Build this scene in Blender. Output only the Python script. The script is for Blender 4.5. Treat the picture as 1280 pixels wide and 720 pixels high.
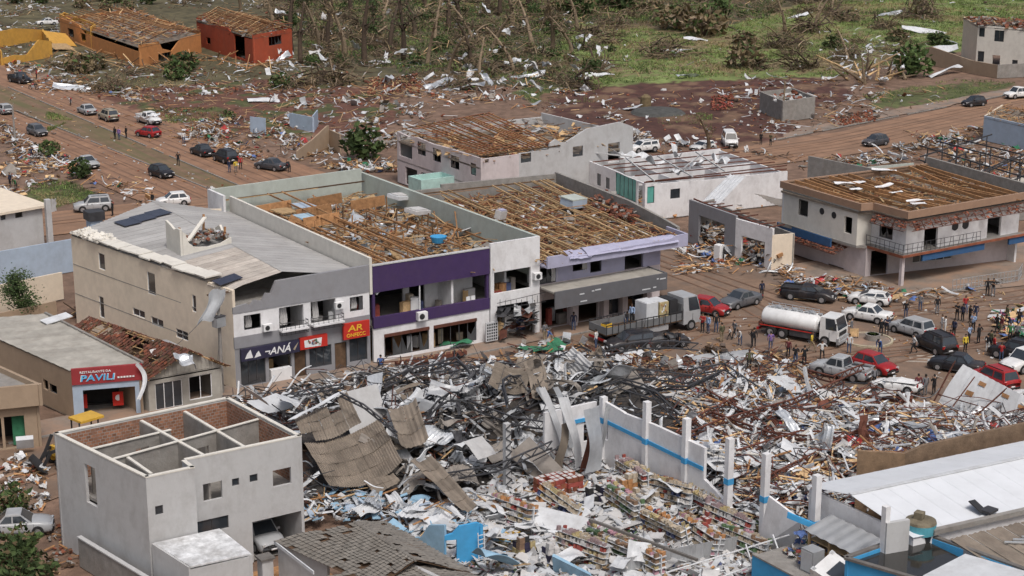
import bpy, bmesh, math, random
import numpy as np
from mathutils import Vector, Matrix, Euler, noise
R=random.Random(7)
for o in list(bpy.data.objects): bpy.data.objects.remove(o)
scene=bpy.context.scene; COL=scene.collection
# ---------------------------------------------------------------- camera
F=2200.;H=45.;PITCH=math.atan(608/F);YAW=math.radians(57.3)
fw=Vector((math.cos(YAW)*math.cos(PITCH),math.sin(YAW)*math.cos(PITCH),-math.sin(PITCH)))
rt=Vector((math.sin(YAW),-math.cos(YAW),0)); up=rt.cross(fw)
cam=bpy.data.cameras.new('camera'); cam.sensor_width=36; cam.lens=36*F/1280; cam.clip_start=1; cam.clip_end=9000
co=bpy.data.objects.new('camera',cam); COL.objects.link(co)
m=Matrix((rt,up,-fw)).transposed().to_4x4(); m.translation=(0,0,H); co.matrix_world=m
scene.camera=co
# ---------------------------------------------------------------- sky and sun (overcast, light from the street side)
SUN_DIR=Vector((-.16,-.78,1.3)).normalized()      # towards the sun
w=bpy.data.worlds.new('World'); scene.world=w; w.use_nodes=True
nt=w.node_tree; bg=nt.nodes['Background']; sk=nt.nodes.new('ShaderNodeTexSky'); sk.sky_type='NISHITA'; sk.sun_disc=False
sk.sun_elevation=math.asin(SUN_DIR.z); sk.sun_rotation=math.atan2(SUN_DIR.x,SUN_DIR.y)
sk.air_density=1.0; sk.dust_density=6.0; sk.ozone_density=1.0
hs=nt.nodes.new('ShaderNodeHueSaturation'); hs.inputs['Saturation'].default_value=.8
nt.links.new(sk.outputs[0],hs.inputs['Color']); nt.links.new(hs.outputs[0],bg.inputs[0]); bg.inputs[1].default_value=.1
sl=bpy.data.lights.new('sun','SUN'); sl.energy=1.5; sl.angle=math.radians(14); sl.color=(1,.985,.97)
so=bpy.data.objects.new('sun',sl); COL.objects.link(so); so.rotation_euler=(-SUN_DIR).to_track_quat('-Z','Y').to_euler(); so.location=(60,100,80)
vs=scene.view_settings; vs.view_transform='Standard'; vs.look='None'; vs.gamma=1; vs.use_curve_mapping=False; vs.exposure=.16
scene.render.engine='CYCLES'; scene.cycles.max_bounces=5; scene.cycles.diffuse_bounces=3; scene.cycles.glossy_bounces=2; scene.cycles.transmission_bounces=3
# ---------------------------------------------------------------- pixel -> place
def px(x,y,z=0.):
    d=fw+rt*((x-640)/F)+up*((360-y)/F); t=(z-H)/d.z
    return Vector((d.x*t,d.y*t,z))
def px2(x,y,z=0.): p=px(x,y,z); return (p.x,p.y)
# ---------------------------------------------------------------- materials
MT={}
def mat(n,c,rough=.85,var=.14,scale=1.5,dirt=0.,dcol=(.13,.09,.065),bump=.0,metal=0.,wave=None,brick=False,rnd=0.,spec=.35,alpha=1.,emit=0,fine=0.):
    m=bpy.data.materials.new(n); m.use_nodes=True; t=m.node_tree; N=t.nodes; L=t.links; b=N['Principled BSDF']
    b.inputs['Roughness'].default_value=rough; b.inputs['Metallic'].default_value=metal; b.inputs['Specular IOR Level'].default_value=spec
    tc=N.new('ShaderNodeTexCoord'); geo=N.new('ShaderNodeNewGeometry'); P=geo.outputs['Position']
    def noi(s,det=4,r=.6,vec=P):
        k=N.new('ShaderNodeTexNoise'); k.inputs['Scale'].default_value=s; k.inputs['Detail'].default_value=det; k.inputs['Roughness'].default_value=r
        L.new(vec,k.inputs['Vector']); return k.outputs[0]
    def mixc(fac,a,bb,blend='MIX'):
        k=N.new('ShaderNodeMix'); k.data_type='RGBA'; k.blend_type=blend
        for s,v in ((0,fac),(6,a),(7,bb)):
            if hasattr(v,'links') or hasattr(v,'is_linked'): L.new(v,k.inputs[s])
            else: k.inputs[s].default_value=v
        return k.outputs[2]
    def ramp(v,a,bb):
        k=N.new('ShaderNodeMapRange'); L.new(v,k.inputs[0]); k.inputs[1].default_value=a; k.inputs[2].default_value=bb; return k.outputs[0]
    lo=tuple(x*(1-var) for x in c)+(1,); hi=tuple(min(1,x*(1+var)) for x in c)+(1,)
    n1=noi(scale); col=mixc(ramp(n1,.3,.7),lo,hi)
    if fine>0:
        col=mixc(ramp(noi(scale*9,3),.35,.65),mixc(1.,col,(1-fine,1-fine,1-fine,1),'MULTIPLY'),col)
    if brick:
        bt=N.new('ShaderNodeTexBrick'); bt.inputs['Scale'].default_value=1; bt.inputs['Brick Width'].default_value=.32; bt.inputs['Row Height'].default_value=.2; bt.inputs['Mortar Size'].default_value=.018
        bt.inputs['Color1'].default_value=lo; bt.inputs['Color2'].default_value=hi; bt.inputs['Mortar'].default_value=(.3,.28,.25,1)
        sx=N.new('ShaderNodeSeparateXYZ'); L.new(P,sx.inputs[0]); ad=N.new('ShaderNodeMath'); L.new(sx.outputs[0],ad.inputs[0]); L.new(sx.outputs[1],ad.inputs[1])
        cb=N.new('ShaderNodeCombineXYZ'); L.new(ad.outputs[0],cb.inputs[0]); L.new(sx.outputs[2],cb.inputs[1]); L.new(cb.outputs[0],bt.inputs['Vector'])
        col=mixc(ramp(n1,.45,.75),bt.outputs[0],(c[0]*.8,c[1]*.9,c[2],1))
    if rnd>0:
        oi=N.new('ShaderNodeObjectInfo'); k=N.new('ShaderNodeMapRange'); L.new(oi.outputs['Random'],k.inputs[0]); k.inputs[3].default_value=1-rnd; k.inputs[4].default_value=1+rnd
        hv=N.new('ShaderNodeHueSaturation'); L.new(col,hv.inputs['Color']); L.new(k.outputs[0],hv.inputs['Value']); col=hv.outputs[0]
    if dirt>0:
        mp=N.new('ShaderNodeMapping'); L.new(P,mp.inputs[0]); mp.inputs['Scale'].default_value=(.8,.8,.5)
        s=ramp(noi(.9,8,.75,mp.outputs[0]),.46,.8); mu=N.new('ShaderNodeMath'); mu.operation='MULTIPLY'; L.new(s,mu.inputs[0]); mu.inputs[1].default_value=dirt*.8
        col=mixc(mu.outputs[0],col,tuple(dcol)+(1,))
        s2=ramp(noi(2.6,9,.8),.60,.72); m2=N.new('ShaderNodeMath'); m2.operation='MULTIPLY'; L.new(s2,m2.inputs[0]); m2.inputs[1].default_value=min(.7,dirt*1.1)
        col=mixc(m2.outputs[0],col,tuple(x*.55+.03 for x in c)+(1,))
    L.new(col,b.inputs['Base Color'])
    if wave or bump>0:
        bp=N.new('ShaderNodeBump'); 
        if wave:
            wv=N.new('ShaderNodeTexWave'); wv.bands_direction=wave[0]; wv.inputs['Scale'].default_value=wave[1]; L.new(P,wv.inputs[0]); L.new(wv.outputs[1],bp.inputs['Height']); bp.inputs['Strength'].default_value=.6; bp.inputs['Distance'].default_value=.05
        else:
            L.new(noi(scale*4,5,.7),bp.inputs['Height']); bp.inputs['Strength'].default_value=min(1,bump); bp.inputs['Distance'].default_value=.1
        L.new(bp.outputs[0],b.inputs['Normal'])
    if emit: b.inputs['Emission Color'].default_value=tuple(c)+(1,); b.inputs['Emission Strength'].default_value=emit
    MT[n]=m; return n
mat('plaster_beige',(.74,.64,.51),dirt=.22,bump=.15,var=.06); mat('plaster_white',(.74,.735,.74),dirt=.5,bump=.15,var=.05); mat('plaster_cream',(.68,.65,.585),dirt=.3,bump=.15,var=.05)
mat('plaster_grey',(.27,.27,.285),dirt=.3,bump=.1,var=.05); mat('plaster_lilac',(.40,.395,.52),dirt=.3,bump=.1,var=.05); mat('plaster_purple',(.055,.03,.10),dirt=.2,var=.08)
mat('plaster_pinkish',(.57,.51,.51),dirt=.4,bump=.1,var=.06); mat('plaster_green',(.43,.47,.43),dirt=.4,bump=.1,var=.06); mat('plaster_yellow',(.55,.30,.06),dirt=.5,var=.1); mat('plaster_orange',(.50,.22,.08),dirt=.5,var=.1); mat('plaster_red',(.38,.075,.035),dirt=.45,var=.1)
mat('plaster_tan',(.36,.27,.19),dirt=.35,bump=.1,var=.06); mat('plaster_pale',(.48,.48,.478),dirt=.42,bump=.1,var=.04); mat('wall_blue',(.06,.33,.62),dirt=.25,var=.08); mat('wall_paleblue',(.38,.46,.56),dirt=.3,var=.06); mat('cyan_glass',(.12,.38,.33),rough=.25,var=.15)
mat('concrete',(.27,.255,.235),dirt=.5,bump=.4,var=.18); mat('concrete_dark',(.15,.14,.13),dirt=.5,bump=.4,var=.2); mat('brick',(.29,.135,.08),brick=True,var=.35,bump=.3); mat('brick_piece',(.22,.075,.042),var=.3,rnd=.25)
mat('wood',(.35,.185,.085),var=.3,scale=3,rnd=.3); mat('wood_pale',(.50,.34,.18),var=.25,scale=3,rnd=.3); mat('wood_dark',(.10,.06,.035),var=.3,scale=3,rnd=.3)
mat('fibro',(.25,.225,.20),dirt=.4,var=.2,scale=.8,bump=.2,rnd=.12); mat('fibro_brown',(.21,.175,.14),dirt=.35,var=.25,scale=.9,bump=.2,rnd=.12); mat('fibro_pale',(.36,.34,.30),dirt=.5,var=.18,scale=.8,rnd=.1)
mat('metal_grey',(.40,.41,.42),rough=.5,metal=.3,dirt=.3,var=.15,scale=.7,rnd=.1); mat('metal_white',(.60,.615,.63),rough=.5,dirt=.4,var=.08,rnd=.08); mat('metal_bright',(.55,.575,.60),rough=.4,metal=.4,dirt=.35,var=.1,rnd=.12); mat('roof_white',(.67,.69,.715),rough=.5,dirt=.12,var=.05,scale=.5,wave=None)
mat('metal_dark',(.055,.055,.06),rough=.55,var=.3,rnd=.2); mat('rust',(.12,.045,.03),rough=.85,var=.35,rnd=.3); mat('tile_red',(.13,.05,.032),var=.5,scale=2,dirt=.5); mat('tile_grey',(.19,.175,.155),var=.25,scale=2,dirt=.4)
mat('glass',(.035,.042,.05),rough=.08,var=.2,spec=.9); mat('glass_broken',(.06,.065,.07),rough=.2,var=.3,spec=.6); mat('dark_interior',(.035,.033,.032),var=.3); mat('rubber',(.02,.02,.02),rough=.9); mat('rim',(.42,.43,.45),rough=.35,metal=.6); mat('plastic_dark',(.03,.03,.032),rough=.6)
mat('sign_red',(.50,.03,.02),var=.08,dirt=.1); mat('sign_maroon',(.30,.035,.04),var=.08,dirt=.2); mat('sign_dark',(.03,.028,.06),var=.2,dirt=.2); mat('yellow',(.75,.45,.04),var=.08); mat('machine_yellow',(.62,.37,.05),rough=.45,dirt=.3,var=.1); mat('cyan_letter',(.10,.45,.75),var=.05); mat('white_paint',(.75,.75,.75),var=.05,dirt=.15); mat('green_tarp',(.04,.17,.09),var=.35); mat('teal_tank',(.10,.35,.42),dirt=.4,var=.15)
mat('bark',(.085,.06,.042),var=.35,scale=4,bump=.4,rnd=.25); mat('bark_pale',(.22,.165,.11),var=.3,scale=4,rnd=.3); mat('leaf_dark',(.035,.06,.018),var=.4,scale=2,rnd=.3); mat('leaf_mid',(.065,.10,.03),var=.4,scale=2,rnd=.3); mat('leaf_dry',(.16,.12,.065),var=.35,scale=2,rnd=.3); mat('grass_blade',(.165,.225,.065),var=.45,scale=.4); mat('grass_dry',(.27,.22,.11),var=.35,scale=.4)
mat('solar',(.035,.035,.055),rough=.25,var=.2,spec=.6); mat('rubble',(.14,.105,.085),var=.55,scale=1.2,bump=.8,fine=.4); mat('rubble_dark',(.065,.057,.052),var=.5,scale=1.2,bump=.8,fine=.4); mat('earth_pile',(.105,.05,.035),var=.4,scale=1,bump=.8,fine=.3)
mat('cloth_white',(.52,.51,.50),var=.12,dirt=.2); mat('cloth_blue',(.10,.16,.35),var=.25); mat('cloth_red',(.40,.05,.05),var=.25); mat('cloth_pink',(.52,.18,.30),var=.25)
PROD=[mat('pack_'+n,c,rough=.5,var=.3,scale=3) for n,c in dict(red=(.30,.07,.055),orange=(.42,.21,.09),yellow=(.42,.34,.18),white=(.52,.50,.48),blue=(.08,.10,.20),brown=(.22,.14,.09),purple=(.30,.22,.22),green=(.10,.16,.08),pink=(.42,.24,.28),cream=(.44,.37,.28)).items()]
for n,c in dict(white=(.72,.72,.71),silver=(.38,.39,.40),black=(.018,.018,.022),grey=(.11,.115,.125),red=(.33,.015,.018),beige=(.33,.29,.22),darkgrey=(.06,.062,.07)).items(): mat('car_'+n,c,rough=.32,var=.06,dirt=.42,dcol=(.2,.14,.1),spec=.5)
mat('lamp_red',(.35,.02,.02),rough=.3); mat('lamp_clear',(.62,.63,.63),rough=.2,metal=.3)
# ---------------------------------------------------------------- mesh builder
WM={};KIDS={}
def bld(o,parent):
    if parent is not None:
        o.parent=parent; o.matrix_parent_inverse=WM[parent.name].inverted(); KIDS.setdefault(parent.name,[]).append(o)
class MB:
    def __init__(s): s.v=[];s.f=[];s.m=[];s.mats=[]
    def mi(s,k):
        if k not in s.mats: s.mats.append(k)
        return s.mats.index(k)
    def poly(s,pts,k):
        n=len(s.v); s.v+= [tuple(p) for p in pts]; s.f.append(tuple(range(n,n+len(pts)))); s.m.append(s.mi(k)); return s
    def hexa(s,c8,k):   # 4 bottom (ccw from above) + 4 top
        n=len(s.v); s.v+=[tuple(p) for p in c8]; i=s.mi(k)
        for q in ((3,2,1,0),(4,5,6,7),(0,1,5,4),(1,2,6,5),(2,3,7,6),(3,0,4,7)): s.f.append(tuple(n+a for a in q)); s.m.append(i)
        return s
    def box(s,c,d,k,rot=None):
        hx,hy,hz=d[0]/2,d[1]/2,d[2]/2; c=Vector(c)
        P=[Vector(p) for p in ((-hx,-hy,-hz),(hx,-hy,-hz),(hx,hy,-hz),(-hx,hy,-hz),(-hx,-hy,hz),(hx,-hy,hz),(hx,hy,hz),(-hx,hy,hz))]
        if rot is not None:
            if not isinstance(rot,(Matrix,)): rot=Euler(rot if isinstance(rot,tuple) else (0,0,rot)).to_matrix()
            P=[rot@p for p in P]
        return s.hexa([p+c for p in P],k)
    def bx(s,x0,x1,y0,y1,z0,z1,k): return s.box(((x0+x1)/2,(y0+y1)/2,(z0+z1)/2),(x1-x0,y1-y0,z1-z0),k)
    def beam(s,a,b,w,h,k,ref=(0,0,1)):
        a=Vector(a);b=Vector(b);d=b-a
        if d.length<1e-5: return s
        d.normalize(); r=Vector(ref)
        if abs(d.dot(r))>.98: r=Vector((1,0,0))
        x=d.cross(r).normalized(); y=x.cross(d)
        return s.hexa([a-x*w/2-y*h/2,a+x*w/2-y*h/2,b+x*w/2-y*h/2,b-x*w/2-y*h/2,a-x*w/2+y*h/2,a+x*w/2+y*h/2,b+x*w/2+y*h/2,b-x*w/2+y*h/2],k)
    def tube(s,pts,rad,k,n=6):
        pts=[Vector(p) for p in pts]
        if not isinstance(rad,(list,tuple)): rad=[rad]*len(pts)
        i=s.mi(k); base=len(s.v); ref=Vector((0.3,.5,.81)).normalized()
        for j,p in enumerate(pts):
            d=(pts[min(j+1,len(pts)-1)]-pts[max(j-1,0)]); d=d.normalized() if d.length>1e-6 else Vector((0,0,1))
            x=d.cross(ref); x=x.normalized() if x.length>1e-3 else Vector((1,0,0)); y=d.cross(x)
            for q in range(n):
                a=2*math.pi*q/n; s.v.append(tuple(p+(x*math.cos(a)+y*math.sin(a))*rad[j]))
        for j in range(len(pts)-1):
            for q in range(n):
                s.f.append((base+j*n+q,base+(j+1)*n+q,base+(j+1)*n+(q+1)%n,base+j*n+(q+1)%n)); s.m.append(i)
        s.f.append(tuple(base+q for q in range(n))); s.m.append(i)
        e=base+(len(pts)-1)*n; s.f.append(tuple(e+q for q in reversed(range(n)))); s.m.append(i); return s
    def cyl(s,c,r,h,k,n=16,axis='z',r2=None):
        c=Vector(c); d={'x':Vector((h/2,0,0)),'y':Vector((0,h/2,0)),'z':Vector((0,0,h/2))}[axis]
        return s.tube([c-d,c+d],[r,r if r2 is None else r2],k,n)
    def prism(s,pts,z0,z1,k):
        n=len(pts); b=len(s.v); i=s.mi(k); s.v+=[(p[0],p[1],z0) for p in pts]+[(p[0],p[1],z1) for p in pts]
        s.f.append(tuple(b+j for j in reversed(range(n)))); s.m.append(i); s.f.append(tuple(b+n+j for j in range(n))); s.m.append(i)
        for j in range(n): s.f.append((b+j,b+(j+1)%n,b+n+(j+1)%n,b+n+j)); s.m.append(i)
        return s
    def grid(s,fn,nu,nv,k):
        b=len(s.v); i=s.mi(k)
        for a in range(nu+1):
            for c in range(nv+1): s.v.append(tuple(fn(a/nu,c/nv)))
        for a in range(nu):
            for c in range(nv):
                q=b+a*(nv+1)+c; s.f.append((q,q+nv+1,q+nv+2,q+1)); s.m.append(i)
        return s
    def build(s,name,parent=None,smooth=False,local=False,solid=0.):
        me=bpy.data.meshes.new(name)
        if local: c=Vector((0,0,0))
        else:
            A=np.array(s.v); lo=A.min(0); hi=A.max(0); c=Vector(((lo[0]+hi[0])/2,(lo[1]+hi[1])/2,lo[2]))
        me.from_pydata([(x-c.x,y-c.y,z-c.z) for x,y,z in s.v],[],s.f)
        for k in s.mats: me.materials.append(MT[k])
        if len(s.mats)>1: me.polygons.foreach_set('material_index',s.m)
        if smooth: me.polygons.foreach_set('use_smooth',[True]*len(s.f))
        o=bpy.data.objects.new(name,me); COL.objects.link(o)
        # parts keep their world place: parent matrices are pure translations here
        WM[o.name]=Matrix.Translation(c); bld(o,parent); o.matrix_basis=Matrix.Translation(c) if parent is None else Matrix.Translation(c)
        if solid:
            md=o.modifiers.new('thickness','SOLIDIFY'); md.thickness=solid; md.offset=0
        return o
def tag(o,label=None,cat=None,group=None,kind=None):
    for k,v in (('label',label),('category',cat),('group',group),('kind',kind)):
        if v: o[k]=v
    return o
def empty(name,loc,label,cat,group=None):
    o=bpy.data.objects.new(name,None); COL.objects.link(o); o.location=loc; o.empty_display_size=.5; WM[o.name]=Matrix.Translation(Vector(loc)); return tag(o,label,cat,group)
def copy_tree(o,parent=None):
    c=o.copy(); COL.objects.link(c)
    if parent is not None: c.parent=parent; c.matrix_parent_inverse=o.matrix_parent_inverse.copy()
    for ch in KIDS.get(o.name,[]): copy_tree(ch,c)
    return c
def structure(o): o['kind']='structure'; return o
def inpoly(x,y,P):
    r=False; j=len(P)-1
    for i in range(len(P)):
        if (P[i][1]>y)!=(P[j][1]>y) and x<(P[j][0]-P[i][0])*(y-P[i][1])/(P[j][1]-P[i][1])+P[i][0]: r=not r
        j=i
    return r
# ================================================================ SETTING: ground, roads, kerbs
def pxpoly(pts): return [px2(*p) for p in pts]
FIELD=pxpoly([(725,28),(860,38),(960,22),(1010,4),(1290,-6),(1290,18),(1225,55),(1150,72),(1050,96),(880,98),(735,108),(690,70)])
WOOD=pxpoly([(355,-8),(760,-8),(900,-8),(1000,-8),(960,24),(860,38),(725,28),(700,70),(735,105),(600,110),(380,70)])
RED=pxpoly([(690,112),(740,104),(900,92),(990,88),(1060,110),(1010,150),(930,182),(760,178),(690,150)])
REDL=pxpoly([(170,110),(330,100),(470,112),(520,140),(470,160),(300,165),(215,150),(110,118)])
GREENS=[pxpoly(q) for q in ([(1080,118),(1200,98),(1270,104),(1180,128),(1085,135)],[(30,232),(80,225),(125,245),(60,262)],[(195,135),(270,135),(280,150),(210,155)],[(60,140),(90,150),(60,165)],[(820,148),(890,140),(890,165),(830,168)],[(150,92),(240,90),(230,110),(160,112)],[(640,105),(760,108),(750,130),(660,128)])]
xs=np.concatenate([[-4000,-1500,-600,-200,-60,-10],np.arange(12,346,1.05),[370,420,520,800,1600,4500]]); ys=np.concatenate([[-4000,-1500,-500,-150,0,35],np.arange(52,432,1.05),[455,500,600,900,1800,5000]])
gv=[];gc=[]
for x in xs:
    for y in ys:
        n1=noise.noise((x*.05,y*.05,1.7)); n2=noise.noise((x*.23,y*.23,5.1)); n3=noise.noise((x*.9,y*.9,9.3))
        c=np.array((.185,.118,.083)); z=-.06-.12*abs(n2)
        jx=x+3*n2+1.5*n3; jy=y+3*n1*2+2*n3
        far=False
        if inpoly(jx,jy,FIELD): c=np.array((.15,.185,.06))*(1+.5*n2) if n1+.6*n3>-.22 else np.array((.22,.17,.09)); far=True
        elif inpoly(jx,jy,WOOD): c=np.array((.075,.068,.038)) if n2+n1>.0 else np.array((.12,.09,.058)); far=True
        elif inpoly(jx,jy,RED): c=np.array((.082,.037,.028)) if n2<.2 else np.array((.16,.095,.06)); far=True
        elif inpoly(jx,jy,REDL): c=np.array((.125,.058,.04)) if n2<.18 else np.array((.075,.08,.03)); far=True
        else:
            for g in GREENS:
                if inpoly(jx,jy,g) and n3>-.35: c=np.array((.085,.095,.035))*(1+.4*n2)
            if y>255 and x>95: c=np.array((.10,.085,.045))*(1+.6*n2); far=True
        if x<10 or x>346 or y<50 or y>435: c=np.array((.085,.09,.04)); z=-.1
        if far: z=.18*n2+.12*n3+.1
        c=c*(1+.35*n3+.15*n1); gv.append((x,y,z)); gc.append((*np.clip(c,.01,.9),1))
nx,ny=len(xs),len(ys)
gf=[(a*ny+b,(a+1)*ny+b,(a+1)*ny+b+1,a*ny+b+1) for a in range(nx-1) for b in range(ny-1)]
me=bpy.data.meshes.new('ground'); me.from_pydata(gv,[],gf)
at=me.attributes.new('Col','FLOAT_COLOR','POINT'); at.data.foreach_set('color',np.array(gc,dtype=np.float32).ravel())
me.polygons.foreach_set('use_smooth',[True]*len(gf))
mat('ground',(.1,.1,.1),bump=.6,scale=.7,var=.3)
t=MT['ground'].node_tree; b=t.nodes['Principled BSDF']; old=b.inputs['Base Color'].links[0].from_socket
va=t.nodes.new('ShaderNodeAttribute'); va.attribute_name='Col'; mx=t.nodes.new('ShaderNodeMix'); mx.data_type='RGBA'; mx.blend_type='MULTIPLY'; mx.inputs[0].default_value=1
sc=t.nodes.new('ShaderNodeMix'); sc.data_type='RGBA'; sc.blend_type='MULTIPLY'; sc.inputs[0].default_value=1; sc.inputs[7].default_value=(10,10,10,1); t.links.new(old,sc.inputs[6])
t.links.new(va.outputs['Color'],mx.inputs[6]); t.links.new(sc.outputs[2],mx.inputs[7]); t.links.new(mx.outputs[2],b.inputs['Base Color'])
me.materials.append(MT['ground']); o=bpy.data.objects.new('ground',me); COL.objects.link(o); structure(o)
def road_mat(n,c,c2,axis,var=.25):
    mat(n,c,rough=.8,var=var,scale=.35,fine=.18); t=MT[n].node_tree; N=t.nodes; L=t.links; b=N['Principled BSDF']; old=b.inputs['Base Color'].links[0].from_socket
    g=N.new('ShaderNodeNewGeometry'); mp=N.new('ShaderNodeMapping'); mp.inputs['Scale'].default_value=(.04,.9,1) if axis=='X' else (.9,.04,1) if axis=='Y' else (.3,.3,1); L.new(g.outputs['Position'],mp.inputs[0])
    k=N.new('ShaderNodeTexNoise'); k.inputs['Scale'].default_value=1.; k.inputs['Detail'].default_value=6; k.inputs['Roughness'].default_value=.65; L.new(mp.outputs[0],k.inputs['Vector'])
    mr=N.new('ShaderNodeMapRange'); mr.inputs[1].default_value=.42; mr.inputs[2].default_value=.66; L.new(k.outputs[0],mr.inputs[0])
    x=N.new('ShaderNodeMix'); x.data_type='RGBA'; L.new(mr.outputs[0],x.inputs[0]); L.new(old,x.inputs[6]); x.inputs[7].default_value=c2+(1,); L.new(x.outputs[2],b.inputs['Base Color']); return n
road_mat('road_mud',(.315,.178,.108),(.215,.126,.084),'Y'); road_mat('road_mud_x',(.315,.185,.115),(.225,.14,.093),'X'); road_mat('plaza_mud',(.245,.162,.112),(.16,.118,.092),'A'); road_mat('pavement',(.24,.195,.16),(.33,.215,.15),'A'); road_mat('median',(.21,.135,.085),(.12,.115,.05),'Y')
def sheet_poly(name,pts,z,k,jag=.35,step=1.6):
    out=[]
    for i in range(len(pts)):
        a=Vector(pts[i]);b=Vector(pts[(i+1)%len(pts)]); n=max(1,int((b-a).length/step))
        for j in range(n):
            p=a.lerp(b,j/n); out.append((p.x+jag*noise.noise((p.x*.4,p.y*.4,3))*1.4,p.y+jag*noise.noise((p.x*.4,p.y*.4,8))*1.4,z))
    from mathutils.geometry import tessellate_polygon
    tri=tessellate_polygon([[Vector(p) for p in out]])
    fs=[]
    for t_ in tri:
        A_,B_,C_=(Vector(out[i]) for i in t_); fs.append(tuple(t_) if (B_-A_).cross(C_-A_).z>0 else tuple(reversed(t_)))
    me=bpy.data.meshes.new(name); me.from_pydata(out,[],fs); me.materials.append(MT[k]); o=bpy.data.objects.new(name,me); COL.objects.link(o); return structure(o)
sheet_poly('road',[(72.2,186),(81.4,186),(81.4,196),(80.9,222),(78.5,262),(72,330),(66,330),(70,262),(70.8,215)],.010,'road_mud')                      # near carriageway
sheet_poly('road',[(85.2,170),(97,170),(97.6,196),(96.8,222),(95.6,262),(93,300),(92,345),(84,345),(85,285)],.014,'road_mud')    # far carriageway
sheet_poly('median',[(81.3,192),(85.4,192),(85.4,285),(80,330),(77,330),(79,262)],.006,'median')
sheet_poly('road',[(50,183),(97,176),(97,186),(72,192),(50,193)],.018,'road_mud_x')
sheet_poly('road',[(128,171),(150,169),(164,168.6),(204,175),(240,181),(330,196),(330,211),(240,194),(204,189),(172,182),(150,180.5),(128,181)],.012,'road_mud_x')
sheet_poly('pavement',[(160,182),(204,189.6),(240,195),(330,212),(330,215),(238,198),(200,192.5),(160,185)],.05,'pavement',.5)
sheet_poly('plaza',[(20,116.5),(30,108),(46,113),(60,117),(74,116),(80,104),(88,96),(92,86),(90,74),(150,74),(160,120),(131,120),(118,128),(112,132),(111,160),(99,160),(98.5,127),(94,121.8),(20,121.5)],.010,'plaza_mud',.2)
sheet_poly('pavement',[(20,121),(97,121.2),(97,124.5),(20,124.5)],.09,'pavement',.06)
sheet_poly('pavement',[(118.2,114),(131,110.5),(160,110.5),(160,125),(112,129.5)],.09,'pavement',.15)
k=MB()
for (x0,y0,x1,y1) in ((81.4,192,79.2,262),(85.2,192,85.1,285),(20,120.9,97,121.1),(118.2,113.7,160,110.3),(160,181.8,204,189.2),(204,189.2,330,211.6)):
    n=int(math.hypot(x1-x0,y1-y0)/2)
    for i in range(n):
        if R.random()<.86: k.beam((x0+(x1-x0)*i/n,y0+(y1-y0)*i/n,.06),(x0+(x1-x0)*(i+.97)/n,y0+(y1-y0)*(i+.97)/n,.06),.16,.14,'concrete')
structure(k.build('kerb'))
# worn markings
k=MB()
for i in range(7):
    a=px(1128+i*9,452-i*3.2); b=a+Vector((1.6,-1.4,0)); k.poly([(a.x,a.y,.02),(a.x+.22,a.y+.25,.02),(b.x+.22,b.y+.25,.02),(b.x,b.y,.02)],'white_paint')
for p,q in (((1130,385),(1275,352)),((1130,395),(1190,384)),((1190,392),(1280,372)),((1215,465),(1260,458)),((1170,470),(1186,476))):
    a=px(*p);b=px(*q); d=(b-a).normalized(); nn=Vector((-d.y,d.x,0))*.06; L=(b-a).length; s=0
    while s<L:
        e=min(L,s+R.uniform(.6,2.2)); A=a+d*s;B=a+d*e; k.poly([tuple(v)[:2]+(.021,) for v in (A-nn,B-nn,B+nn,A+nn)],'white_paint'); s=e+R.uniform(.1,.9)
mat('worn_paint',(.36,.31,.26),var=.3); 
k.mats=['worn_paint']; structure(k.build('road_markings'))
# roundabout with kerb, planter and a small sign
rc=px(1085,426); 
k=MB(); n=32
k.prism([(rc.x+1.95*math.cos(i*2*math.pi/n),rc.y+1.95*math.sin(i*2*math.pi/n)) for i in range(n)],.004,.12,'pavement'); structure(k.build('roundabout'))
k=MB()
for i in range(n):
    a0=i*2*math.pi/n;a1=(i+.96)*2*math.pi/n; c=[(rc.x+r*math.cos(a),rc.y+r*math.sin(a)) for r,a in ((1.96,a0),(2.16,a0),(2.16,a1),(1.96,a1))]; k.prism(c,.005,.17,'kerb_cream' if 'kerb_cream' in MT else mat('kerb_cream',(.46,.40,.29),dirt=.5))
structure(k.build('kerb_ring'))
pl=empty('planter',(rc.x+.35,rc.y-.2,.12),'round concrete planter with a little green plant on the roundabout','planter')
k=MB(); k.tube([(rc.x+.35,rc.y-.2,.12),(rc.x+.35,rc.y-.2,.62),(rc.x+.35,rc.y-.2,.62),(rc.x+.35,rc.y-.2,.5)],[.62,.66,.54,.5],'concrete',18); k.build('pot',pl)
k=MB()
for i in range(60):
    a=R.uniform(0,6.3);r=R.uniform(.02,.42);c=Vector((rc.x+.35+r*math.cos(a),rc.y-.2+r*math.sin(a),.5)); e=c+Vector((R.uniform(-.1,.1),R.uniform(-.1,.1),R.uniform(.1,.28))); k.poly([c-Vector((.04,0,0)),c+Vector((.04,0,0)),e],'leaf_mid')
k.build('plant',pl)
bs=empty('board_sign',(rc.x-.75,rc.y+.95,.12),'small tan board standing on the roundabout paving','sign')
k=MB(); k.box((rc.x-.75,rc.y+.95,.62),(.75,.05,.72),'wood_pale',-.55); k.build('board',bs)
for s in (-.3,.3):
    k=MB(); k.box((rc.x-.75+s*.85,rc.y+.95-s*.52,.36),(.05,.06,.48),'wood_dark'); k.build('leg',bs)

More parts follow.
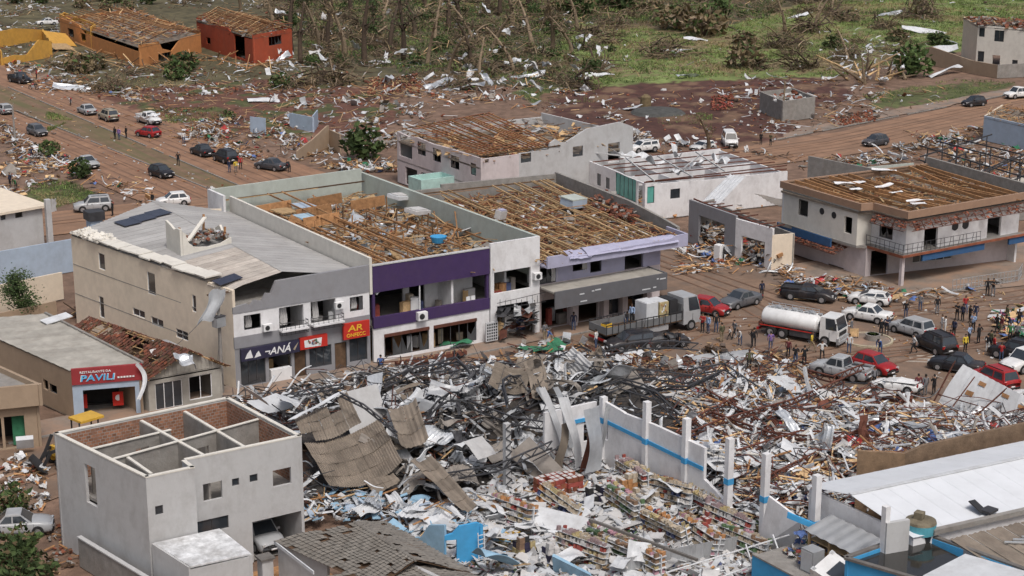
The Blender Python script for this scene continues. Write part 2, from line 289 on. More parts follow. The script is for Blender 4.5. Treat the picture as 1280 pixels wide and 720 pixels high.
# tyre tracks pressed into the mud
road_mat('track_mud',(.17,.10,.066),(.24,.14,.09),'A'); rt_=random.Random(6)
def track(pts,name='tyre_tracks'):
    b=MB()
    for off in (-.75,.75):
        P=[Vector((*p,0)) for p in pts]; Q=[]
        for a,c in zip(P,P[1:]): Q+=[a.lerp(c,i/12) for i in range(12)]
        Q.append(P[-1]); L=[];Rr=[]
        for i,p in enumerate(Q):
            d=(Q[min(i+1,len(Q)-1)]-Q[max(0,i-1)]).normalized(); n=Vector((-d.y,d.x,0)); c=p+n*(off+.12*noise.noise((p.x*.2,p.y*.2,off))); w_=.11+.05*noise.noise((p.x*.7,p.y*.7,3)); L.append(c+n*w_);Rr.append(c-n*w_)
        for i in range(len(Q)-1): b.poly([(v.x,v.y,TZ[0]) for v in (Rr[i],Rr[i+1],L[i+1],L[i])],'track_mud')
    TZ[0]+=.0012; structure(b.build(name))
TZ=[.0235]
for x in (74.6,77.2,79.4): track([(x+.6,190),(x,215),(x-1.2+rt_.gauss(0,.4),250),(x-3.4,300)])
for x in (87.5,90.4,93.2): track([(x,175),(x+.3,200),(x-.4,240),(x-.8,290)])
for y in (172.5,175.5,178): track([(140,y-.5),(165,y),(200,y+7),(240,y+13),(300,y+24)])
for q in range(9): y=rt_.uniform(104,119); track([(76+rt_.uniform(0,12),y),(98,y+rt_.gauss(0,3)),(112,y-rt_.uniform(0,6)),(134,y-rt_.uniform(4,14))])
for q in range(3): track([(101+q*3,112),(104+q*1.5,125),(105+q,150)])
track([(55,187.5),(75,186),(92,183)]); track([(22,112),(33,113.5),(50,119)])
# ================================================================ HELPERS FOR BUILDINGS AND DEBRIS
def onwall(p0,p1,x,y):
    d=fw+rt*((x-640)/F)+up*((360-y)/F); e=Vector((p1[0]-p0[0],p1[1]-p0[1])); L=e.length; e/=L; n=Vector((-e.y,e.x))
    t=(n.x*p0[0]+n.y*p0[1])/(n.x*d.x+n.y*d.y); q=d*t
    return (q.x-p0[0])*e.x+(q.y-p0[1])*e.y, H+q.z
def opx(p0,p1,boxes):
    out=[]
    for b in boxes:
        xc=(b[0]+b[2])/2;yc=(b[1]+b[3])/2
        u0=onwall(p0,p1,b[0],yc)[0];u1=onwall(p0,p1,b[2],yc)[0];z1=onwall(p0,p1,xc,b[1])[1];z0=onwall(p0,p1,xc,b[3])[1]
        out.append((min(u0,u1),max(u0,u1),z0,z1)+tuple(b[4:]))
    return out
WC=[0]
def lerp_top(top,u):
    for (a,za),(b,zb) in zip(top,top[1:]):
        if a<=u<=b: return za+(zb-za)*(u-a)/max(1e-6,b-a)
    return top[-1][1]
def wall(par,p0,p1,z0,z1,k,t=.2,ops=(),top=None,name='wall',frame='metal_dark'):
    p0=Vector((p0[0],p0[1],0));p1=Vector((p1[0],p1[1],0)); d=p1-p0; L=d.length; d/=L; nn=Vector((-d.y,d.x,0))
    ops=[(max(.05,o[0]),min(L-.05,o[1]),max(z0,o[2]),min(z1-.08,o[3]))+tuple(o[4:]) for o in ops if o[1]>.1 and o[0]<L-.1]
    us={0,L};zs={z0,z1}
    for o in ops: us|={o[0],o[1]}; zs|={o[2],o[3]}
    if top: us|={u for u,_ in top if 0<u<L}
    WC[0]+=1; dz_=(WC[0]%7)*.0017
    us=sorted(us);zs=sorted(zs); zs=[z for i,z in enumerate(zs) if i==0 or z-zs[i-1]>1e-4]; us=[u for i,u in enumerate(us) if i==0 or u-us[i-1]>1e-4]
    S={}
    for i in range(len(us)-1):
        for j in range(len(zs)-1):
            u=(us[i]+us[i+1])/2;z=(zs[j]+zs[j+1])/2; S[i,j]=not any(o[0]<u<o[1] and o[2]<z<o[3] for o in ops)
    b=MB()
    def V(i,j,s):
        z=zs[j]
        if top and j==len(zs)-1: z=max(zs[j-1]+.01,lerp_top(top,us[i]))
        if j==len(zs)-1: z-=dz_
        u=us[i]+(.003 if i==0 else -.003 if i==len(us)-1 else 0)
        return p0+d*u+nn*(t*s)+Vector((0,0,z))
    for (i,j),ok in S.items():
        if not ok: continue
        b.poly([V(i,j,0),V(i+1,j,0),V(i+1,j+1,0),V(i,j+1,0)],k); b.poly([V(i,j,1),V(i,j+1,1),V(i+1,j+1,1),V(i+1,j,1)],k)
        for di,dj,e in ((1,0,((i+1,j),(i+1,j+1))),(-1,0,((i,j),(i,j+1))),(0,1,((i,j+1),(i+1,j+1))),(0,-1,((i,j),(i+1,j)))):
            if not S.get((i+di,j+dj),False): (a,c),(f,g)=e; b.poly([V(a,c,0),V(f,g,0),V(f,g,1),V(a,c,1)],k)
    w=b.build(name,par)
    for o in ops:
        kd=o[4] if len(o)>4 else 'w'
        if kd=='o': continue
        window(par,p0,d,nn,o[0],o[1],o[2],o[3],kd,frame)
    return w
def window(par,p0,d,nn,u0,u1,z0,z1,kd,frame='metal_dark'):
    b=MB(); fwid=.05; dep=.07; Z=Vector((0,0,1)); c=lambda u,z,s=.09: p0+d*u+nn*s+Z*z
    for a,e in (((u0,z0+fwid/2),(u1,z0+fwid/2)),((u0,z1-fwid/2),(u1,z1-fwid/2))): b.beam(c(*a),c(*e),dep,fwid,frame)
    for u in (u0+fwid/2,u1-fwid/2): b.beam(c(u,z0+fwid),c(u,z1-fwid),fwid,dep,frame,ref=tuple(d))
    nm=max(0,int((u1-u0)/.85)-(1 if kd!='g' else 0))
    for i in range(nm): u=u0+(u1-u0)*(i+1)/(nm+1); b.beam(c(u,z0+fwid),c(u,z1-fwid),.04,dep*.8,frame,ref=tuple(d))
    o=b.build('door' if kd=='d' else 'window',par)
    n=nm+1
    for i in range(n):
        a0=u0+(u1-u0)*i/n+.04;a1=u0+(u1-u0)*(i+1)/n-.04
        if kd=='b' and R.random()<.55: continue
        q=MB()
        if kd=='b': q.poly([c(a0,z0+.05,.1),c(a1,z0+.05,.1),c(a1,z0+R.uniform(.2,.7)*(z1-z0),.1),c(a0+(a1-a0)*R.uniform(.3,.7),z0+R.uniform(.1,.4)*(z1-z0),.1),c(a0,z0+R.uniform(.3,.9)*(z1-z0),.1)],'glass_broken')
        else: q.poly([c(a0,z0+.05,.1),c(a1,z0+.05,.1),c(a1,z1-.05,.1),c(a0,z1-.05,.1)],'wood_dark' if kd=='d' else 'cyan_glass' if kd=='c' else 'glass')
        q.build('pane',o)
def slab(par,poly,z,t,k,name='floor'):
    return MB().prism(poly,z-t,z,k).build(name,par)
def text(par,s,org,h,k,xd=(1,0,0),ud=(0,0,1),shear=0.,name='lettering',width=None,ext=.015):
    c=bpy.data.curves.new('t','FONT'); c.body=s; c.size=h; c.shear=shear; c.extrude=ext; c.offset=h*.012
    o=bpy.data.objects.new('t',c); COL.objects.link(o); bpy.context.view_layer.update()
    me=bpy.data.meshes.new_from_object(o.evaluated_get(bpy.context.evaluated_depsgraph_get())); bpy.data.objects.remove(o)
    X=Vector(xd);U=Vector(ud);N=X.cross(U); b=MB(); vs=[v.co.copy() for v in me.vertices]
    mx=max(v.x for v in vs); f=width/mx if width else 1.
    b.v=[tuple(Vector(org)+X*v.x*f+U*v.y+N*v.z) for v in vs]; b.f=[tuple(p.vertices) for p in me.polygons]; b.m=[0]*len(b.f); b.mats=[k]; bpy.data.meshes.remove(me)
    return b.build(name,par)
def piece(b,kind,c,s,k,rr):
    yaw=rr.uniform(0,6.283); pit=rr.gauss(0,.22); c=Vector(c)
    if kind=='plank':
        w=rr.uniform(.06,.16); b.box(c,(s,w,rr.uniform(.03,.07)),k,(rr.uniform(-.5,.5),pit,yaw))
    elif kind=='chunk':
        M=Euler((rr.uniform(-.6,.6),rr.uniform(-.6,.6),yaw)).to_matrix(); hx=s*rr.uniform(.3,.55);hy=s*rr.uniform(.25,.5);hz=s*rr.uniform(.1,.3)
        P=[Vector((sx*hx*rr.uniform(.6,1),sy*hy*rr.uniform(.6,1),sz*hz*rr.uniform(.7,1))) for sz in (-1,1) for sx,sy in ((-1,-1),(1,-1),(1,1),(-1,1))]
        b.hexa([M@p+c for p in P],k)
    elif kind=='tile': b.box(c,(.38*s,.22*s,.03),k,(rr.gauss(0,.3),rr.gauss(0,.3),yaw))
    elif kind=='slab': b.box(c,(s,s*rr.uniform(.3,.8),.06),k,(rr.gauss(0,.35),rr.gauss(0,.35),yaw))
    elif kind=='rod':
        d=Vector((math.cos(yaw),math.sin(yaw),math.tan(pit)))*s; kk=Vector((rr.gauss(0,.2),rr.gauss(0,.2),rr.gauss(0,.16)))*s; b.tube([c-d*.5,c+kk,c+d*.5],rr.uniform(.018,.045),k,4)
    elif kind=='strip':
        M=Euler((rr.gauss(0,.5),pit*1.5,yaw)).to_matrix(); W=rr.uniform(.07,.22)+.03*s; b1=rr.gauss(0,.5); b2=rr.gauss(0,.35); ph=rr.uniform(0,6)
        b.grid(lambda u,v: M@Vector(((u-.5)*s,(v-.5)*W+b2*s*(u-.5)**2,b1*s*(u-.5)**2+.06*s*math.sin(u*5+ph)+W*.25*math.sin(v*3.1)))+c,6,2,k)
    elif kind in('sheet','rag'):
        M=Euler((rr.gauss(0,.45),pit*1.6,yaw)).to_matrix(); W=s*rr.uniform(.2,.5) if kind=='sheet' else s*rr.uniform(.6,1); bend=rr.gauss(0,.9); tw=rr.gauss(0,.5)
        nu,nv=(5,2) if kind=='sheet' else (4,4); ph=rr.uniform(0,9)
        def fn(u,v):
            a=(u-.5)*bend; x=(u-.5)*s; z=bend*s*.35*((u-.5)**2)*2+math.sin(u*7+ph)*.05*s+tw*(u-.5)*(v-.5)*W
            if kind=='rag': z+=.22*s*noise.noise((u*3+ph,v*3,ph)); x+=.2*s*noise.noise((u*2,v*3+ph,ph))
            return M@Vector((x,(v-.5)*W,z+math.sin(v*6)*.03*s))+c
        b.grid(fn,nu,nv,k)
def scatter(name,area,n,zf,mix,seed,label=None,cat=None,parent=None,dens=None):
    rr=random.Random(seed); b=MB(); xs=[p[0] for p in area];ys=[p[1] for p in area]; tot=sum(m[0] for m in mix); i=0;tries=0
    while i<n and tries<n*20:
        tries+=1; x=rr.uniform(min(xs),max(xs));y=rr.uniform(min(ys),max(ys))
        if not inpoly(x,y,area): continue
        if dens and rr.random()>dens(x,y): continue
        r=rr.uniform(0,tot)
        for m in mix:
            r-=m[0]
            if r<=0: break
        z=zf(x,y) if callable(zf) else zf
        piece(b,m[1],(x,y,z+abs(rr.gauss(0,m[4] if len(m)>4 else .08))),rr.uniform(*m[3])*(1.6 if rr.random()<.06 else 1),rr.choice(m[2]),rr); i+=1
    o=b.build(name,parent); o['kind']='stuff'
    if label: tag(o,label,cat)
    return o
WOODS=('wood','wood','wood_pale','wood_dark'); WHITES=('metal_white','metal_white','metal_bright','cloth_white','plaster_pale'); MIXED=('brick_piece','fibro','concrete','wood','metal_white')
def timber_roof(par,a,b,c,d,nr,nb,brk=.2,seed=1,wr=.09,hr=.15,kr='wood',kb='wood_pale',sag=.25,skip=0.,jit=.012):
    """a-b front edge, d-c back edge; rafters run front to back, battens across"""
    rr=random.Random(seed); a,b,c,d=map(Vector,(a,b,c,d)); P=lambda u,v: (a.lerp(b,u)).lerp(d.lerp(c,u),v)
    ro=MB().beam(a,b,.14,.12,'wood_dark').build('roof_frame',par); MB().beam(d,c,.14,.12,'wood_dark').build('wall_plate',ro)
    for i in range(nr):
        if rr.random()<skip: continue
        u=(i+.5+rr.gauss(0,.1))/nr; v0=rr.uniform(0,.45) if rr.random()<brk else .0; v1=rr.uniform(.55,.95) if rr.random()<brk else 1.
        p=P(u,v0)+Vector((0,0,.06-(rr.uniform(.3,1.)*sag*3 if v0 else 0))); q=P(min(1,max(0,u+rr.gauss(0,jit))),v1)+Vector((0,0,.06-(rr.uniform(.3,1)*sag*3 if v1<1 else 0)))
        MB().beam(p,q,wr,hr,kr).build('rafter',ro)
    for i in range(nb):
        v=(i+.5+rr.gauss(0,.12))/nb; u0=0.
        while u0<1:
            u1=min(1,u0+rr.uniform(.25,.7))
            if rr.random()>brk*1.2 and u1-u0>.05:
                MB().beam(P(u0,v)+Vector((0,0,hr*.5+.1)),P(u1,min(1,max(0,v+rr.gauss(0,.02))))+Vector((0,0,hr*.5+.1+rr.gauss(0,.03))),.07,.05,kb).build('batten',ro)
            u0=u1+.01
    return ro
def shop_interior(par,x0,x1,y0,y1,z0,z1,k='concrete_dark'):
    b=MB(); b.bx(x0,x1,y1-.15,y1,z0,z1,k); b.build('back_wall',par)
# ================================================================ THE STREET ROW (fronts at y = 123.4)
YF=123.4
mat('roof_zinc',(.33,.325,.32),rough=.6,dirt=.25,var=.12,scale=.4,wave=('Y',.5),rnd=.1); mat('roof_lined',(.42,.38,.34),rough=.8,dirt=.5,var=.2,scale=.6,wave=('Y',.75),rnd=.14)
# ---- beige building with the grey front
A=empty('shop_building',(53.2,YF,0),'beige two storey building with grey front, grey metal roof and broken cream parapet','building')
fl,fr,br,bl=(53.2,YF),(65.3,YF),(64.6,151.2),(48.7,147.8)
wall(A,bl,fl,0,8.15,'plaster_beige',.25,opx(bl,fl,[(123,317,131,337),(184,341,194,368),(240,369,245,390),(124,371,130,397),(166,387,181,396),(189,398,204,408),(220,413,235,424)]),frame='white_paint')
wall(A,br,(58.3,153.4),0,8.0,'plaster_beige',.25); wall(A,(58.3,153.4),bl,0,8.15,'plaster_beige',.25)
b=MB()
for z in (2.9,5.6): b.beam((bl[0]+.02,bl[1]-.1,z),(fl[0]-.02,fl[1]+.3,z),.05,.06,'concrete')
b.build('wall_joint',A)
fa=(53.2,YF);fb=(65.3,YF)
wall(A,fa,fb,0,3.35,'plaster_grey',.25,[(.45,2.6,.15,2.35,'g'),(2.9,4.9,.05,2.35,'o'),(5.15,6.2,.05,2.35,'d'),(6.5,8.5,.6,2.35,'g'),(8.8,9.9,.05,2.35,'d'),(10.15,11.8,.5,2.6,'g')],name='shop_front')
wall(A,(fa[0]-.02,fa[1]-.06),(fb[0],fb[1]-.06),3.35,4.3,'plaster_grey',.3,name='band')
wall(A,fa,fb,4.3,6.25,'plaster_white',.25,[(.9,2.35,4.75,5.95,'b'),(3.95,6.1,4.32,6.1,'o'),(6.75,9.0,4.32,6.15,'o'),(10.3,11.5,4.8,6.0,'b')],name='upper_wall')
wall(A,(fa[0]-.02,fa[1]-.06),(fb[0],fb[1]-.06),6.25,8.45,'plaster_grey',.3,top=[(0,6.75),(1.2,6.9),(1.5,6.72),(1.9,7.1),(2.5,6.9),(2.9,7.5),(3.3,7.4),(3.8,8.38),(12.1,8.5)],name='parapet')
wall(A,(65.32,151.2),(65.32,YF-.1),6,9.1,'plaster_cream',.24,name='party_wall')
slab(A,[(53.5,YF+.2),(65.1,YF+.2),(64.4,151),(49,147.6)],3.4,.2,'concrete'); slab(A,[(53.5,YF+.2),(65.1,YF+.2),(64.4,151),(49,147.6)],6.9,.15,'concrete','ceiling')
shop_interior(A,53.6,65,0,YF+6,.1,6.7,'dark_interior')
for x in (56.1,58.6,62.1): MB().bx(x-.08,x+.08,YF+.3,YF+5.8,.1,3.2,'plaster_white').build('partition',A)
for x in (56.9,59.6,60.0,62.6): MB().bx(x-.06,x+.06,YF+.3,YF+3,3.45,6.7,'plaster_white').build('partition',A)
for x0,x1 in ((57.1,59.4),(59.9,62.6)):
    b=MB(); 
    for z in (3.95,4.3,4.65,4.95): b.bx(x0,x1,YF-.62,YF-.58,z-.02,z+.02,'metal_dark'); b.bx(x0-.02,x0+.02,YF-.58,YF-.1,z-.02,z+.02,'metal_dark'); b.bx(x1-.02,x1+.02,YF-.58,YF-.1,z-.02,z+.02,'metal_dark')
    for i in range(7): x=x0+(x1-x0)*i/6; b.bx(x-.015,x+.015,YF-.61,YF-.585,3.9,5.,'metal_dark')
    b.build('balcony_railing',A)
    MB().bx(x0-.05,x1+.05,YF-.7,YF-.04,4.22,4.36,'plaster_white').build('balcony_slab',A)
def Arz(x,y):   # roof height: ridge drifting between the skewed eave and the party wall
    f=(y-YF)/25.; xl=53.2-4.5*f; xr=65.2; xm=57.6+.03*(y-YF)
    return 8.2+.75*(x-xl)/(xm-xl) if x<xm else 8.95-1.35*(x-xm)/(xr-xm)
for i in range(29):
    y0=YF+.15+i*1.05;y1=y0+1.02
    for s in (0,1):
        b=MB()
        def fn(u,v,y0=y0,y1=y1,s=s):
            y=y0+(y1-y0)*u; f=(y-YF)/25.; xl=53.1-4.5*f if y<147.8 else 48.7+(y-147.8)*1.75; xm=max(xl,57.6+.03*(y-YF)); xr=65.15 if y<151.3 else 65.15-(y-151.3)*2.6; xm=min(xm,xr); x=(xl+(xm-xl)*v) if s==0 else (xm+(xr-xm)*v)
            return (x,y,Arz(x,y)+.05*(1 if int(u*12)%3==0 else 0)+(.03 if s else 0)+ (-.9*max(0,(.22-v))*(1 if i<3 and s==0 else 0)))
        b.grid(fn,12,8,'roof_lined' if (s==0 and i<9) else 'roof_zinc'); o=b.build('roof_panel',A)
for i in range(15):   # broken cream coping along the side wall
    f0=i/15;f1=(i+.94)/15; rr=random.Random(i); w=rr.uniform(1.0,1.25); P=lambda f,s,z: Vector((fl[0]+(bl[0]-fl[0])*f+s,fl[1]+(bl[1]-fl[1])*f,z)); z=8.38+rr.uniform(0,.12); dz=.05*rr.random(); off=rr.uniform(-.12,.05)
    if i<=1: continue
    if i>=12: w*=.7; z-=.1
    MB().hexa([P(f0,-.15+off,z),P(f0,w,z+.12),P(f1,w+rr.uniform(-.1,.1),z+.12+dz),P(f1,-.15+off+rr.uniform(-.1,.1),z+dz),P(f0,-.15+off,z+.12),P(f0,w,z+.24),P(f1,w,z+.24+dz),P(f1,-.15+off,z+.12+dz)],'plaster_cream').build('coping',A)
b=MB(); rr=random.Random(4)
for i in range(46):
    f=rr.uniform(.78,.97); piece(b,'chunk',(fl[0]+(bl[0]-fl[0])*f+rr.uniform(-.1,1.3),fl[1]+(bl[1]-fl[1])*f,8.5+rr.uniform(0,.3)),rr.uniform(.4,.95),'plaster_cream',rr)
b.build('parapet_rubble',A)['kind']='stuff'
tx,ty=px2(226,317,8.7); tz=8.3        # water tank box standing on the roof, its walls broken
wall(A,(tx,ty+3.1),(tx,ty),tz,10.9,'plaster_cream',.2,top=[(0,10.95),(1.0,10.75),(1.8,10.5),(2.4,10.7),(3.1,10.75)],name='tank_box_wall')
wall(A,(tx+.22,ty),(tx+4.6,ty),tz,9.2,'plaster_cream',.2,top=[(0,10.6),(.3,10.2),(.55,9.5),(1.0,9.1),(2.2,8.95),(3.4,9.1),(4.38,9.5)],name='tank_box_wall')
wall(A,(tx+4.6,ty+.02),(tx+4.6,ty+3.1),tz,9.6,'plaster_cream',.2,top=[(0,9.5),(1,9.3),(2,10.2),(3.1,9.7)],name='tank_box_wall')
wall(A,(tx+4.4,ty+3.1),(tx+.2,ty+3.1),tz,9.6,'plaster_cream',.2,top=[(0,9.7),(1,9.2),(2,9.1),(4.2,10.6)],name='tank_box_wall')
scatter('rubble_fill',[(tx+.3,ty+.2),(tx+4.3,ty+.2),(tx+4.3,ty+2.9),(tx+.3,ty+2.9)],200,lambda x,y:9.15+.1*(x-tx),[(3,'chunk',('brick_piece','concrete','fibro','brick_piece'),(.2,.55)),(1,'plank',WOODS,(.6,1.4)),(1,'rag',('metal_grey','metal_bright'),(.3,.6))],5,parent=A)
for dx,dy,h in ((.35,1.2,1.2),(4.2,.6,.9),(3.2,2.7,1.7)): MB().beam((tx+dx,ty+dy,9.2),(tx+dx+.15,ty+dy+.1,9.4+h),.16,.16,'wood').build('post',A)
MB().beam((tx+.9,ty+.6,9.5),(tx+3.3,ty+2.4,10.9),.35,.14,'plaster_cream').build('beam',A)
def roof_item(name,par,x,y,dx,dy,k,ang=0,lift=.1):
    c=Vector((x,y)); pts=[]
    for sx,sy in ((-1,-1),(1,-1),(1,1),(-1,1)):
        X=sx*dx/2;Y=sy*dy/2; q=(x+X*math.cos(ang)-Y*math.sin(ang),y+X*math.sin(ang)+Y*math.cos(ang)); pts.append((q[0],q[1],Arz(*q)+lift))
    return MB().hexa([Vector(p) for p in pts]+[Vector(p)+Vector((0,0,.05)) for p in pts],k)
sp=empty('solar_array',(*px2(175,276,8.5),8.7),'row of three dark solar panels lying on the grey metal roof','solar panel')
C_=px(179,274.5,8.7)
for i in (-1,0,1): roof_item('panel',sp,C_.x+1.72*i*math.cos(.3),C_.y+1.72*i*math.sin(.3),1.66,2.2,'solar',.12,.16).build('panel',sp)
p=px2(284,348,8.6); tag(roof_item('solar_module',None,p[0],p[1],2.0,1.5,'solar',.05,.16).build('solar_module'),'single dark panel near the torn front corner of the grey roof','solar panel')
# shop signs
b=MB(); b.bx(53.6,58.7,YF-.34,YF-.1,2.3,3.3,'sign_dark'); s1=b.build('sign_board',A); text(s1,'¬ANÁ',(55.55,YF-.36,2.5),.82,'white_paint',shear=.25,width=2.35)
b=MB(); b.poly([(53.9,YF-.36,2.5),(54.6,YF-.36,2.5),(54.4,YF-.36,3.2),(54.1,YF-.36,2.9)],'white_paint'); b.poly([(54.7,YF-.36,2.45),(55.3,YF-.36,2.55),(55.1,YF-.36,3.0),(54.9,YF-.36,2.8)],'white_paint'); b.poly([(58.1,YF-.36,2.6),(58.25,YF-.36,2.5),(58.6,YF-.36,3.15),(58.3,YF-.36,2.85)],'pack_cream'); b.build('torn_print',s1)
b=MB(); b.bx(58.75,61.2,YF-.34,YF-.1,2.4,3.4,'sign_red'); s2=b.build('sign_board',A)
b=MB(); b.poly([(59.15,YF-.36,2.55),(60.6,YF-.36,2.5),(60.7,YF-.36,3.2),(59.1,YF-.36,3.15)],'white_paint'); rr=random.Random(3)
for i in range(14):
    x=rr.uniform(59.25,60.4);z=rr.uniform(2.6,3.0); b.poly([(x,YF-.375-.002*i,z),(x+rr.uniform(.1,.25),YF-.375-.002*i,z),(x+rr.uniform(.1,.2),YF-.375-.002*i,z+rr.uniform(.1,.25)),(x,YF-.375-.002*i,z+.15)],rr.choice(['pack_brown','pack_green','pack_cream','pack_blue','pack_yellow','pack_red']))
b.build('picture',s2)
b=MB(); b.bx(62.6,65.0,YF-.5,YF-.28,2.65,4.0,'sign_red'); s3=b.build('sign_board',A); text(s3,'AR',(63.0,YF-.52,3.3),.72,'yellow',shear=.1,width=1.35); text(s3,'ONFECC',(62.85,YF-.52,2.82),.42,'yellow',width=1.75)
for x,z in ((56.0,4.75),(62.4,5.6)):
    b=MB(); b.bx(x-.4,x+.4,YF-.42,YF-.08,z-.28,z+.28,'white_paint'); a=b.build('air_conditioner',A); b=MB(); b.cyl((x-.08,YF-.425,z),.2,.03,'plastic_dark',14,'y'); b.build('fan',a)
b=MB(); b.bx(56.2,58.0,YF-.2,YF+.3,.1,1.1,'white_paint'); b.build('counter',A)
# ---- purple building
B=empty('shop_building',(66,YF,0),'two storey shop with dark purple front and open roof full of broken timber','building')
p0,p1=(65.6,YF),(76.9,YF)
wall(B,p0,p1,0,3.05,'plaster_white',.25,[(1.0,5.3,.35,2.3,'b'),(5.75,10.0,.35,2.35,'b')],name='shop_front')
for x0,x1 in ((66.6,70.9),(71.35,75.6)): MB().bx(x0,x1,YF-.1,YF-.01,2.1,2.36,'rust').build('shutter_rail',B)
wall(B,(p0[0],YF-.1),(p1[0],YF-.1),3.0,3.95,'plaster_purple',.3,name='band')
wall(B,(p0[0],YF-.1),(p1[0],YF-.1),6.1,8.35,'plaster_purple',.3,name='parapet')
MB().bx(65.6,76.9,YF-.14,YF+.3,8.35,8.43,'plaster_pale').build('coping',B)
for x in (65.7,76.75): MB().bx(x-.12,x+.12,YF,YF+.3,3.95,6.1,'plaster_purple').build('pillar',B)
MB().bx(70.0,70.08,YF-.05,YF+.05,3.95,6.1,'white_paint').build('post',B)
wall(B,(65.7,YF+2.6),(76.8,YF+2.6),3.0,6.4,'plaster_white',.2,[(.4,4.2,3.1,5.6,'o'),(4.8,6.3,3.05,5.6,'o'),(7.6,8.8,3.05,5.4,'o')],name='inner_wall')
MB().bx(73.3,73.5,YF+.3,YF+2.6,3,6.3,'plaster_white').build('partition',B)
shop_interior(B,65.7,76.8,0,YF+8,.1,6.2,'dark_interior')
slab(B,[(65.6,YF+.1),(76.9,YF+.1),(76.9,154),(65.2,154)],3.2,.2,'concrete'); slab(B,[(65.6,YF+.1),(81.6,YF+.1),(81.6,155),(65.2,154)],6.3,.2,'fibro_pale','ceiling')
wall(B,(81.4,155.2),(64.4,154.2),0,9.3,'plaster_green',.25,name='back_wall'); wall(B,(64.4,154.2),(64.4,150.5),0,9.35,'plaster_white',.25)
timber_roof(B,(65.8,YF+.4,7.5),(81.4,YF+.4,7.5),(81.2,154,8.2),(65.5,153.5,8.2),22,9,.75,3,skip=.35,sag=.4)
AB=[(65.8,YF+.5),(81.4,YF+.5),(81.2,154),(65.5,153.5)]
scatter('roof_debris',AB,1250,lambda x,y:6.35+.5*max(0,noise.noise((x*.3,y*.3,2))),[(11,'plank',('wood','wood_pale','wood_pale','wood'),(.8,3.2),.45),(3,'slab',('wood_pale','wood','fibro','metal_white'),(.5,1.6),.3),(1,'rag',('cloth_white','wall_paleblue','metal_bright'),(.5,1.2),.3),(4,'chunk',('concrete','fibro','brick_piece','wood_dark'),(.2,.6),.15),(1,'rod',('metal_dark',),(1,2.5),.2)],11,parent=B)
for (X,Y,k_,lb) in ((500,247,'metal_white','pale upholstered mattress tilted on the torn open timber roof'),(522,265,'cloth_white','white boxy mattress base among the roof timbers')):
    p=px(X,Y,7.9); e=empty('mattress',p,lb,'mattress'); b=MB(); b.box(p+Vector((0,0,.1)),(2.0,1.6,.35),k_,(.08,.12,.3)); b.build('pad',e); b=MB(); b.box(p+Vector((0,0,.34)),(1.5,1.1,.08),'cloth_white',(.08,.12,.3)); b.build('top_cover',e)
p=px(548,300,7.4); e=empty('basin',p,'round blue plastic basin lying among the broken roof timbers','basin'); b=MB(); b.tube([p+Vector((0,0,z)) for z in (-.2,.35,.37,.1)],[.55,.75,.68,.5],'wall_blue',18); b.build('tub',e)
b=MB(); b.bx(69.6,70.5,YF-.55,YF-.12,3.15,3.85,'white_paint'); a=b.build('air_conditioner',B); b=MB(); b.cyl((69.95,YF-.56,3.5),.25,.03,'plastic_dark',14,'y'); b.build('fan',a)
for x in (75.2,75.7):
    e=empty('plastic_chair',(x,YF+.5,3.2),'white plastic chair on the purple balcony','chair','white chairs on the purple balcony'); b=MB(); b.bx(x-.2,x+.2,YF+.3,YF+.7,3.62,3.66,'white_paint'); b.build('seat',e); b=MB(); b.bx(x-.2,x+.2,YF+.68,YF+.72,3.66,4.15,'white_paint'); b.build('backrest',e)
    for sx in(-.18,.18):
        for sy in(.32,.68): b=MB(); b.bx(x+sx-.02,x+sx+.02,YF+sy-.02,YF+sy+.02,3.2,3.62,'white_paint'); b.build('leg',e)
# ---- narrow white building
C=empty('shop_building',(79,YF,0),'narrow white two storey front with one long dark window beside the purple shop','building')
p0,p1=(76.95,YF-.15),(82.0,YF-.15)
wall(C,p0,p1,3.1,8.75,'plaster_white',.25,[(.35,4.1,4.25,6.15,'o')],name='upper_wall'); 
for x0,x1 in ((76.95,77.6),(81.5,82.0)): MB().bx(x0,x1,YF-.15,YF+.2,0,3.1,'plaster_white').build('pillar',C)
wall(C,(81.75,156),(81.75,YF+.12),5,8.75,'plaster_green',.3,name='side_wall'); shop_interior(C,77,81.7,0,YF+7,.1,6.4,'dark_interior'); slab(C,[(77,YF+.2),(81.6,YF+.2),(81.6,YF+7),(77,YF+7)],3.3,.2,'concrete'); MB().bx(79.4,79.6,YF+1.5,YF+6.8,3.4,6.3,'plaster_white').build('partition',C)
b=MB(); b.bx(81.2,81.95,YF-.6,YF-.2,5.0,5.6,'white_paint'); a=b.build('air_conditioner',C); b=MB(); b.cyl((81.55,YF-.61,5.3),.22,.03,'plastic_dark',14,'y'); b.build('fan',a)
b=MB(); rr=random.Random(8)
for i in range(9): x=77.3+i*.55; b.beam((x,YF-1.1,3.1+rr.gauss(0,.1)),(x,YF-1.1,3.75+rr.gauss(0,.1)),.03,.03,'metal_dark')
b.beam((77,YF-1.1,3.7),(82,YF-1.1,3.95),.04,.04,'metal_dark'); b.beam((77,YF-1.1,3.2),(82,YF-1.1,3.1),.04,.04,'metal_dark'); b.build('railing',C)
b=MB(); rr=random.Random(12)
for i in range(30): piece(b,'sheet',(rr.uniform(77.6,81.4),YF-.6+rr.uniform(-.5,.6),rr.uniform(.3,2.8)),rr.uniform(.8,2),rr.choice(['metal_dark','metal_dark','metal_grey','rust']),rr)
for i in range(14): piece(b,'rod',(rr.uniform(77.6,81.4),YF-.6+rr.uniform(-.5,.4),rr.uniform(.3,2.8)),rr.uniform(1,2.4),'metal_dark',rr)
b.build('torn_shop_front',C)['kind']='stuff'
b=MB(); b.bx(76.1,77.3,YF-.75,YF-.65,.3,2.0,'metal_white'); 
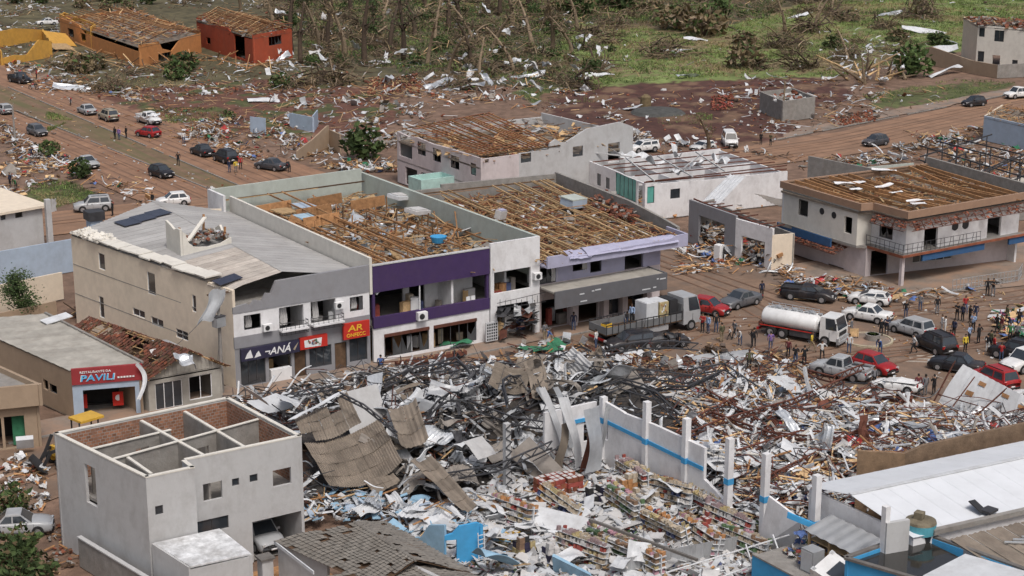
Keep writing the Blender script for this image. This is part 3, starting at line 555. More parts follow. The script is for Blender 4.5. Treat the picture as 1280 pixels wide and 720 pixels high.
for i in range(5):
    for j in range(6): b.bx(76.2+i*.22,76.34+i*.22,YF-.77,YF-.752,.4+j*.26,.56+j*.26,'plastic_dark')
tag(b.build('perforated_screen'),'pale perforated metal panel leaning by the purple shop','panel')
# ---- lilac building with grey canopy
D=empty('shop_building',(88,YF,0),'lilac two storey building with stripped timber roof and long grey street canopy','building')
p0,p1=(82.05,YF+.4),(95.6,YF+.4)
wall(D,p0,p1,4.2,6.3,'plaster_lilac',.25,opx(p0,p1,[(673,334,695,362,'b'),(716,324,734,338,'b'),(738,318,752,340,'b'),(781,312,804,337,'o')]),name='upper_wall')
wall(D,(95.6,YF+.4),(97.2,147.5),0,6.3,'plaster_lilac',.25,name='side_wall')
wall(D,p0,p1,0,4.2,'plaster_pinkish',.25,[(.5,3.4,.1,2.7,'o'),(4.5,6.6,.1,2.7,'o'),(6.9,8.9,.3,2.8,'g'),(9.4,11.7,.3,2.8,'b')],name='shop_front')
wall(D,(82.05,YF-1.3),(97.4,YF-1.3),6.05,7.15,'plaster_lilac',.2,top=[(0,7.1),(1.6,7.1),(2.1,6.85),(3.5,6.75),(9,6.9),(13.5,6.95),(14,7.15),(15.35,7.2)],name='fascia')
wall(D,(97.4,YF-1.3),(97.6,YF+2),6.05,7.2,'plaster_lilac',.2,name='fascia')
slab(D,[(82.05,YF-1.1),(97.2,YF-1.1),(97.3,YF+.5),(82.05,YF+.5)],6.2,.15,'plaster_lilac','soffit')
b=MB(); rr=random.Random(2)      # torn strips of lilac sheeting folded over the edge
for (x0,x1,o_) in ((84.3,85.2,.1),(85.0,86.6,.0),(86.2,89.8,.12),(89.6,96.2,.05)):
    b=MB(); b.grid(lambda u,v,x0=x0,x1=x1,o_=o_: (x0+(x1-x0)*u+.25*v, YF-1.5+1.5*v+.1*noise.noise((u*4,v*3,x0)), 6.55+o_+.75*v-.35*v*v+.08*noise.noise((u*5+x0,v*2,2))),10,5,'plaster_lilac'); b.build('torn_sheeting',D,solid=.03)
wall(D,(82.05,YF-2.5),(94.2,YF-2.5),2.7,4.25,mat('canopy_grey',(.125,.125,.135),dirt=.3,var=.08),.15,name='canopy_fascia'); MB().bx(82.1,94.1,YF-2.33,YF+.3,4.0,4.15,'fibro_pale').build('canopy_top',D); MB().bx(94.05,94.2,YF-2.35,YF+.3,2.75,4.25,'canopy_grey').build('canopy_side',D)
b=MB()
for x,z,w in ((84.6,3.62,.5),(85.9,3.72,.25),(86.25,3.76,.6),(84.7,2.95,.7),(91.4,3.0,.9),(92.6,3.05,.35),(93.0,3.78,.22),(93.35,3.72,.65)): b.bx(x,x+w,YF-2.53,YF-2.505,z,z+.11,'metal_white')
b.build('faded_lettering',D)
for x in (85.7,89.1,91.2,93.9): MB().bx(x-.28,x+.28,YF-.3,YF+.3,0,4.0,'plaster_pinkish').build('pillar',D)
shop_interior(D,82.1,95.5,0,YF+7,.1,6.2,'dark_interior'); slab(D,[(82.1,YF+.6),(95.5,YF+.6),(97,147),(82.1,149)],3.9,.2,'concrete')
slab(D,[(82.1,YF+.6),(95.6,YF+.6),(97.3,148),(82.1,150)],6.25,.2,'fibro_brown','ceiling')
wall(D,(98.4,YF+1.2),(101.0,148.6),5.6,7.75,'concrete',.3,top=[(0,7.2),(3,7.5),(9,7.9),(25,7.9)],name='party_wall'); wall(D,(101.0,148.6),(88.0,150.5),0,7.75,'concrete',.3,name='back_wall'); wall(D,(88,150.5),(82.1,151),0,7.4,'concrete',.3,name='back_wall')
timber_roof(D,(82.3,YF-.9,6.75),(97.2,YF-.9,6.75),(100.2,148,7.3),(82.6,149.5,7.3),24,8,.45,5,kr='wood_pale',kb='wood',skip=.12,jit=.035)
scatter('roof_debris',[(82.3,YF-.6),(97.1,YF-.6),(100,147.8),(82.4,149)],2600,6.35,[(9,'plank',('wood','wood_pale','wood','brick_piece','wood_pale'),(.5,2.2),.16),(5,'tile',('tile_red','brick_piece'),(.8,1.3),.1),(1,'slab',('fibro','metal_white'),(.4,.9),.2)],21,parent=D)
scatter('tile_heap',[px2(735,255,7),px2(752,240,7),px2(778,252,7),px2(800,272,7),px2(770,275,7)],260,lambda x,y:6.8+.3*R.random(),[(3,'tile',('tile_red','brick_piece'),(.9,1.5),.25),(1,'chunk',('concrete','brick_piece'),(.3,.6),.2)],22,parent=D)
p=px(717,250,7.6); e=empty('roof_hatch',p,'pale teal box lid sitting on the lilac building\'s stripped roof','hatch'); b=MB(); b.box(p+Vector((0,0,-.2)),(2.0,1.7,.8),'wall_paleblue',(.1,.05,.2)); b.build('box',e); b=MB(); b.box(p+Vector((0,0,.25)),(2.1,1.8,.1),'plaster_green',(.1,.05,.2)); b.build('lid',e)
p=px(626,268,7.6); tag(MB().box(p,(1.0,.7,.8),'cloth_white',(.2,.1,.4)).box(p+Vector((.1,-.1,.45)),(.8,.5,.1),'plaster_lilac',(.2,.1,.4)).build('carton'),'white carton sitting on the rafters of the lilac building','box')

b=MB(); rr=random.Random(14)     # studs standing up out of the wreck
for i in range(46):
    x=rr.uniform(68,80);y=rr.uniform(126,150); MB().beam((x,y,6.5),(x+rr.gauss(0,.1),y+rr.gauss(0,.1),6.5+rr.uniform(.8,1.7)),.1,.1,rr.choice(['wood_dark','wood'])).build('stud',B)
for i in range(5): x,y=((67.5,150),(70,146.5),(73,150.2),(69,143),(76,147))[i]; MB().beam((x,y,7.6),(x+3.4,y-.6,7.9),.12,1.0,'wood').build('panel_frame',B)
for x,y,c in ((69.5,148,'wood_pale'),(72,149.2,'wall_paleblue'),(70.2,144.8,'sky_sheet')): MB().box((x,y,7.75),(2.2,1.7,.12),c if c in MT else mat(c,(.36,.50,.60),dirt=.4),(.1,.08,.3)).build('ceiling_panel',B)

# things seen inside the openings
rr=random.Random(55)
for par,x0,x1,zs_ in ((A,53.8,65,(.1,3.42)),(B,65.9,76.6,(.1,3.22)),(C,77.2,81.5,(.1,3.32)),(D,82.4,95.3,(.1,3.92))):
    for z in zs_:
        for i in range(9):
            x=rr.uniform(x0+.3,x1-.3); k=rr.choice(['white_paint','wood_pale','wood','fibro','pack_blue','pack_red','metal_white','cloth_white','pack_cream']); h=rr.uniform(.6,1.7); MB().box((x,YF+rr.uniform(.9,2.3),z+h/2),(rr.uniform(.4,1.1),rr.uniform(.3,.6),h),k,rr.gauss(0,.4)).build('furniture',par)
for (x,z,w_,h_) in ((54.4,4.8,.5,1.1),(57.4,4.5,.6,1.5),(60.3,4.5,.5,1.5),(63.8,4.9,.5,1.0),(83.6,4.3,.6,1.7),(86.9,4.6,.5,1.4)):
    b=MB(); b.grid(lambda u,v:(x+w_*u+.05*math.sin(v*5),YF+.45+.06*math.sin(u*18),z+h_*v),16,4,'cloth_white'); b.build('curtain',A if x<66 else D,solid=.01)
# ================================================================ OTHER NEAR BUILDINGS
# ---- restaurant with red sign
J=empty('restaurant_building',(42.4,122.8,0),'low restaurant with pale sheet roof and red sign above its entrance','building')
jf0,jf1,jb1,jb0=(40.0,123.5),(44.9,121.9),(42.9,138.6),(36.6,141)
wall(J,jb0,jf0,0,3.75,'plaster_tan',.2,opx(jb0,jf0,[(54,475,60,487,'o'),(62,481,71,491,'b')])); wall(J,jf1,jb1,0,3.75,'plaster_tan',.2); wall(J,jb1,jb0,0,3.75,'plaster_tan',.2)
wall(J,jf0,jf1,0,2.95,'wall_paleblue',.2,[(.75,4.6,.05,2.25,'o')],name='entrance_wall'); wall(J,(jf0[0]-.05,jf0[1]-.12),(jf1[0]+.05,jf1[1]-.12),2.75,4.0,'sign_maroon',.3,name='sign_fascia')
d=(Vector(jf1)-Vector(jf0)).normalized(); d=Vector((d.x,d.y,0)); 
text(J,'RESTAURANTE DA',Vector((jf0[0],jf0[1],3.62))+d*.55-Vector((0,.16,0)),.24,'white_paint',xd=d,width=2.3); text(J,'PAVILI',Vector((jf0[0],jf0[1],2.98))+d*.5-Vector((0,.15,0)),.72,'white_paint',xd=d,shear=.12,width=2.66,name='lettering_outline'); text(J,'PAVILI',Vector((jf0[0],jf0[1],3.02))+d*.55-Vector((0,.19,0)),.64,'cyan_letter',xd=d,shear=.12,width=2.55)
b=MB(); 
for i in range(6): b.beam(Vector((jf0[0],jf0[1]-.16,3.12))+d*(3.3+i*.22),Vector((jf0[0],jf0[1]-.16,3.12))+d*(3.46+i*.22),.03,.12,'white_paint')
b.build('small_print',J)
for i in range(14):
    f0=i/14;f1=(i+1)/14
    def fn(u,v): 
        g=f0+(f1-f0)*u; L=Vector((jf0[0]-.1,jf0[1]+.1,3.85)).lerp(Vector((jb0[0]-.1,jb0[1],3.95)),g); Q=Vector((jf1[0]+.1,jf1[1]+.1,3.95)).lerp(Vector((jb1[0]+.1,jb1[1],4.1)),g); p=L.lerp(Q,v); return (p.x,p.y,p.z+.05*u+.02*math.sin(v*40))
    MB().grid(fn,2,36,'fibro_pale').build('roof_panel',J)
MB().beam((jf1[0]+.15,jf1[1]+.1,4.05),(jb1[0]+.15,jb1[1],4.2),.2,.18,'concrete').build('parapet_edge',J); MB().beam((jf0[0],jf0[1]+3,.1),(jf1[0],jf1[1]+3,.1),.1,.2,'dark_interior').build('inner_step',J)
slab(J,[jf0,jf1,(jb1[0],jb1[1]),(jb0[0],jb0[1])],.08,.06,'concrete'); b=MB(); b.beam((jf0[0]+.2,jf0[1]+3.4,1.5),(jf1[0]-.2,jf1[1]+3.4,1.5),.1,2.7,'dark_interior'); b.build('back_wall',J)
for u in (1.0,3.7):
    p=Vector((jf0[0],jf0[1]+1.2,1.0))+d*u; b=MB(); b.box(p,(.8,.08,1.1),'sign_red',math.atan2(d.y,d.x)); q=b.build('drink_poster',J); b=MB(); b.cyl(p+Vector((0,-.06,.1)),.24,.02,'white_paint',12,'y'); b.build('round_mark',q)
tag(MB().box((43.2,136.2,4.3),(2.4,1.1,.07),'metal_white',(.1,-.08,.2)).build('metal_sheet'),'white rectangular sheet lying on the pale restaurant roof','sheet')
b=MB(); b.grid(lambda u,v:(44.3+.5*math.sin(u*4)+v*.35,121.5-.5*u+.2*math.sin(u*5),4.1-2.6*u+.15*math.sin(v*3)),14,3,'metal_white'); tag(b.build('hanging_flashing',solid=.02),'twisted white flashing strip hanging over the corner of the red sign','sheet')
# ---- little house with red tiles
K=empty('tiled_house',(48.2,122,0),'small wooden fronted house with broken red clay tile roof','house')
kx0,kx1,ky=45.35,51.4,121.9; kxm=48.6; kb=134.5; kox=-.33   # lean of the side lines
wall(K,(kx0,ky),(kx1,ky),0,2.7,'fibro_pale',.15,[(.55,2.75,.05,2.2,'g'),(3.3,5.2,.35,2.25,'b')],name='front_wall',frame='white_paint')
b=MB(); n=18
for i in range(n):
    x0=kx0+(kx1-kx0)*i/n;x1=kx0+(kx1-kx0)*(i+.96)/n; zt=lambda x: 2.7+1.75*(1-abs(x-kxm)/(kxm-kx0 if x<kxm else kx1-kxm)); p=MB().hexa([(x0,ky-.03,2.7),(x1,ky-.03,2.7),(x1,ky+.03,2.7),(x0,ky+.03,2.7),(x0,ky-.03,zt(x0)),(x1,ky-.03,zt(x1)),(x1,ky+.03,zt(x1)),(x0,ky+.03,zt(x0))],'fibro_pale').build('board',K)
wall(K,(kx0-3.5,kb),(kx0,ky),0,2.7,'fibro_pale',.15); wall(K,(kx1,ky),(kx1-2.9,kb),0,2.7,'fibro_pale',.15); slab(K,[(kx0,ky),(kx1,ky),(kx1-3,kb),(kx0-3.4,kb)],2.6,.1,'wood_dark','ceiling'); b=MB(); b.bx(kx0,kx1,ky+2.5,ky+2.6,.05,2.5,'dark_interior'); b.build('back_wall',K)
rr=random.Random(31)
def Kp(s,g,v): # s side, g along y, v 0 eave 1 ridge
    y=ky-.5+(kb-ky+.5)*g; off=kox*(y-ky)*.8; xe=(kx0-.45 if s==0 else kx1+.45)+off; xr=kxm+off; return Vector((xe+(xr-xe)*v,y,2.62+1.85*v))
b=MB()
for s in (0,1):
    for i in range(34):
        for j in range(16):
            g=(i+.5)/34;v=(j+.5)/16; p=Kp(s,g,v); 
            hole=noise.noise((p.x*.55,p.y*.45,4.4))>.28
            if hole and rr.random()<.75: continue
            sl=math.atan2(1.85,3.3); b.box(p+Vector((0,0,.06+rr.gauss(0,.015)+j*.002)),(.32,.33,.04),rr.choice(['tile_red','tile_red','tile_red','wood_dark','brick_piece']),(rr.gauss(0,.12),(-sl if s==0 else sl)+rr.gauss(0,.08),rr.gauss(0,.13)))
ko=b.build('roof_tiles',K); ko['kind']='stuff'
for s in (0,1):
    for i in range(11): MB().beam(Kp(s,(i+.5)/11,0)-Vector((0,0,.06)),Kp(s,(i+.5)/11,1)-Vector((0,0,.06)),.07,.1,'wood').build('rafter',ko)
    for j in range(8): MB().beam(Kp(s,0,(j+.5)/8)-Vector((0,0,.01)),Kp(s,1,(j+.5)/8)-Vector((0,0,.01)),.06,.04,'wood_pale').build('batten',ko)
def loose_sheet(name,label,p,w,l,k,rot,crumple=.15,group=None,cat='sheet',ribs=0,seed=0):
    M=Euler(rot).to_matrix(); b=MB(); nu,nv=10,max(6,ribs*4)
    b.grid(lambda u,v: p+M@Vector(((u-.5)*l,(v-.5)*w,crumple*l*noise.noise((u*2.2+seed,v*1.6,seed*1.3))+(.04*math.sin(v*ribs*2*math.pi) if ribs else 0))),nu,nv,k); return tag(b.build(name,smooth=False,solid=.02),label,cat,group)
loose_sheet('metal_sheet','pale flat sheet lying on the broken red tile roof',px(208,430,4.0),1.6,1.9,'metal_bright',(.25,.2,.5),.05); loose_sheet('metal_sheet','crumpled pale sheet snagged on the gable of the tiled house',px(232,450,4.2),1.2,1.9,'metal_bright',(.5,.4,.3),.35,seed=3)
loose_sheet('metal_sheet','small pale sheet lower on the red tile roof',px(201,440,3.9),.9,1.5,'cloth_white',(.3,.1,.1),.1,seed=5)
# ---- tan flat roofed shop at the left edge
L_=empty('corner_shop',(30,119,0),'tan flat roofed shop with open front beside the restaurant','building')
l0,l1=(24,122.4),(36.1,119.2); ld=(Vector(l1)-Vector(l0)).normalized(); 
wall(L_,l0,l1,0,3.4,'plaster_tan',.25,[(7.2,8.6,.5,2.4,'g'),(8.8,9.8,.1,2.45,'o'),(10,11.4,.1,2.5,'o')],name='shop_front'); wall(L_,(l0[0],l0[1]-.6),(l1[0]+.1,l1[1]-.6),3.3,4.9,'plaster_tan',.3,name='fascia'); wall(L_,(l1[0]+.1,l1[1]-.6),(34.3,128),3.3,4.9,'plaster_tan',.25,name='fascia'); wall(L_,l1,(34.2,128),0,3.4,'plaster_tan',.2)
slab(L_,[(24,122),(36,119),(34.2,128),(22,131)],4.5,.2,'concrete','roof'); b=MB(); b.beam((l0[0],l0[1]+3,1.5),(l1[0]-.5,l1[1]+3,1.5),.1,3,'dark_interior'); b.build('back_wall',L_)
b=MB(); p=Vector((34.9,119.9,0)); b.box(p+Vector((0,.3,1.2)),(1.1,.08,2.2),'green_tarp',-.26); b.build('door',L_)
b=MB(); 
for z in (.9,1.4,1.9):
    for i in range(7): b.box((31.3+i*.19,121.2-i*.05,z),(.14,.2,.3),R.choice(PROD))
b.build('shelf_goods',L_); tag(MB().box((34.6,118.3,.9),(1.2,.4,.9),'metal_white',(.5,0,-.3)).build('chest_lid'),'white lid leaning at the front of the tan shop','lid')
# ---- pale houses at the left edge, further back
Mh=empty('pale_house',(50,176,0),'white flat roofed house at the left edge behind the pale blue wall','house')
m1=px2(48,290,2.2); mt=(55.3,178.5)
wall(Mh,(36,172.5),(55.3,176.5),0,4.4,'plaster_pale',.25,opx((36,172.5),(55.3,176.5),[(1,268,7,275,'b'),(19,264,28,272,'b')])); wall(Mh,(55.3,176.5),(53,192),0,4.4,'plaster_pale',.25); slab(Mh,[(35,172),(56,176.2),(53.5,192.5),(33,190)],4.65,.25,'plaster_beige','roof'); MB().bx(53.3,53.9,190.5,192.3,4.4,5.5,'concrete').build('parapet_stub',Mh)
MB().bx(55.45,56,175.6,176.2,0,5.3,'plaster_pale').build('corner_post',Mh)
b=MB(); b.grid(lambda u,v:(56.0+.5*v+.1*noise.noise((u*4,v*4,1)),175.4+.2*u,5.4-1.4*u+.2*noise.noise((u*3,v*3,7))),8,6,'cloth_white'); tag(b.build('cloth',solid=.02),'white cloth hanging from the corner post of the flat roofed house','cloth')
MB2=empty('garden_wall',(48,165,0),'pale blue garden wall in front of the flat roofed house','wall'); wall(MB2,(38,163.3),(57.6,166.2),0,3.3,'wall_paleblue',.2); wall(MB2,(57.6,166.2),(57.6,170),0,3.3,'wall_paleblue',.2)
tw=empty('tank_stand',(57.8,169.5,0),'small blue stand with a charred dark top behind the pale blue wall','tank'); b=MB(); b.bx(57.9,59.2,169.3,170.6,0,4.0,'wall_paleblue'); b.build('stand',tw); b=MB(); b.bx(57.7,59.4,169.1,170.8,4.0,4.9,'metal_dark'); b.build('top',tw)
lw=empty('yard_wall',(46,158,0),'long tan yard wall running to the beige building','wall'); wall(lw,(34,153),(50.5,156.5),0,2.6,'plaster_beige',.2); wall(lw,(32,147.5),(48,151),0,1.5,'plaster_tan',.2)
# ---- unfinished pale house in the foreground
N_=empty('unfinished_house',(38,96,0),'pale unfinished two storey house with open top and bare brick inside its walls','house')
na,nb,nc,nc2,nd,ne=(31.4,101.1),(33.4,91.0),(36.4,91.0),(36.4,92.4),(44.0,92.4),(43.2,101.6)
kN='plaster_pale'
wall(N_,na,nb,0,7.5,kN,.2,opx(na,nb,[(107,583,120,630,'o')])); wall(N_,nb,nc,0,7.5,kN,.2,opx(nb,nc,[(194,632,204,643,'w')])); wall(N_,nc,nc2,0,7.5,kN,.2)
wall(N_,nc2,nd,0,7.5,kN,.2,opx(nc2,nd,[(254,603,278,625,'o'),(290,598,299,607,'w'),(312,593,322,602,'w'),(341,586,364,607,'o'),(246,648,286,664,'w')])+[(4.1,7.45,.0,2.65,'o')]); wall(N_,nd,ne,0,7.5,kN,.2); wall(N_,ne,na,0,7.5,kN,.2)
for p,q,z0 in ((ne,na,6.0),(nd,ne,6.0)):   # bare brick lining inside the parapet, one sheet proud of the plaster
    P0=Vector(p);P1=Vector(q);dd=(P1-P0).normalized();nn=Vector((-dd.y,dd.x))*.215; wall(N_,tuple(P0+nn+dd*.25),tuple(P1+nn-dd*.25),4.3,7.4,'brick',.06,name='brick_lining')
Nin=[(31.7,100.8),(33.6,91.2),(36.3,91.2),(36.5,92.6),(43.8,92.6),(43.0,101.3)]
slab(N_,Nin,4.3,.2,'concrete'); slab(N_,Nin,.08,.06,'concrete')
for p,q,z1 in (((38.0,92.6),(37.0,101.2),7.25),((40.6,92.6),(40.0,101.2),7.25),((33.0,95.4),(43.4,97.2),7.3),((32.6,98.0),(38,98.6),7.2),((34.2,92.2),(34.0,95.5),7.2)):
    L=math.hypot(q[0]-p[0],q[1]-p[1]); wall(N_,p,q,4.3,z1,'concrete',.14,[(L*.55,L*.55+.9,4.32,6.5,'o')] if L>4 else (),name='partition')
    MB().beam((p[0]-.02,p[1],z1+.03),(q[0],q[1],z1+.03),.2,.06,'plaster_cream').build('partition_cap',N_)
for a_,b_ in ((na,nb),(nb,nc),(nc,nc2),(nc2,nd),(nd,ne),(ne,na)):
    P0=Vector(a_);P1=Vector(b_);dd=(P1-P0).normalized();nn=Vector((-dd.y,dd.x))*.11; q0=P0+nn;q1=P1+nn; MB().beam((q0.x,q0.y,7.54),(q1.x,q1.y,7.54),.26,.08,'plaster_cream').build('parapet_cap',N_)
b=MB(); b.bx(40.2,40.35,92.7,98,.1,4.1,'concrete'); b.build('garage_wall',N_); b=MB(); b.bx(40.4,43.7,98,98.1,.1,4.1,'concrete_dark'); b.build('garage_back',N_)
le=empty('lean_to',(36,88,0),'low lean-to with a peeling white flat roof in front of the unfinished house','shed')
wall(le,(33.45,90.8),(34.25,87.3),0,3.4,kN,.2,top=[(0,3.5),(3.6,3.15)]); wall(le,(34.25,87.3),(38.1,87.1),0,3.0,kN,.2); wall(le,(38.1,87.1),(37.8,90.8),0,3.1,kN,.2)
mat('peeling',(.62,.63,.64),var=.3,scale=2.2,dirt=.9,dcol=(.16,.14,.12)); MB().hexa([(33.6,90.85,3.4),(34.35,87.25,3.1),(38.05,87.15,3.05),(37.7,90.85,3.35),(33.6,90.85,3.5),(34.35,87.25,3.2),(38.05,87.15,3.15),(37.7,90.85,3.45)],'peeling').build('roof',le)
gp=empty('gate_pillar',(38.9,87.3,0),'short pale gate pillar with a dark cap by the carport drive','pillar'); MB().bx(38.6,39.3,86.9,87.6,0,2.6,kN).build('shaft',gp); MB().bx(38.5,39.4,86.8,87.7,2.6,2.72,'concrete_dark').build('cap',gp)
yw=empty('boundary_wall',(31.5,93,0),'weathered brown concrete boundary wall below the pale house','wall'); wall(yw,(31.3,97.6),(33.9,82),0,1.9,'concrete',.2); MB().beam((31.38,97.6,1.95),(33.98,82,1.95),.3,.08,'plaster_pale').build('cap',yw)
dk=empty('timber_deck',(41,88,0),'brown plank deck in front of the carport','deck')
for i in range(9): MB().box((41.3,86.4+i*.52,.12),(4.6,.48,.06),'wood',-.03).build('plank',dk)
# ---- corner building with brown band and balcony
Hb=empty('corner_building',(124,120,0),'white corner building with brown roof band, balcony railing and torn red tile awning','building')
hx,hy=119.5,116.6; hx1=136.0
wall(Hb,(118.9,133.8),(118.4,122.2),3.05,6.7,'plaster_cream',.25,opx((118.9,133.8),(118.4,122.2),[(998,250,1010,270,'b'),(1055,271,1065,292,'o')]),name='upper_wall')
wall(Hb,(118.4,122.2),(120.3,122.2),3.05,6.7,'plaster_cream',.25); wall(Hb,(120.3,122.2),(120.3,117.5),3.05,6.5,'plaster_white',.25,opx((120.3,122.2),(120.3,117.5),[(1099,282,1116,298,'b')]),name='upper_wall')
wall(Hb,(120.3,117.5),(hx1,117.5),3.05,6.5,'plaster_white',.25,opx((120.3,117.5),(hx1,117.5),[(1155,285,1172,312,'o'),(1190,279,1198,287,'o'),(1203,277,1211,284,'o'),(1234,272,1251,299,'o')]),name='upper_wall')
for X,Y in ((1027.5,264),(1042.5,269)): 
    u,z=onwall((118.9,133.8),(118.4,122.2),X,Y); b=MB(); b.tube([(118.9-.5*u/11.6-.03,133.8-u,z),(118.9-.5*u/11.6+.04,133.8-u,z)],[.34,.34],'plastic_dark',16); b.build('dark_window_disc',Hb)  # solid dark disc on the uncut wall, its colour standing in for a dark opening
for X,Y in ((1194,283),(1207,281)):
    u,z=onwall((120.3,117.5),(hx1,117.5),X,Y); b=MB(); b.tube([(120.3+u,117.47,z),(120.3+u,117.54,z)],[.42,.42],'plastic_dark',16); b.build('dark_window_disc',Hb)  # dark disc laid over the cut hole, painted as dark as the opening
wall(Hb,(118.7,134),(118.2,121.6),6.8,7.5,'plaster_tan2' if 'plaster_tan2' in MT else mat('plaster_tan2',(.32,.205,.14),dirt=.5,var=.06),.3,name='roof_band'); 
for p,q in (((118.2,121.6),(hx,121.3)),((hx,121.3),(hx,hy)),((hx,hy),(hx1+.5,hy)),((hx1+.5,hy),(138.3,132.5)),((138.3,132.5),(118.7,134))): wall(Hb,p,q,6.8,7.5 if p!=(hx1+.5,hy) else 8.2,'plaster_tan2' if p!=(hx1+.5,hy) else 'concrete',.3,name='roof_band')
wall(Hb,(hx1,117.5),(138,132.5),0,6.6,'plaster_white',.25); wall(Hb,(138,132.5),(118.9,133.8),0,6.6,'plaster_white',.25)
slab(Hb,[(118.5,133.6),(118.3,121.9),(119.6,121.5),(119.6,116.8),(136.2,116.8),(138,132.3)],6.6,.2,'fibro_brown','ceiling')
timber_roof(Hb,(119.9,117.2,7.2),(136.2,117.2,7.2),(137.8,132,7.4),(119.2,133.2,7.4),27,0,.4,9,wr=.14,hr=.32,kr='wood',sag=.3,skip=.08,jit=.02)
scatter('roof_debris',[(119.9,117.2),(136,117.2),(137.6,132),(119.2,133)],620,6.8,[(7,'plank',('wood','wood_pale','wood'),(.5,1.8),.15),(2,'tile',('tile_red','brick_piece'),(.8,1.2),.15)],33,parent=Hb)
slab(Hb,[(118.4,122.2),(118.4,133.7),(138,132.4),(hx1,hy+.3),(hx-.2,hy+.3),(hx-.2,121.5)],3.2,.25,'concrete','balcony_floor')
kb_=mat('paint_blue',(.035,.10,.22),dirt=.3,var=.1); wall(Hb,(118.5,134),(118.15,125.6),2.35,3.2,kb_,.2,name='blue_band'); wall(Hb,(122,hy+.2),(130.5,hy+.2),2.3,3.0,kb_,.2,name='blue_band'); wall(Hb,(134,hy+.2),(136.3,hy+.2),2.3,3.05,kb_,.2,name='blue_band'); MB().bx(hx-.25,136.3,hy+.05,hy+.25,3.0,3.2,'brick_piece').build('balcony_edge',Hb); MB().bx(hx-.28,hx-.1,hy+.25,121.8,2.95,3.2,'brick_piece').build('balcony_edge',Hb)
wall(Hb,(119.6,133.8),(119.2,121.6),0,3.0,'plaster_pinkish',.25,opx((119.6,133.8),(119.2,121.6),[(1006,325,1024,352,'o'),(1034,332,1054,362,'o')]),name='ground_wall'); wall(Hb,(119.2,121.6),(hx1,118.6),0,3.0,'plaster_pinkish',.25,[(.6,2.6,.1,2.6,'o'),(5.5,10.2,.9,2.5,'b')],name='ground_wall',frame='white_paint')
b=MB(); b.bx(119.9,135.5,126,126.1,.1,3,'dark_interior'); b.build('back_wall',Hb)
b=MB(); b.bx(hx+.1,hx+.45,hy+.5,hy+.85,.1,3.,'plaster_pinkish'); b.build('pillar',Hb)
def railing(par,pts,z0,h,k,step=.55,lean=0,name='railing'):
    b=MB()
    for (x0,y0),(x1,y1) in zip(pts,pts[1:]):
        n=max(1,int(math.hypot(x1-x0,y1-y0)/step))
        for zz in (z0+h,z0+h*.5,z0+.1): b.beam((x0,y0,zz),(x1,y1,zz),.04,.04,k)
        for i in range(n+1): x=x0+(x1-x0)*i/n;y=y0+(y1-y0)*i/n; b.beam((x,y,z0),(x+lean*R.gauss(0,.1),y+lean*R.gauss(0,.1),z0+h),.035,.035,k)
    return b.build(name,par)
railing(Hb,[(hx-.05,121.9),(hx-.05,hy+.35),(130,hy+.35)],3.2,1.0,'metal_dark',.6,1,'balcony_railing')
def tile_awning(par,a,b_,out,z1,z0,seed,gap=.25):
    rr=random.Random(seed); a=Vector((*a,0));b_=Vector((*b_,0));out=Vector((*out,0)); L=(b_-a).length; n=int(L/.3); m=MB()
    for i in range(n):
        for j in range(4):
            if rr.random()<gap: continue
            p=a.lerp(b_,(i+.5)/n)+out*(j+.5)/4+Vector((0,0,z1+(z0-z1)*(j+.5)/4+rr.gauss(0,.03))); m.box(p,(.27,.3,.035),rr.choice(['tile_red','brick_piece','tile_red']),(rr.gauss(0,.35),rr.gauss(0,.35),rr.uniform(-.3,.3)+math.atan2((b_-a).y,(b_-a).x)))
    t_=m.build('awning_tiles',par); t_['kind']='stuff'
    for i in range(max(2,int(L/1.1))): q=a.lerp(b_,(i+.5)/max(2,int(L/1.1))); MB().beam(q+Vector((0,0,z1-.05)),q+out+Vector((0,0,z0-.05)),.05,.07,'rust').build('awning_bracket',t_)
    for j in (0,.5,1): MB().beam(a+out*j+Vector((0,0,z1+(z0-z1)*j-.02)),b_+out*j+Vector((0,0,z1+(z0-z1)*j-.02)),.05,.05,'rust').build('awning_bar',t_)
tile_awning(Hb,(hx+.1,121.2),(hx+.1,hy),(-.55,0),6.55,5.65,1,.18); tile_awning(Hb,(hx,hy),(136,hy),(0,-.6),6.55,5.75,2,.45); tile_awning(Hb,(119.3,131.5),(119.0,124.0),(-1.7,0),2.6,2.05,3,.12)
ra=empty('ramp_railing',(126,113,0),'pale metal ramp railing in front of the corner building','railing'); railing(ra,[(122.3,113.0),(130.4,112.2),(132.5,113.6)],.1,1.15,'metal_bright',.45,.3)
# ---- roofless house with teal windows
Fh=empty('roofless_house',(124,158,0),'roofless white house with pale green windows and bent steel roof frames','house')
f0,f1,f2,f3=(117.8,167.3),(115.5,152.6),(134.5,150.6),(137,166)
wall(Fh,f0,f1,0,4.3,'plaster_white',.2,opx(f0,f1,[(746,217,751,232,'w'),(757,222,762,236,'w'),(769,220,795,248,'c'),(796,229,803,258,'o')]),top=[(0,4.3),(1.2,4.1),(2,3.5),(3,3.7),(4.2,4.3),(9,4.3),(9.6,3.9),(11,4.2),(20,4.3)]); wall(Fh,f1,f2,0,4.1,'plaster_white',.2,opx(f1,f2,[(809,233,818,254,'c'),(838,236,850,248,'w')])+[(9,10.5,1.2,2.6,'o')],top=[(0,4.1),(7,4.0),(7.3,3.6),(12,3.5),(19.1,3.3)]); wall(Fh,f2,f3,0,3.6,'plaster_white',.2); wall(Fh,f3,f0,0,3.8,'plaster_white',.2,[(4,6,1,2.4,'o'),(10,12,.1,2.3,'o')])
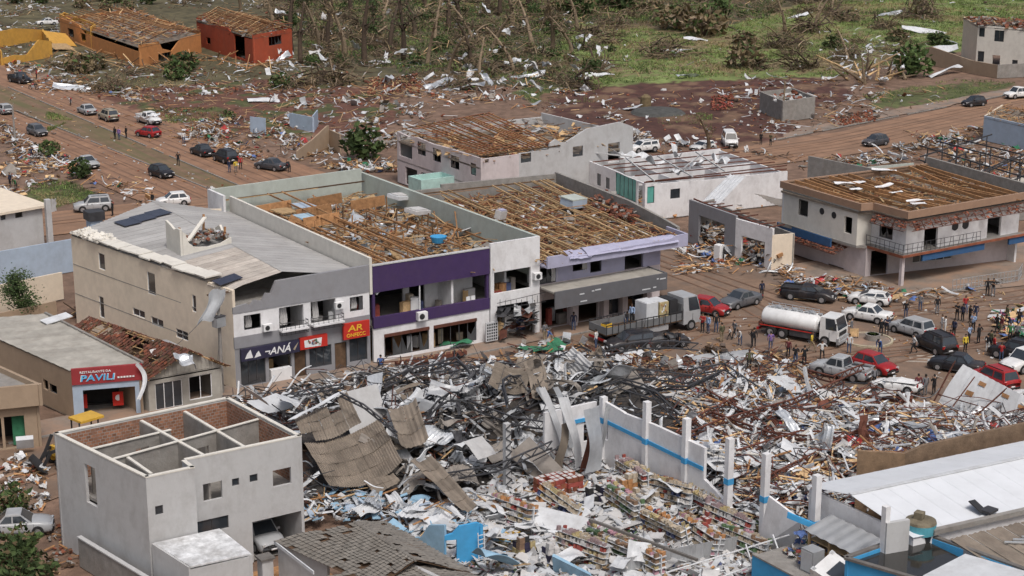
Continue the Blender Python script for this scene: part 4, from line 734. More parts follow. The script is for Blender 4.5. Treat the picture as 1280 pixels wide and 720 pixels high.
for p,q in (((121.5,152.4),(124,166.4)),((128,151.6),(130.5,166.2)),((117,160),(136,158.5))): wall(Fh,p,q,0,3.4,'plaster_white',.15,[(3,4,.05,2.2,'o')],name='partition')
slab(Fh,[f0,f1,f2,f3],.06,.05,'fibro')
for i,(X,Y,w_,l_) in enumerate(((815,200,1.2,3),(845,190,.8,3.4),(790,195,1,2.6),(870,205,.9,2.4),(900,200,1.2,3.2),(760,192,.6,3),(845,215,.7,2.2))): loose_sheet('roof_rag','torn white roof sheet hanging over the frames of the roofless house',px(X,Y,4.6),w_,l_,'metal_white',(.5*math.sin(i*3),.3*math.cos(i*2),i*1.1),.35,'sheets on the roofless house',seed=i)
ro=MB().beam((f1[0],f1[1]+.2,4.35),(f2[0],f2[1]+.2,4.1),.1,.14,'rust').build('roof_frame',Fh)
for i in range(6): y=152.6+i*2.6; MB().beam((115.6+i*.4,y,4.45+.2*math.sin(i)),(134.6+i*.4,y-1.7,4.3+.2*math.cos(i)),.09,.12,'rust').build('purlin',ro)
for i,(X0,Y0,X1,Y1) in enumerate(((782,197,818,226),(822,195,866,221),(870,190,906,214),(855,210,880,190),(735,190,790,196))): MB().beam(px(X0,Y0,5.2),px(X1,Y1,4.6),.14,.14,'plaster_pale').build('rafter',ro)
scatter('floor_debris',[f0,f1,f2,f3],420,.1,[(3,'plank',WOODS,(.6,2.),.3),(2,'sheet',WHITES,(.8,2),.3),(3,'chunk',MIXED,(.3,.7),.1)],41,parent=Fh)
b=MB(); b.grid(lambda u,v: Vector(px(868,262,3.6)).lerp(px(912,218,4.9),u)+Vector((1.6*v,-.8*v,.05*math.sin(v*30)-.3*v)),6,16,'metal_white'); tag(b.build('leaning_sheet',solid=.03),'long white ribbed sheet leaning against the roofless white house','sheet')
# ---- grey and white shop without a roof
Gs=empty('gutted_shop',(118,135,0),'gutted low shop, half grey half white, with a rusty open roof frame','building')
g0,g1,g2,g3,g4=(113.6,142.4),(112.9,133.9),(113.2,128.6),(115.6,128.0),(117.7,143.4)
wall(Gs,g0,g1,0,4.6,'plaster_grey',.25,[(1.9,6.6,.05,3.3,'o')],name='grey_front'); wall(Gs,g1,g2,0,4.3,'plaster_white',.25,[(.9,4.3,.05,2.7,'o')],name='white_front'); wall(Gs,g2,g3,0,3.6,'plaster_beige',.2); wall(Gs,g4,g0,0,4.,'concrete',.2); wall(Gs,g3,g4,0,3.6,'concrete',.2)
ro=MB().beam((113.3,129,4.2),(113.9,142,4.7),.1,.14,'rust').build('roof_frame',Gs)
for i in range(9): y=129+i*1.6; MB().beam((113.1+i*.08,y,4.35),(115.9+i*.2,y+.9,4.1-.15*(i%3)),.09,.11,'rust').build('purlin',ro)
scatter('shop_debris',[g1,g2,g3,g4,g0],320,lambda x,y:.2+1.2*R.random(),[(3,'plank',WOODS,(.6,2.),.3),(3,'chunk',MIXED,(.3,.8),.2),(2,'sheet',('fibro','metal_grey','metal_dark'),(.8,2.),.4),(1,'rag',('cloth_white','cloth_red'),(.4,.9),.2)],43,parent=Gs)
fs=loose_sheet('collapsed_roof_sheet','grey collapsed fibre roof slab inside the gutted shop',px(1000,262,3.8)+Vector((1,2,0)),5.5,7,'fibro',(.12,.2,.1),.05,ribs=9,cat='roof sheet')
rf=empty('refrigerator',(110.6,133.6,0),'white upright refrigerator standing outside the grey shop opening','refrigerator'); b=MB(); b.box((110.6,133.6,1.0),(.75,.75,1.9),'white_paint',.2); b.build('cabinet',rf); b=MB(); b.box((110.9,133.2,1.0),(.06,.6,1.6),'plastic_dark',.2-.8); b.build('door',rf)
# ---- two storey house at the back of the block
Eh=empty('two_storey_house',(112,172,0),'pale two storey house with bare red roof battens behind the lilac building','house')
e0=px2(496,164,6.3);e1=px2(601,198,6.3);e2=(e1[0]+5.2,e1[1]+.1);e3=(e1[0]+12,e1[1]+.4);e4=(e1[0]+22,e1[1]+1.0);e5=(e1[0]+21,e1[1]+19);
wall(Eh,e0,e1,2.8,6.3,'plaster_pinkish',.25,opx(e0,e1,[(499,170,515,197,'o'),(522,178,532,194,'b'),(541,186,551,202,'b'),(563,195,574,211,'b'),(588,204,595,219,'w')]),name='upper_wall',top=[(0,6.3),(3,6.1),(5,6.35),(9,6.15),(13,6.3),(30,6.3)]); wall(Eh,e0,e1,0,2.8,'plaster_pinkish',.25,[(2,5,.1,2.3,'o'),(6,9,.1,2.3,'o'),(10,14,.1,2.3,'o')],name='ground_wall')
wall(Eh,e1,e2,0,6.2,'plaster_pinkish',.25,opx(e1,e2,[(606,198,611,204,'o')])); wall(Eh,e2,e3,0,6.3,'plaster_pale',.25,opx(e2,e3,[(651,190,664,203,'b'),(678,181,687,187,'w')]),top=[(0,6.1),(4.2,6.3),(4.4,7.0),(5.2,7.4),(6,6.9),(6.8,6.8)]); wall(Eh,e3,e4,0,7.6,'plaster_pale',.25,[(.9,2.4,5.0,6.2,'b'),(6.2,8,3.6,6.0,'o')],top=[(0,6.9),(3,8.1),(8,8.4),(10.1,7.6)]); wall(Eh,e4,e5,0,6.8,'plaster_pale',.25); wall(Eh,e5,e0,0,6.3,'plaster_pale',.25)
slab(Eh,[e0,e1,e4,e5],5.2,.2,'fibro_brown','ceiling'); slab(Eh,[e0,e1,e4,e5],2.9,.2,'concrete')
timber_roof(Eh,(e1[0],e1[1]+.3,6.5),(e1[0]+11,e1[1]+.3,6.6),(e0[0]+13,e0[1]-.5,7.4),(e0[0]+.5,e0[1]-.5,6.6),20,16,.18,13,kr='wood',kb='brick_piece')
scatter('roof_debris',[e1,e4,e5,e0],520,5.5,[(5,'plank',WOODS,(.8,2.5),.5),(2,'slab',('fibro','metal_grey','wood_pale'),(.6,1.8),.4),(2,'tile',('tile_red','brick_piece'),(1,1.4),.3)],45,parent=Eh)
tk=empty('open_tank',(e1[0]-7,e1[1]-1,0),'pale mint open concrete tank beside the two storey house','tank'); c_=px(540,222,3.0); 
for s,(dx,dy,wx,wy) in enumerate(((0,-1.4,4.6,.2),(0,1.4,4.6,.2),(-2.2,0,.2,2.6),(2.2,0,.2,2.6))): MB().box((c_.x+dx,c_.y+dy,1.6),(wx,wy,3.2),'plaster_mint' if 'plaster_mint' in MT else mat('plaster_mint',(.40,.58,.54),dirt=.2)).build('side_wall',tk)
MB().box((c_.x,c_.y,2.0),(4.2,2.6,.1),'plaster_mint').build('tank_floor',tk)
# ---- skeleton building behind the corner building
Sk=empty('steel_frame_building',(150,140,0),'collapsed building with dark steel roof frame and concrete walls behind the corner building','building')
wall(Sk,(140,133),(160,128),0,4.3,'concrete',.25); wall(Sk,(137,150),(139,133.5),0,5.5,'concrete',.25); 
for i,(A_,B_) in enumerate((((1150,182,4.6),(1282,222,4.4)),((1170,176,4.8),(1285,206,4.6)),((1190,172,4.6),(1290,196,4.4)),((1150,200,4.2),(1225,226,4.2)),((1180,240,4.4),(1282,192,4.6)),((1205,225,4.4),(1268,196,4.6)),((1150,196,4.),(1240,168,4.6)),((1225,244,4.2),(1290,215,4.4)),((1165,212,3.8),(1210,190,4.4)))):
    p_,q_=px(*A_),px(*B_); MB().beam(p_,q_,.11,.16,'metal_dark').build('roof_beam',Sk)
    for f in (.08,.5,.93): c_=p_.lerp(q_,f); MB().beam((c_.x,c_.y,0),c_,.1,.1,'metal_dark').build('post',Sk)
for i,(x,y) in enumerate(((142,140),(150,146),(158,138),(148,152))): wall(Sk,(x,y),(x+7,y-1.2),0,2.6,['plaster_white','wall_paleblue','plaster_cream','plaster_green'][i],.15,[(2,3,.1,2.1,'o')],name='partition')
hut=empty('pale_hut',(166,150,0),'pale blue grey roofless hut beside the right road','hut'); h0=px2(1228,175);h1=px2(1300,192); wall(hut,h0,h1,0,3.4,'wall_paleblue',.2); wall(hut,(h0[0]+9,h0[1]+5),h0,0,3.4,'plaster_beige',.2); wall(hut,h1,(h1[0]+9,h1[1]+5),0,3.4,'plaster_beige',.2); scatter('roof_debris',[h0,h1,(h1[0]+9,h1[1]+5),(h0[0]+9,h0[1]+5)],160,3.2,[(1,'plank',WOODS,(.8,2.4),.2)],46,parent=hut); slab(hut,[h0,h1,(h1[0]+9,h1[1]+5),(h0[0]+9,h0[1]+5)],3.1,.1,'fibro_brown','ceiling')

for i,(X,Y,w_,l_,a) in enumerate(((1062,228,.7,3.6,.2),(1105,232,.5,3.2,.6),(1120,240,.4,2.0,.5),(1148,254,.5,1.6,0),(1070,236,.5,1.4,.3),(1150,250,.5,3.,.15),(1105,212,.5,2.6,-.4))): loose_sheet('ceiling_strip','torn white strip lying across the brown joists of the corner building',px(X,Y,7.6),w_,l_,'plaster_white',(.06,.03,a-.3),.05,'white strips on the joists','strip',seed=i)
# ================================================================ VEHICLES
def mesh_of(b,name,smooth=False):
    me=bpy.data.meshes.new(name); me.from_pydata(b.v,[],b.f)
    for k in b.mats: me.materials.append(MT[k])
    if len(b.mats)>1: me.polygons.foreach_set('material_index',b.m)
    if smooth: me.polygons.foreach_set('use_smooth',[True]*len(b.f))
    return me
def put(name,label,cat,group,loc,rz,parts,paint=None,tilt=(0,0),cols=None):
    """parts: (name, mesh, parent part index or None); paint replaces slot 0 of painted parts"""
    r=bpy.data.objects.new(name,None); COL.objects.link(r); r.location=loc; r.rotation_euler=(tilt[0],tilt[1],rz); r.empty_display_size=.5; tag(r,label,cat,group); made=[]
    for n,me,pi in parts:
        o=bpy.data.objects.new(n,me); COL.objects.link(o); o.parent=r if pi is None else made[pi]; made.append(o)
        if paint and me.materials and me.materials[0] and me.materials[0].name=='car_white': o.material_slots[0].link='OBJECT'; o.material_slots[0].material=MT[paint]
        if cols and n=='body':
            for i,k in enumerate(cols[:4]): o.material_slots[i].link='OBJECT'; o.material_slots[i].material=MT[k]
        if cols and n=='hair': o.material_slots[0].link='OBJECT'; o.material_slots[0].material=MT[cols[4]]
    return r
CAR={}
def car_parts(kind,crush=0.):
    key=(kind,crush)
    if key in CAR: return CAR[key]
    L,W,Hh={'hatch':(3.85,1.68,1.48),'sedan':(4.4,1.74,1.45),'wagon':(4.15,1.72,1.56),'suv':(4.35,1.82,1.70),'pickup':(5.1,1.84,1.74),'van':(4.6,1.85,1.95)}[kind]
    wb=L*.585; r=.31 if kind in('hatch','sedan','wagon') else .37; g=.2 if r<.35 else .28; bz={'hatch':.93,'sedan':.92,'wagon':.96,'suv':1.05,'pickup':1.05,'van':1.15}[kind]
    f=L/2; w=W/2; parts=[]
    hood={'hatch':.27,'sedan':.29,'wagon':.27,'suv':.27,'pickup':.26,'van':.17}[kind]*L
    tr={'hatch':.03,'sedan':.20,'wagon':.02,'suv':.025,'pickup':.38,'van':.02}[kind]*L
    st=[(f,.80,g+.12,.62*bz/.93),(f-.06,.88,g+.02,.70*bz/.93),(f-.30,.96,g,.80*bz/.93),(f-hood*.6,1.,g,.90*bz/.93),(f-hood,1.,g,bz),(0,1.,g,bz),(-f+tr+.25,1.,g,bz+.02),(-f+.30,.985,g,bz+.03),(-f+.07,.92,g+.05,bz-.02 if kind!='sedan' else bz+.01),(-f,.86,g+.12,.72*bz/.93)]
    b=MB(); prof=lambda s,z0,z1:[(w*s*.90,z0),(w*s*.975,z0+.1),(w*s,z0+(z1-z0)*.45),(w*s*.985,z0+(z1-z0)*.78),(w*s*.93,z1-.015),(w*s*.55,z1+.025),(0,z1+.035)]
    n0=0; i0=b.mi('car_white'); np_=7
    for x,s,z0,z1 in st:
        z1-=crush*.12*(1+math.sin(x*3)); half=prof(s,z0,z1); ring=[(x,y,z) for y,z in half]+[(x,-y,z) for y,z in reversed(half[:-1])]; b.v+=ring
    m_=13
    for a in range(len(st)-1):
        for q in range(m_-1): b.f.append((a*m_+q,a*m_+q+1,(a+1)*m_+q+1,(a+1)*m_+q)); b.m.append(i0)
        b.f.append((a*m_,(a+1)*m_,(a+1)*m_+m_-1,a*m_+m_-1)); b.m.append(b.mi('plastic_dark'))
    b.f.append(tuple(range(m_))); b.m.append(i0); b.f.append(tuple(reversed(range((len(st)-1)*m_,len(st)*m_)))); b.m.append(i0)
    for sx in (wb/2,-wb/2):       # wheel arches: dark half discs just proud of the flank
        for sy in (-1,1): c=[(sx+(r+.07)*math.cos(a),sy*(w+.004),r+(r+.07)*math.sin(a)) for a in [math.pi*q/10 for q in range(11)]]; b.poly([(sx+r+.07,sy*(w+.004),g)]+c+[(sx-r-.07,sy*(w+.004),g)],'plastic_dark')
    b.box((f-.04,0,g+.16),(.14,W*.82,.2),'plastic_dark'); b.box((-f+.04,0,g+.14),(.12,W*.82,.18),'plastic_dark')
    b.box((f+.012,0,.52*bz/.93),(.03,W*.42,.12),'plastic_dark'); b.box((-f-.01,0,.55 if kind!='pickup' else .5),(.02,.4,.13),'white_paint'); b.box((f+.035,0,g+.16),(.02,.4,.12),'white_paint')
    for sy in (-1,1):
        b.box((0,sy*(w-.005),g+.06),(wb-2*r-.2,.03,.1),'plastic_dark')
        for x in ((.12*L-.05,-.11*L) if kind!='pickup' else (.16*L,-.02*L)): b.box((x-.28,sy*(w*.985+.012),bz-.14),(.16,.03,.03),'plastic_dark')
        for x in ((.24*L,.02*L,-.22*L) if kind!='pickup' else (.25*L,.08*L,-.1*L)): b.box((x,sy*(w*.992+.004),(g+bz)/2+.04),(.015,.012,bz-g-.25),'plastic_dark')
    parts.append(('body',mesh_of(b,'car_body',True),None))
    # greenhouse
    top=Hh-crush*.42; x0=f-hood+.05; x1=x0-({'van':.45,'suv':.62,'pickup':.62}.get(kind,.72)); x3=-f+tr+.06; x2=x3+{'hatch':.42,'sedan':.62,'wagon':.28,'suv':.25,'pickup':.22,'van':.12}[kind]
    if kind=='pickup': x3=-f+tr; x2=x3+.2
    yb=w*.93; yt=w*.74; zb=bz-.03
    def skin_at(t): return yb+(yt-yb)*t
    C=lambda x,sy,t: (x,sy*skin_at(t),zb+(top-zb)*t)
    dx=crush*.25
    b=MB(); lo=[C(x0,1,0),C(x3,1,0),C(x3,-1,0),C(x0,-1,0)]; hi=[(x1-dx,yt,top-crush*.15),(x2-dx,yt*(1-.1*crush),top),(x2-dx,-yt,top-crush*.2),(x1-dx,-yt*(1-.1*crush),top)]
    ro=[(x1-.12-dx,yt*.82,top+.05-crush*.2),(x2+.12-dx,yt*.82,top+.05),(x2+.12-dx,-yt*.82,top+.04-crush*.25),(x1-.12-dx,-yt*.82,top+.05)]
    b.v+=lo+hi+ro; 
    for base in (0,4):
        for q in range(4): b.f.append((base+q,base+(q+1)%4,base+4+(q+1)%4,base+4+q)); b.m.append(b.mi('car_white'))
    b.f.append((8,9,10,11)); b.m.append(0)
    if kind=='suv':
        for sy in (-1,1): b.box(((x1+x2)/2,sy*yt*.8,top+.09),(abs(x2-x1)*.8,.05,.05),'plastic_dark')
    parts.append(('cabin',mesh_of(b,'car_cabin'),None))
    def pane(nm,q,inset,off):
        q=[Vector(p) for p in q]; c=sum(q,Vector())/len(q); n=(q[1]-q[0]).cross(q[2]-q[0]).normalized()
        if n.dot(c-Vector((0,0,.6)))<0: n=-n
        bb=MB(); bb.poly([c+(p-c)*inset+n*off for p in q],'glass'); parts.append((nm,mesh_of(bb,nm),1))
    if crush<.9:
        pane('windshield',[lo[0],hi[0],hi[3],lo[3]],.9,.012); pane('rear_window',[lo[1],hi[1],hi[2],lo[2]],.86,.012)
        for sy,a in ((1,0),(-1,3)):
            e=1 if a==0 else 2; B0,B1=Vector(lo[a]),Vector(lo[e]);T0,T1=Vector(hi[a]),Vector(hi[e]); xm=(x1+x2)/2-.05
            def sidep(u0,u1): 
                return [B0.lerp(B1,u0[0]).lerp(T0.lerp(T1,u0[1]),.12),B0.lerp(B1,u1[0]).lerp(T0.lerp(T1,u1[1]),.12),B0.lerp(B1,u1[0]).lerp(T0.lerp(T1,u1[1]),.86),B0.lerp(B1,u0[0]).lerp(T0.lerp(T1,u0[1]),.86)]
            ub=(x0-xm)/(x0-x3);ut=(x1-xm)/(x1-x2); pane('side_window',sidep((.07,.06),(ub-.015,ut-.03)),.97,.012); pane('side_window',sidep((ub+.015,ut+.03),(.93,.93)),.97,.012)
    wt=MB(); wt.tube([(0,-.10,0),(0,-.085,0),(0,.085,0),(0,.10,0)],[r*.9,r,r,r*.9],'rubber',16); wm=mesh_of(wt,'wheel'); rm=MB(); rm.tube([(0,-.108,0),(0,.108,0)],[r*.62,r*.62],'rim',12); rmm=mesh_of(rm,'rim'); 
    CAR['w',kind]=None
    for sx in (wb/2,-wb/2):
        for sy in (-1,1):
            b=MB(); b.v=[(x+sx,y+sy*(w-.075),z+r) for x,y,z in wt.v]; b.f=wt.f; b.m=wt.m; b.mats=wt.mats; parts.append(('wheel',mesh_of(b,'wheel'),None)); wi=len(parts)-1
            b=MB(); b.v=[(x+sx,y+sy*(w-.075),z+r) for x,y,z in rm.v]; b.f=rm.f; b.m=rm.m; b.mats=rm.mats; parts.append(('rim',mesh_of(b,'rim'),wi))
    for sy in (-1,1):
        b=MB(); b.box((f-.10,sy*w*.66,.66*bz/.93),(.16,.34,.15),'lamp_clear',sy*-.25); parts.append(('headlight',mesh_of(b,'headlight'),None))
        b=MB(); b.box((-f+.05,sy*w*.76,bz-.16),(.1,.26,.24 if kind in('suv','wagon','hatch','van') else .15),'lamp_red',sy*.25); parts.append(('tail_light',mesh_of(b,'tail_light'),None))
        b=MB(); b.box((x0-.35,sy*(w+.09),bz+.06),(.12,.2,.13),'car_white'); parts.append(('mirror',mesh_of(b,'mirror'),None))
    if kind=='pickup':
        b=MB(); xb0=x3-.08; b.bx(-f+.08,xb0,-w*.84,w*.84,bz+.03,bz+.055,'plastic_dark'); 
        for sy in (-1,1): b.box(((-f+xb0)/2,sy*w*.9,bz+.10),(xb0+f-.05,.1,.16),'car_white')
        b.box((-f+.06,0,bz+.09),(.07,W*.86,.16),'car_white'); b.mats.insert(0,b.mats.pop(b.mats.index('car_white'))); b.m=[1-q for q in b.m]; parts.append(('cargo_bed',mesh_of(b,'cargo_bed'),None))
    CAR[key]=parts; return parts
def car(kind,paint,front,rear,label,group=None,crush=0.,z=.03,tilt=(0,0),cat='car',name=None):
    a=px(*front,0);b_=px(*rear,0); d=a-b_; c=(a+b_)/2
    return put(name or {'pickup':'pickup_truck','suv':'suv_car','van':'van'}.get(kind,'parked_car'),label,cat,group,(c.x,c.y,z),math.atan2(d.y,d.x),car_parts(kind,crush),paint,tilt)
for a in (
 ('sedan','car_silver',(97,138),(121,147),'silver sedan parked on the earth road ahead of the beige estate car'),
 ('suv','car_beige',(121,145),(151,156),'dusty beige estate car parked behind the silver sedan on the earth road'),
 ('hatch','car_red',(166,168),(205,174),'red car on the earth road in front of a debris laden white pickup'),
 ('hatch','car_grey',(63,174),(31,164),'dark grey hatchback beside the grassy median of the earth road'),
 ('hatch','car_silver',(-8,136),(20,148),'silver car half buried under white debris at the edge of the earth road'),
 ('sedan','car_silver',(126,215),(93,203),'silver sedan stopped beside heaped rubble on the earth road'),
 ('hatch','car_black',(217,225),(187,217),'black hatchback driving along the median of the earth road'),
 ('suv','car_silver',(94,265),(140,262),'silver suv on the side street beside the rubble and grass plot'),
 ('hatch','car_white',(197,258),(236,255),'white hatchback parked behind the beige building'),
 ('sedan','car_black',(238,189),(268,199),'black sedan first of the dark cars parked beside the rubble heap'),
 ('suv','car_black',(266,197),(298,208),'black suv behind the person in a yellow shirt'),
 ('sedan','car_darkgrey',(318,209),(360,215),'dark low sedan parked behind the purple building'),
 ('hatch','car_black',(1199,134),(1235,131),'black hatchback driving along the road by the green field'),
 ('hatch','car_red',(903,395),(869,389),'bright red hatchback parked beyond the lorry cab'),
 ('sedan','car_grey',(904,388),(946,377),'dark grey boxy sedan beside the red hatchback'),
 ('sedan','car_white',(1056,396),(1112,405),'white sedan parked beside the roundabout'),
 ('wagon','car_silver',(1118,412),(1160,424),'silver estate car between the roundabout and the black suv'),
 ('suv','car_black',(1152,431),(1185,446),'black suv with red tail lights behind the silver estate car'),
 ('sedan','car_black',(1168,459),(1222,468),'black sedan in front of the fallen white roof panel'),
 ('suv','car_black',(1246,444),(1292,454),'black car surrounded by people at the right end of the square'),
 ('suv','car_red',(1220,474),(1264,492),'red suv with a roof rack behind the fallen white roof panel'),
 ('hatch','car_red',(1114,471),(1072,458),'dark red hatchback beside the silver pickup'),
 ('hatch','car_white',(1271,503),(1312,512),'white car just beyond the red suv at the square'),
 ('sedan','car_silver',(52,664),(-6,668),'silver sedan parked beside bushes by the pale unfinished house'),
 ('hatch','car_darkgrey',(1080,184),(1108,180),'dark car parked on the road behind the roofless houses'),
): car(*a)
car('pickup','car_white',(205,160),(168,149),'white pickup heaped with white debris beside the red car',cat='pickup')
car('pickup','car_white',(1256,124),(1290,121),'white pickup driving behind the black hatchback by the field',cat='pickup')
car('van','car_white',(915,187),(909,178),'white van parked on red earth facing the square',cat='van')
car('suv','car_white',(785,192),(823,188),'white battered car half hidden behind the roofless white house',crush=.4)
car('hatch','car_white',(866,191),(890,186),'white wrecked car with dark windows near the white van',crush=.5)
car('suv','car_black',(763,440),(813,434),'black wrecked suv beside the flatbed lorry',crush=.35)
car('hatch','car_black',(852,431),(814,435),'black crushed car nose to tail with the wrecked black suv',crush=.6)
car('hatch','car_white',(1060,377),(1114,383),'white damaged car with people beside it near the corner building',crush=.5)
car('pickup','car_white',(1264,466),(1302,456),'white pickup nosing in at the right end of the square',cat='pickup')
car('pickup','car_silver',(1021,465),(1082,478),'silver double cab pickup parked against the rubble',cat='pickup')
car('hatch','car_white',(1104,490),(1138,496),'crushed white car buried in rubble near the silver pickup',crush=1.,z=.25,tilt=(.1,.06))
car('pickup','car_black',(1036,378),(985,372),'black crushed pickup wreck in rubble behind the tanker lorry',crush=.6,cat='pickup')
car('sedan','car_white',(44,40),(74,38),'white car thrown onto the rubble between yellow walls',z=1.2,tilt=(.1,-.05))
car('pickup','car_black',(42,107),(8,100),'black pickup surrounded by people beside the earth road',cat='pickup')
p=px(332,672); put('suv_car','silver suv parked inside the carport of the pale house','car',None,(41.9,94.6,.1),-math.pi/2,car_parts('suv'),'car_silver')
# ---- tanker lorry
def lorry_wheels(r,xs,w,par,dual=()):
    for x in xs:
        for sy in (-1,1):
            wd=.3 if x not in dual else .5; b=MB(); b.tube([(x,sy*(w-wd/2)-wd/2,r),(x,sy*(w-wd/2)-wd/2+.03,r),(x,sy*(w-wd/2)+wd/2-.03,r),(x,sy*(w-wd/2)+wd/2,r)],[r*.92,r,r,r*.92],'rubber',20); par.append(('wheel',mesh_of(b,'wheel'),None)); i=len(par)-1
            b=MB(); b.tube([(x,sy*(w+.005)-.04,r),(x,sy*(w+.005)+.01,r)],[r*.55,r*.5],'rim',14); par.append(('rim',mesh_of(b,'rim'),i))
def cab(par,x1,w,h,k,z0=.55,depth=1.75):
    b=MB(); x0=x1-depth; sec=[(x0,.0),(x1-.35,.0)]
    P=[(x0,w,z0),(x1,w*.96,z0),(x1,-w*.96,z0),(x0,-w,z0)]; Q=[(x0,w,z0+h*.45),(x1+.03,w*.98,z0+h*.45),(x1+.03,-w*.98,z0+h*.45),(x0,-w,z0+h*.45)]; T=[(x0,w*.93,z0+h),(x1-.32,w*.9,z0+h),(x1-.32,-w*.9,z0+h),(x0,-w*.93,z0+h)]
    b.v+=P+Q+T
    for base in (0,4):
        for q in range(4): b.f.append((base+q,base+(q+1)%4,base+4+(q+1)%4,base+4+q)); b.m.append(b.mi('car_white'))
    b.f+=[(8,9,10,11),(3,2,1,0)]; b.m+=[0,0]
    b.box((x1+.03,0,z0+.12),(.2,w*1.96,.36),'metal_grey'); b.box((x1+.05,0,z0+h*.30),(.06,w*1.3,h*.16),'plastic_dark')
    for sy in (-1,1): b.box((x0+depth*.55,sy*w*1.0,z0+h*.2),(.02,.02,h*.35),'plastic_dark')
    par.append(('cab',mesh_of(b,'cab'),None)); ci=len(par)-1
    def pane(q,n_):
        q=[Vector(p) for p in q]; c=sum(q,Vector())/4; n=(q[1]-q[0]).cross(q[2]-q[0]).normalized(); n=n if n.dot(c-Vector((x0,0,z0)))>0 else -n; bb=MB(); bb.poly([c+(p-c)*.88+n*.015 for p in q],'glass'); par.append((n_,mesh_of(bb,n_),ci))
    pane([Q[1],Q[2],T[2],T[1]],'windshield'); 
    for a,sg in ((0,1),(3,-1)):
        A=Vector(Q[a]);B_=Vector(Q[1] if a==0 else Q[2]);TA=Vector(T[a]);TB=Vector(T[1] if a==0 else T[2]); pane([A.lerp(B_,.3),B_,TB,TA.lerp(TB,.3)],'side_window')
    for sy in (-1,1):
        b=MB(); b.box((x1+.12,sy*w*.78,z0+.14),(.06,.32,.2),'lamp_clear'); par.append(('headlight',mesh_of(b,'headlight'),ci)); b=MB(); b.box((x1-.1,sy*(w+.18),z0+h*.72),(.1,.18,.42),'plastic_dark'); par.append(('mirror',mesh_of(b,'mirror'),ci))
T_=[]; cab(T_,3.9,1.18,2.15,'car_white',.6); 
b=MB(); sect=[(1.15*math.cos(a),1.62+.88*math.sin(a)) for a in [2*math.pi*i/24 for i in range(24)]]; xs_=[-3.95,-3.85,-3.7,1.55,1.7,1.8]; fs=[.6,.9,1,1,.9,.6]
for x,s in zip(xs_,fs): b.v+=[(x,y*s,1.62+.12+(z-1.62)*s) for y,z in sect]
for a in range(5):
    for q in range(24): b.f.append((a*24+q,a*24+(q+1)%24,(a+1)*24+(q+1)%24,(a+1)*24+q)); b.m.append(b.mi('car_white'))
b.f+=[tuple(range(24)),tuple(reversed(range(120,144)))]; b.m+=[0,0]
T_.append(('tank',mesh_of(b,'tank',True),None)); ti=len(T_)-1
b=MB()
for sy in (-.35,.35): b.beam((-3.5,sy,2.72),(1.4,sy,2.72),.05,.05,'metal_bright'); b.beam((-3.5,sy,2.95),(1.4,sy,2.95),.04,.04,'metal_bright')
for i in range(8): x=-3.4+i*.68; b.beam((x,-.35,2.6),(x,-.35,2.95),.04,.04,'metal_bright'); b.beam((x,.35,2.6),(x,.35,2.95),.04,.04,'metal_bright'); b.box((x+.3,0,2.66),(.3,.5,.05),'metal_grey')
T_.append(('walkway',mesh_of(b,'walkway'),ti))
for i in range(3): b=MB(); b.cyl((-2.6+i*1.7,0,2.74),.24,.16,'metal_bright',14); T_.append(('hatch_cover',mesh_of(b,'hatch_cover'),ti))
b=MB(); b.bx(-4.1,3.7,-.45,.45,.55,.8,'plastic_dark'); b.bx(-.9,1.6,-1.1,-.55,.45,1.0,'metal_dark'); b.bx(-.9,1.6,.55,1.1,.45,1.0,'metal_dark'); b.bx(-4.25,-4.05,-1.15,1.15,.5,.75,'lamp_red'); b.bx(-4.1,-3.7,-1.1,1.1,.9,1.3,'rust'); b.bx(3.85,4.1,-1.15,1.15,.35,.6,'metal_grey'); b.box((4.14,.85,.5),(.04,.5,.2),'lamp_red'); T_.append(('chassis',mesh_of(b,'chassis'),None))
b=MB()
for sy in (-1,1): b.bx(-3.9,1.6,sy*1.17-.02,sy*1.17+.02,1.02,1.1,'sign_red')
T_.append(('side_rail',mesh_of(b,'side_rail'),None)); lorry_wheels(.5,(2.7,-1.6,-2.8),1.2,T_,(-1.6,-2.8))
a=px(1046,431);c=px(962,416); d=a-c; m=(a+c)/2; put('tanker_lorry','white tanker lorry parked on the muddy square','lorry',None,(m.x,m.y,.02),math.atan2(d.y,d.x),T_,'car_white').scale=(.93,.93,.93)
# ---- flatbed lorry
mat('lorry_grey',(.16,.165,.17),rough=.5,dirt=.3)
T_=[]; cab(T_,5.0,1.2,2.45,'car_white',.65,1.9); b=MB(); b.bx(-5.4,4.9,-.45,.45,.65,.9,'plastic_dark'); b.bx(-5.4,2.9,-1.2,1.2,1.05,1.15,'wood_dark'); b.bx(-5.45,-5.38,-1.2,1.2,.5,.7,'lamp_red'); b.bx(-1,1.5,-1.1,-.5,.5,1.0,'metal_grey'); T_.append(('chassis',mesh_of(b,'chassis'),None))
for sy in (-1,1):
    for i in range(4):
        b=MB(); x0=-5.38+i*2.07; b.bx(x0+.03,x0+2.02,sy*1.2-.03,sy*1.2+.03,1.16,1.78,'lorry_grey'); T_.append(('side_board',mesh_of(b,'side_board'),None)); 
    b=MB()
    for i in range(14): x=-5.36+i*.635; b.box((x,sy*1.24,1.55),(.06,.05,.95),'plastic_dark')
    b.bx(-5.4,2.9,sy*1.24-.03,sy*1.24+.03,1.92,1.99,'plastic_dark'); T_.append(('stake_rail',mesh_of(b,'stake_rail'),None))
b=MB(); b.bx(-5.42,-5.36,-1.2,1.2,1.16,1.8,'lorry_grey'); T_.append(('tail_board',mesh_of(b,'tail_board'),None)); b=MB(); b.bx(2.85,2.92,-1.2,1.2,1.16,2.6,'lorry_grey'); T_.append(('head_board',mesh_of(b,'head_board'),None)); lorry_wheels(.5,(4.0,-2.6,-3.75),1.2,T_,(-2.6,-3.75))
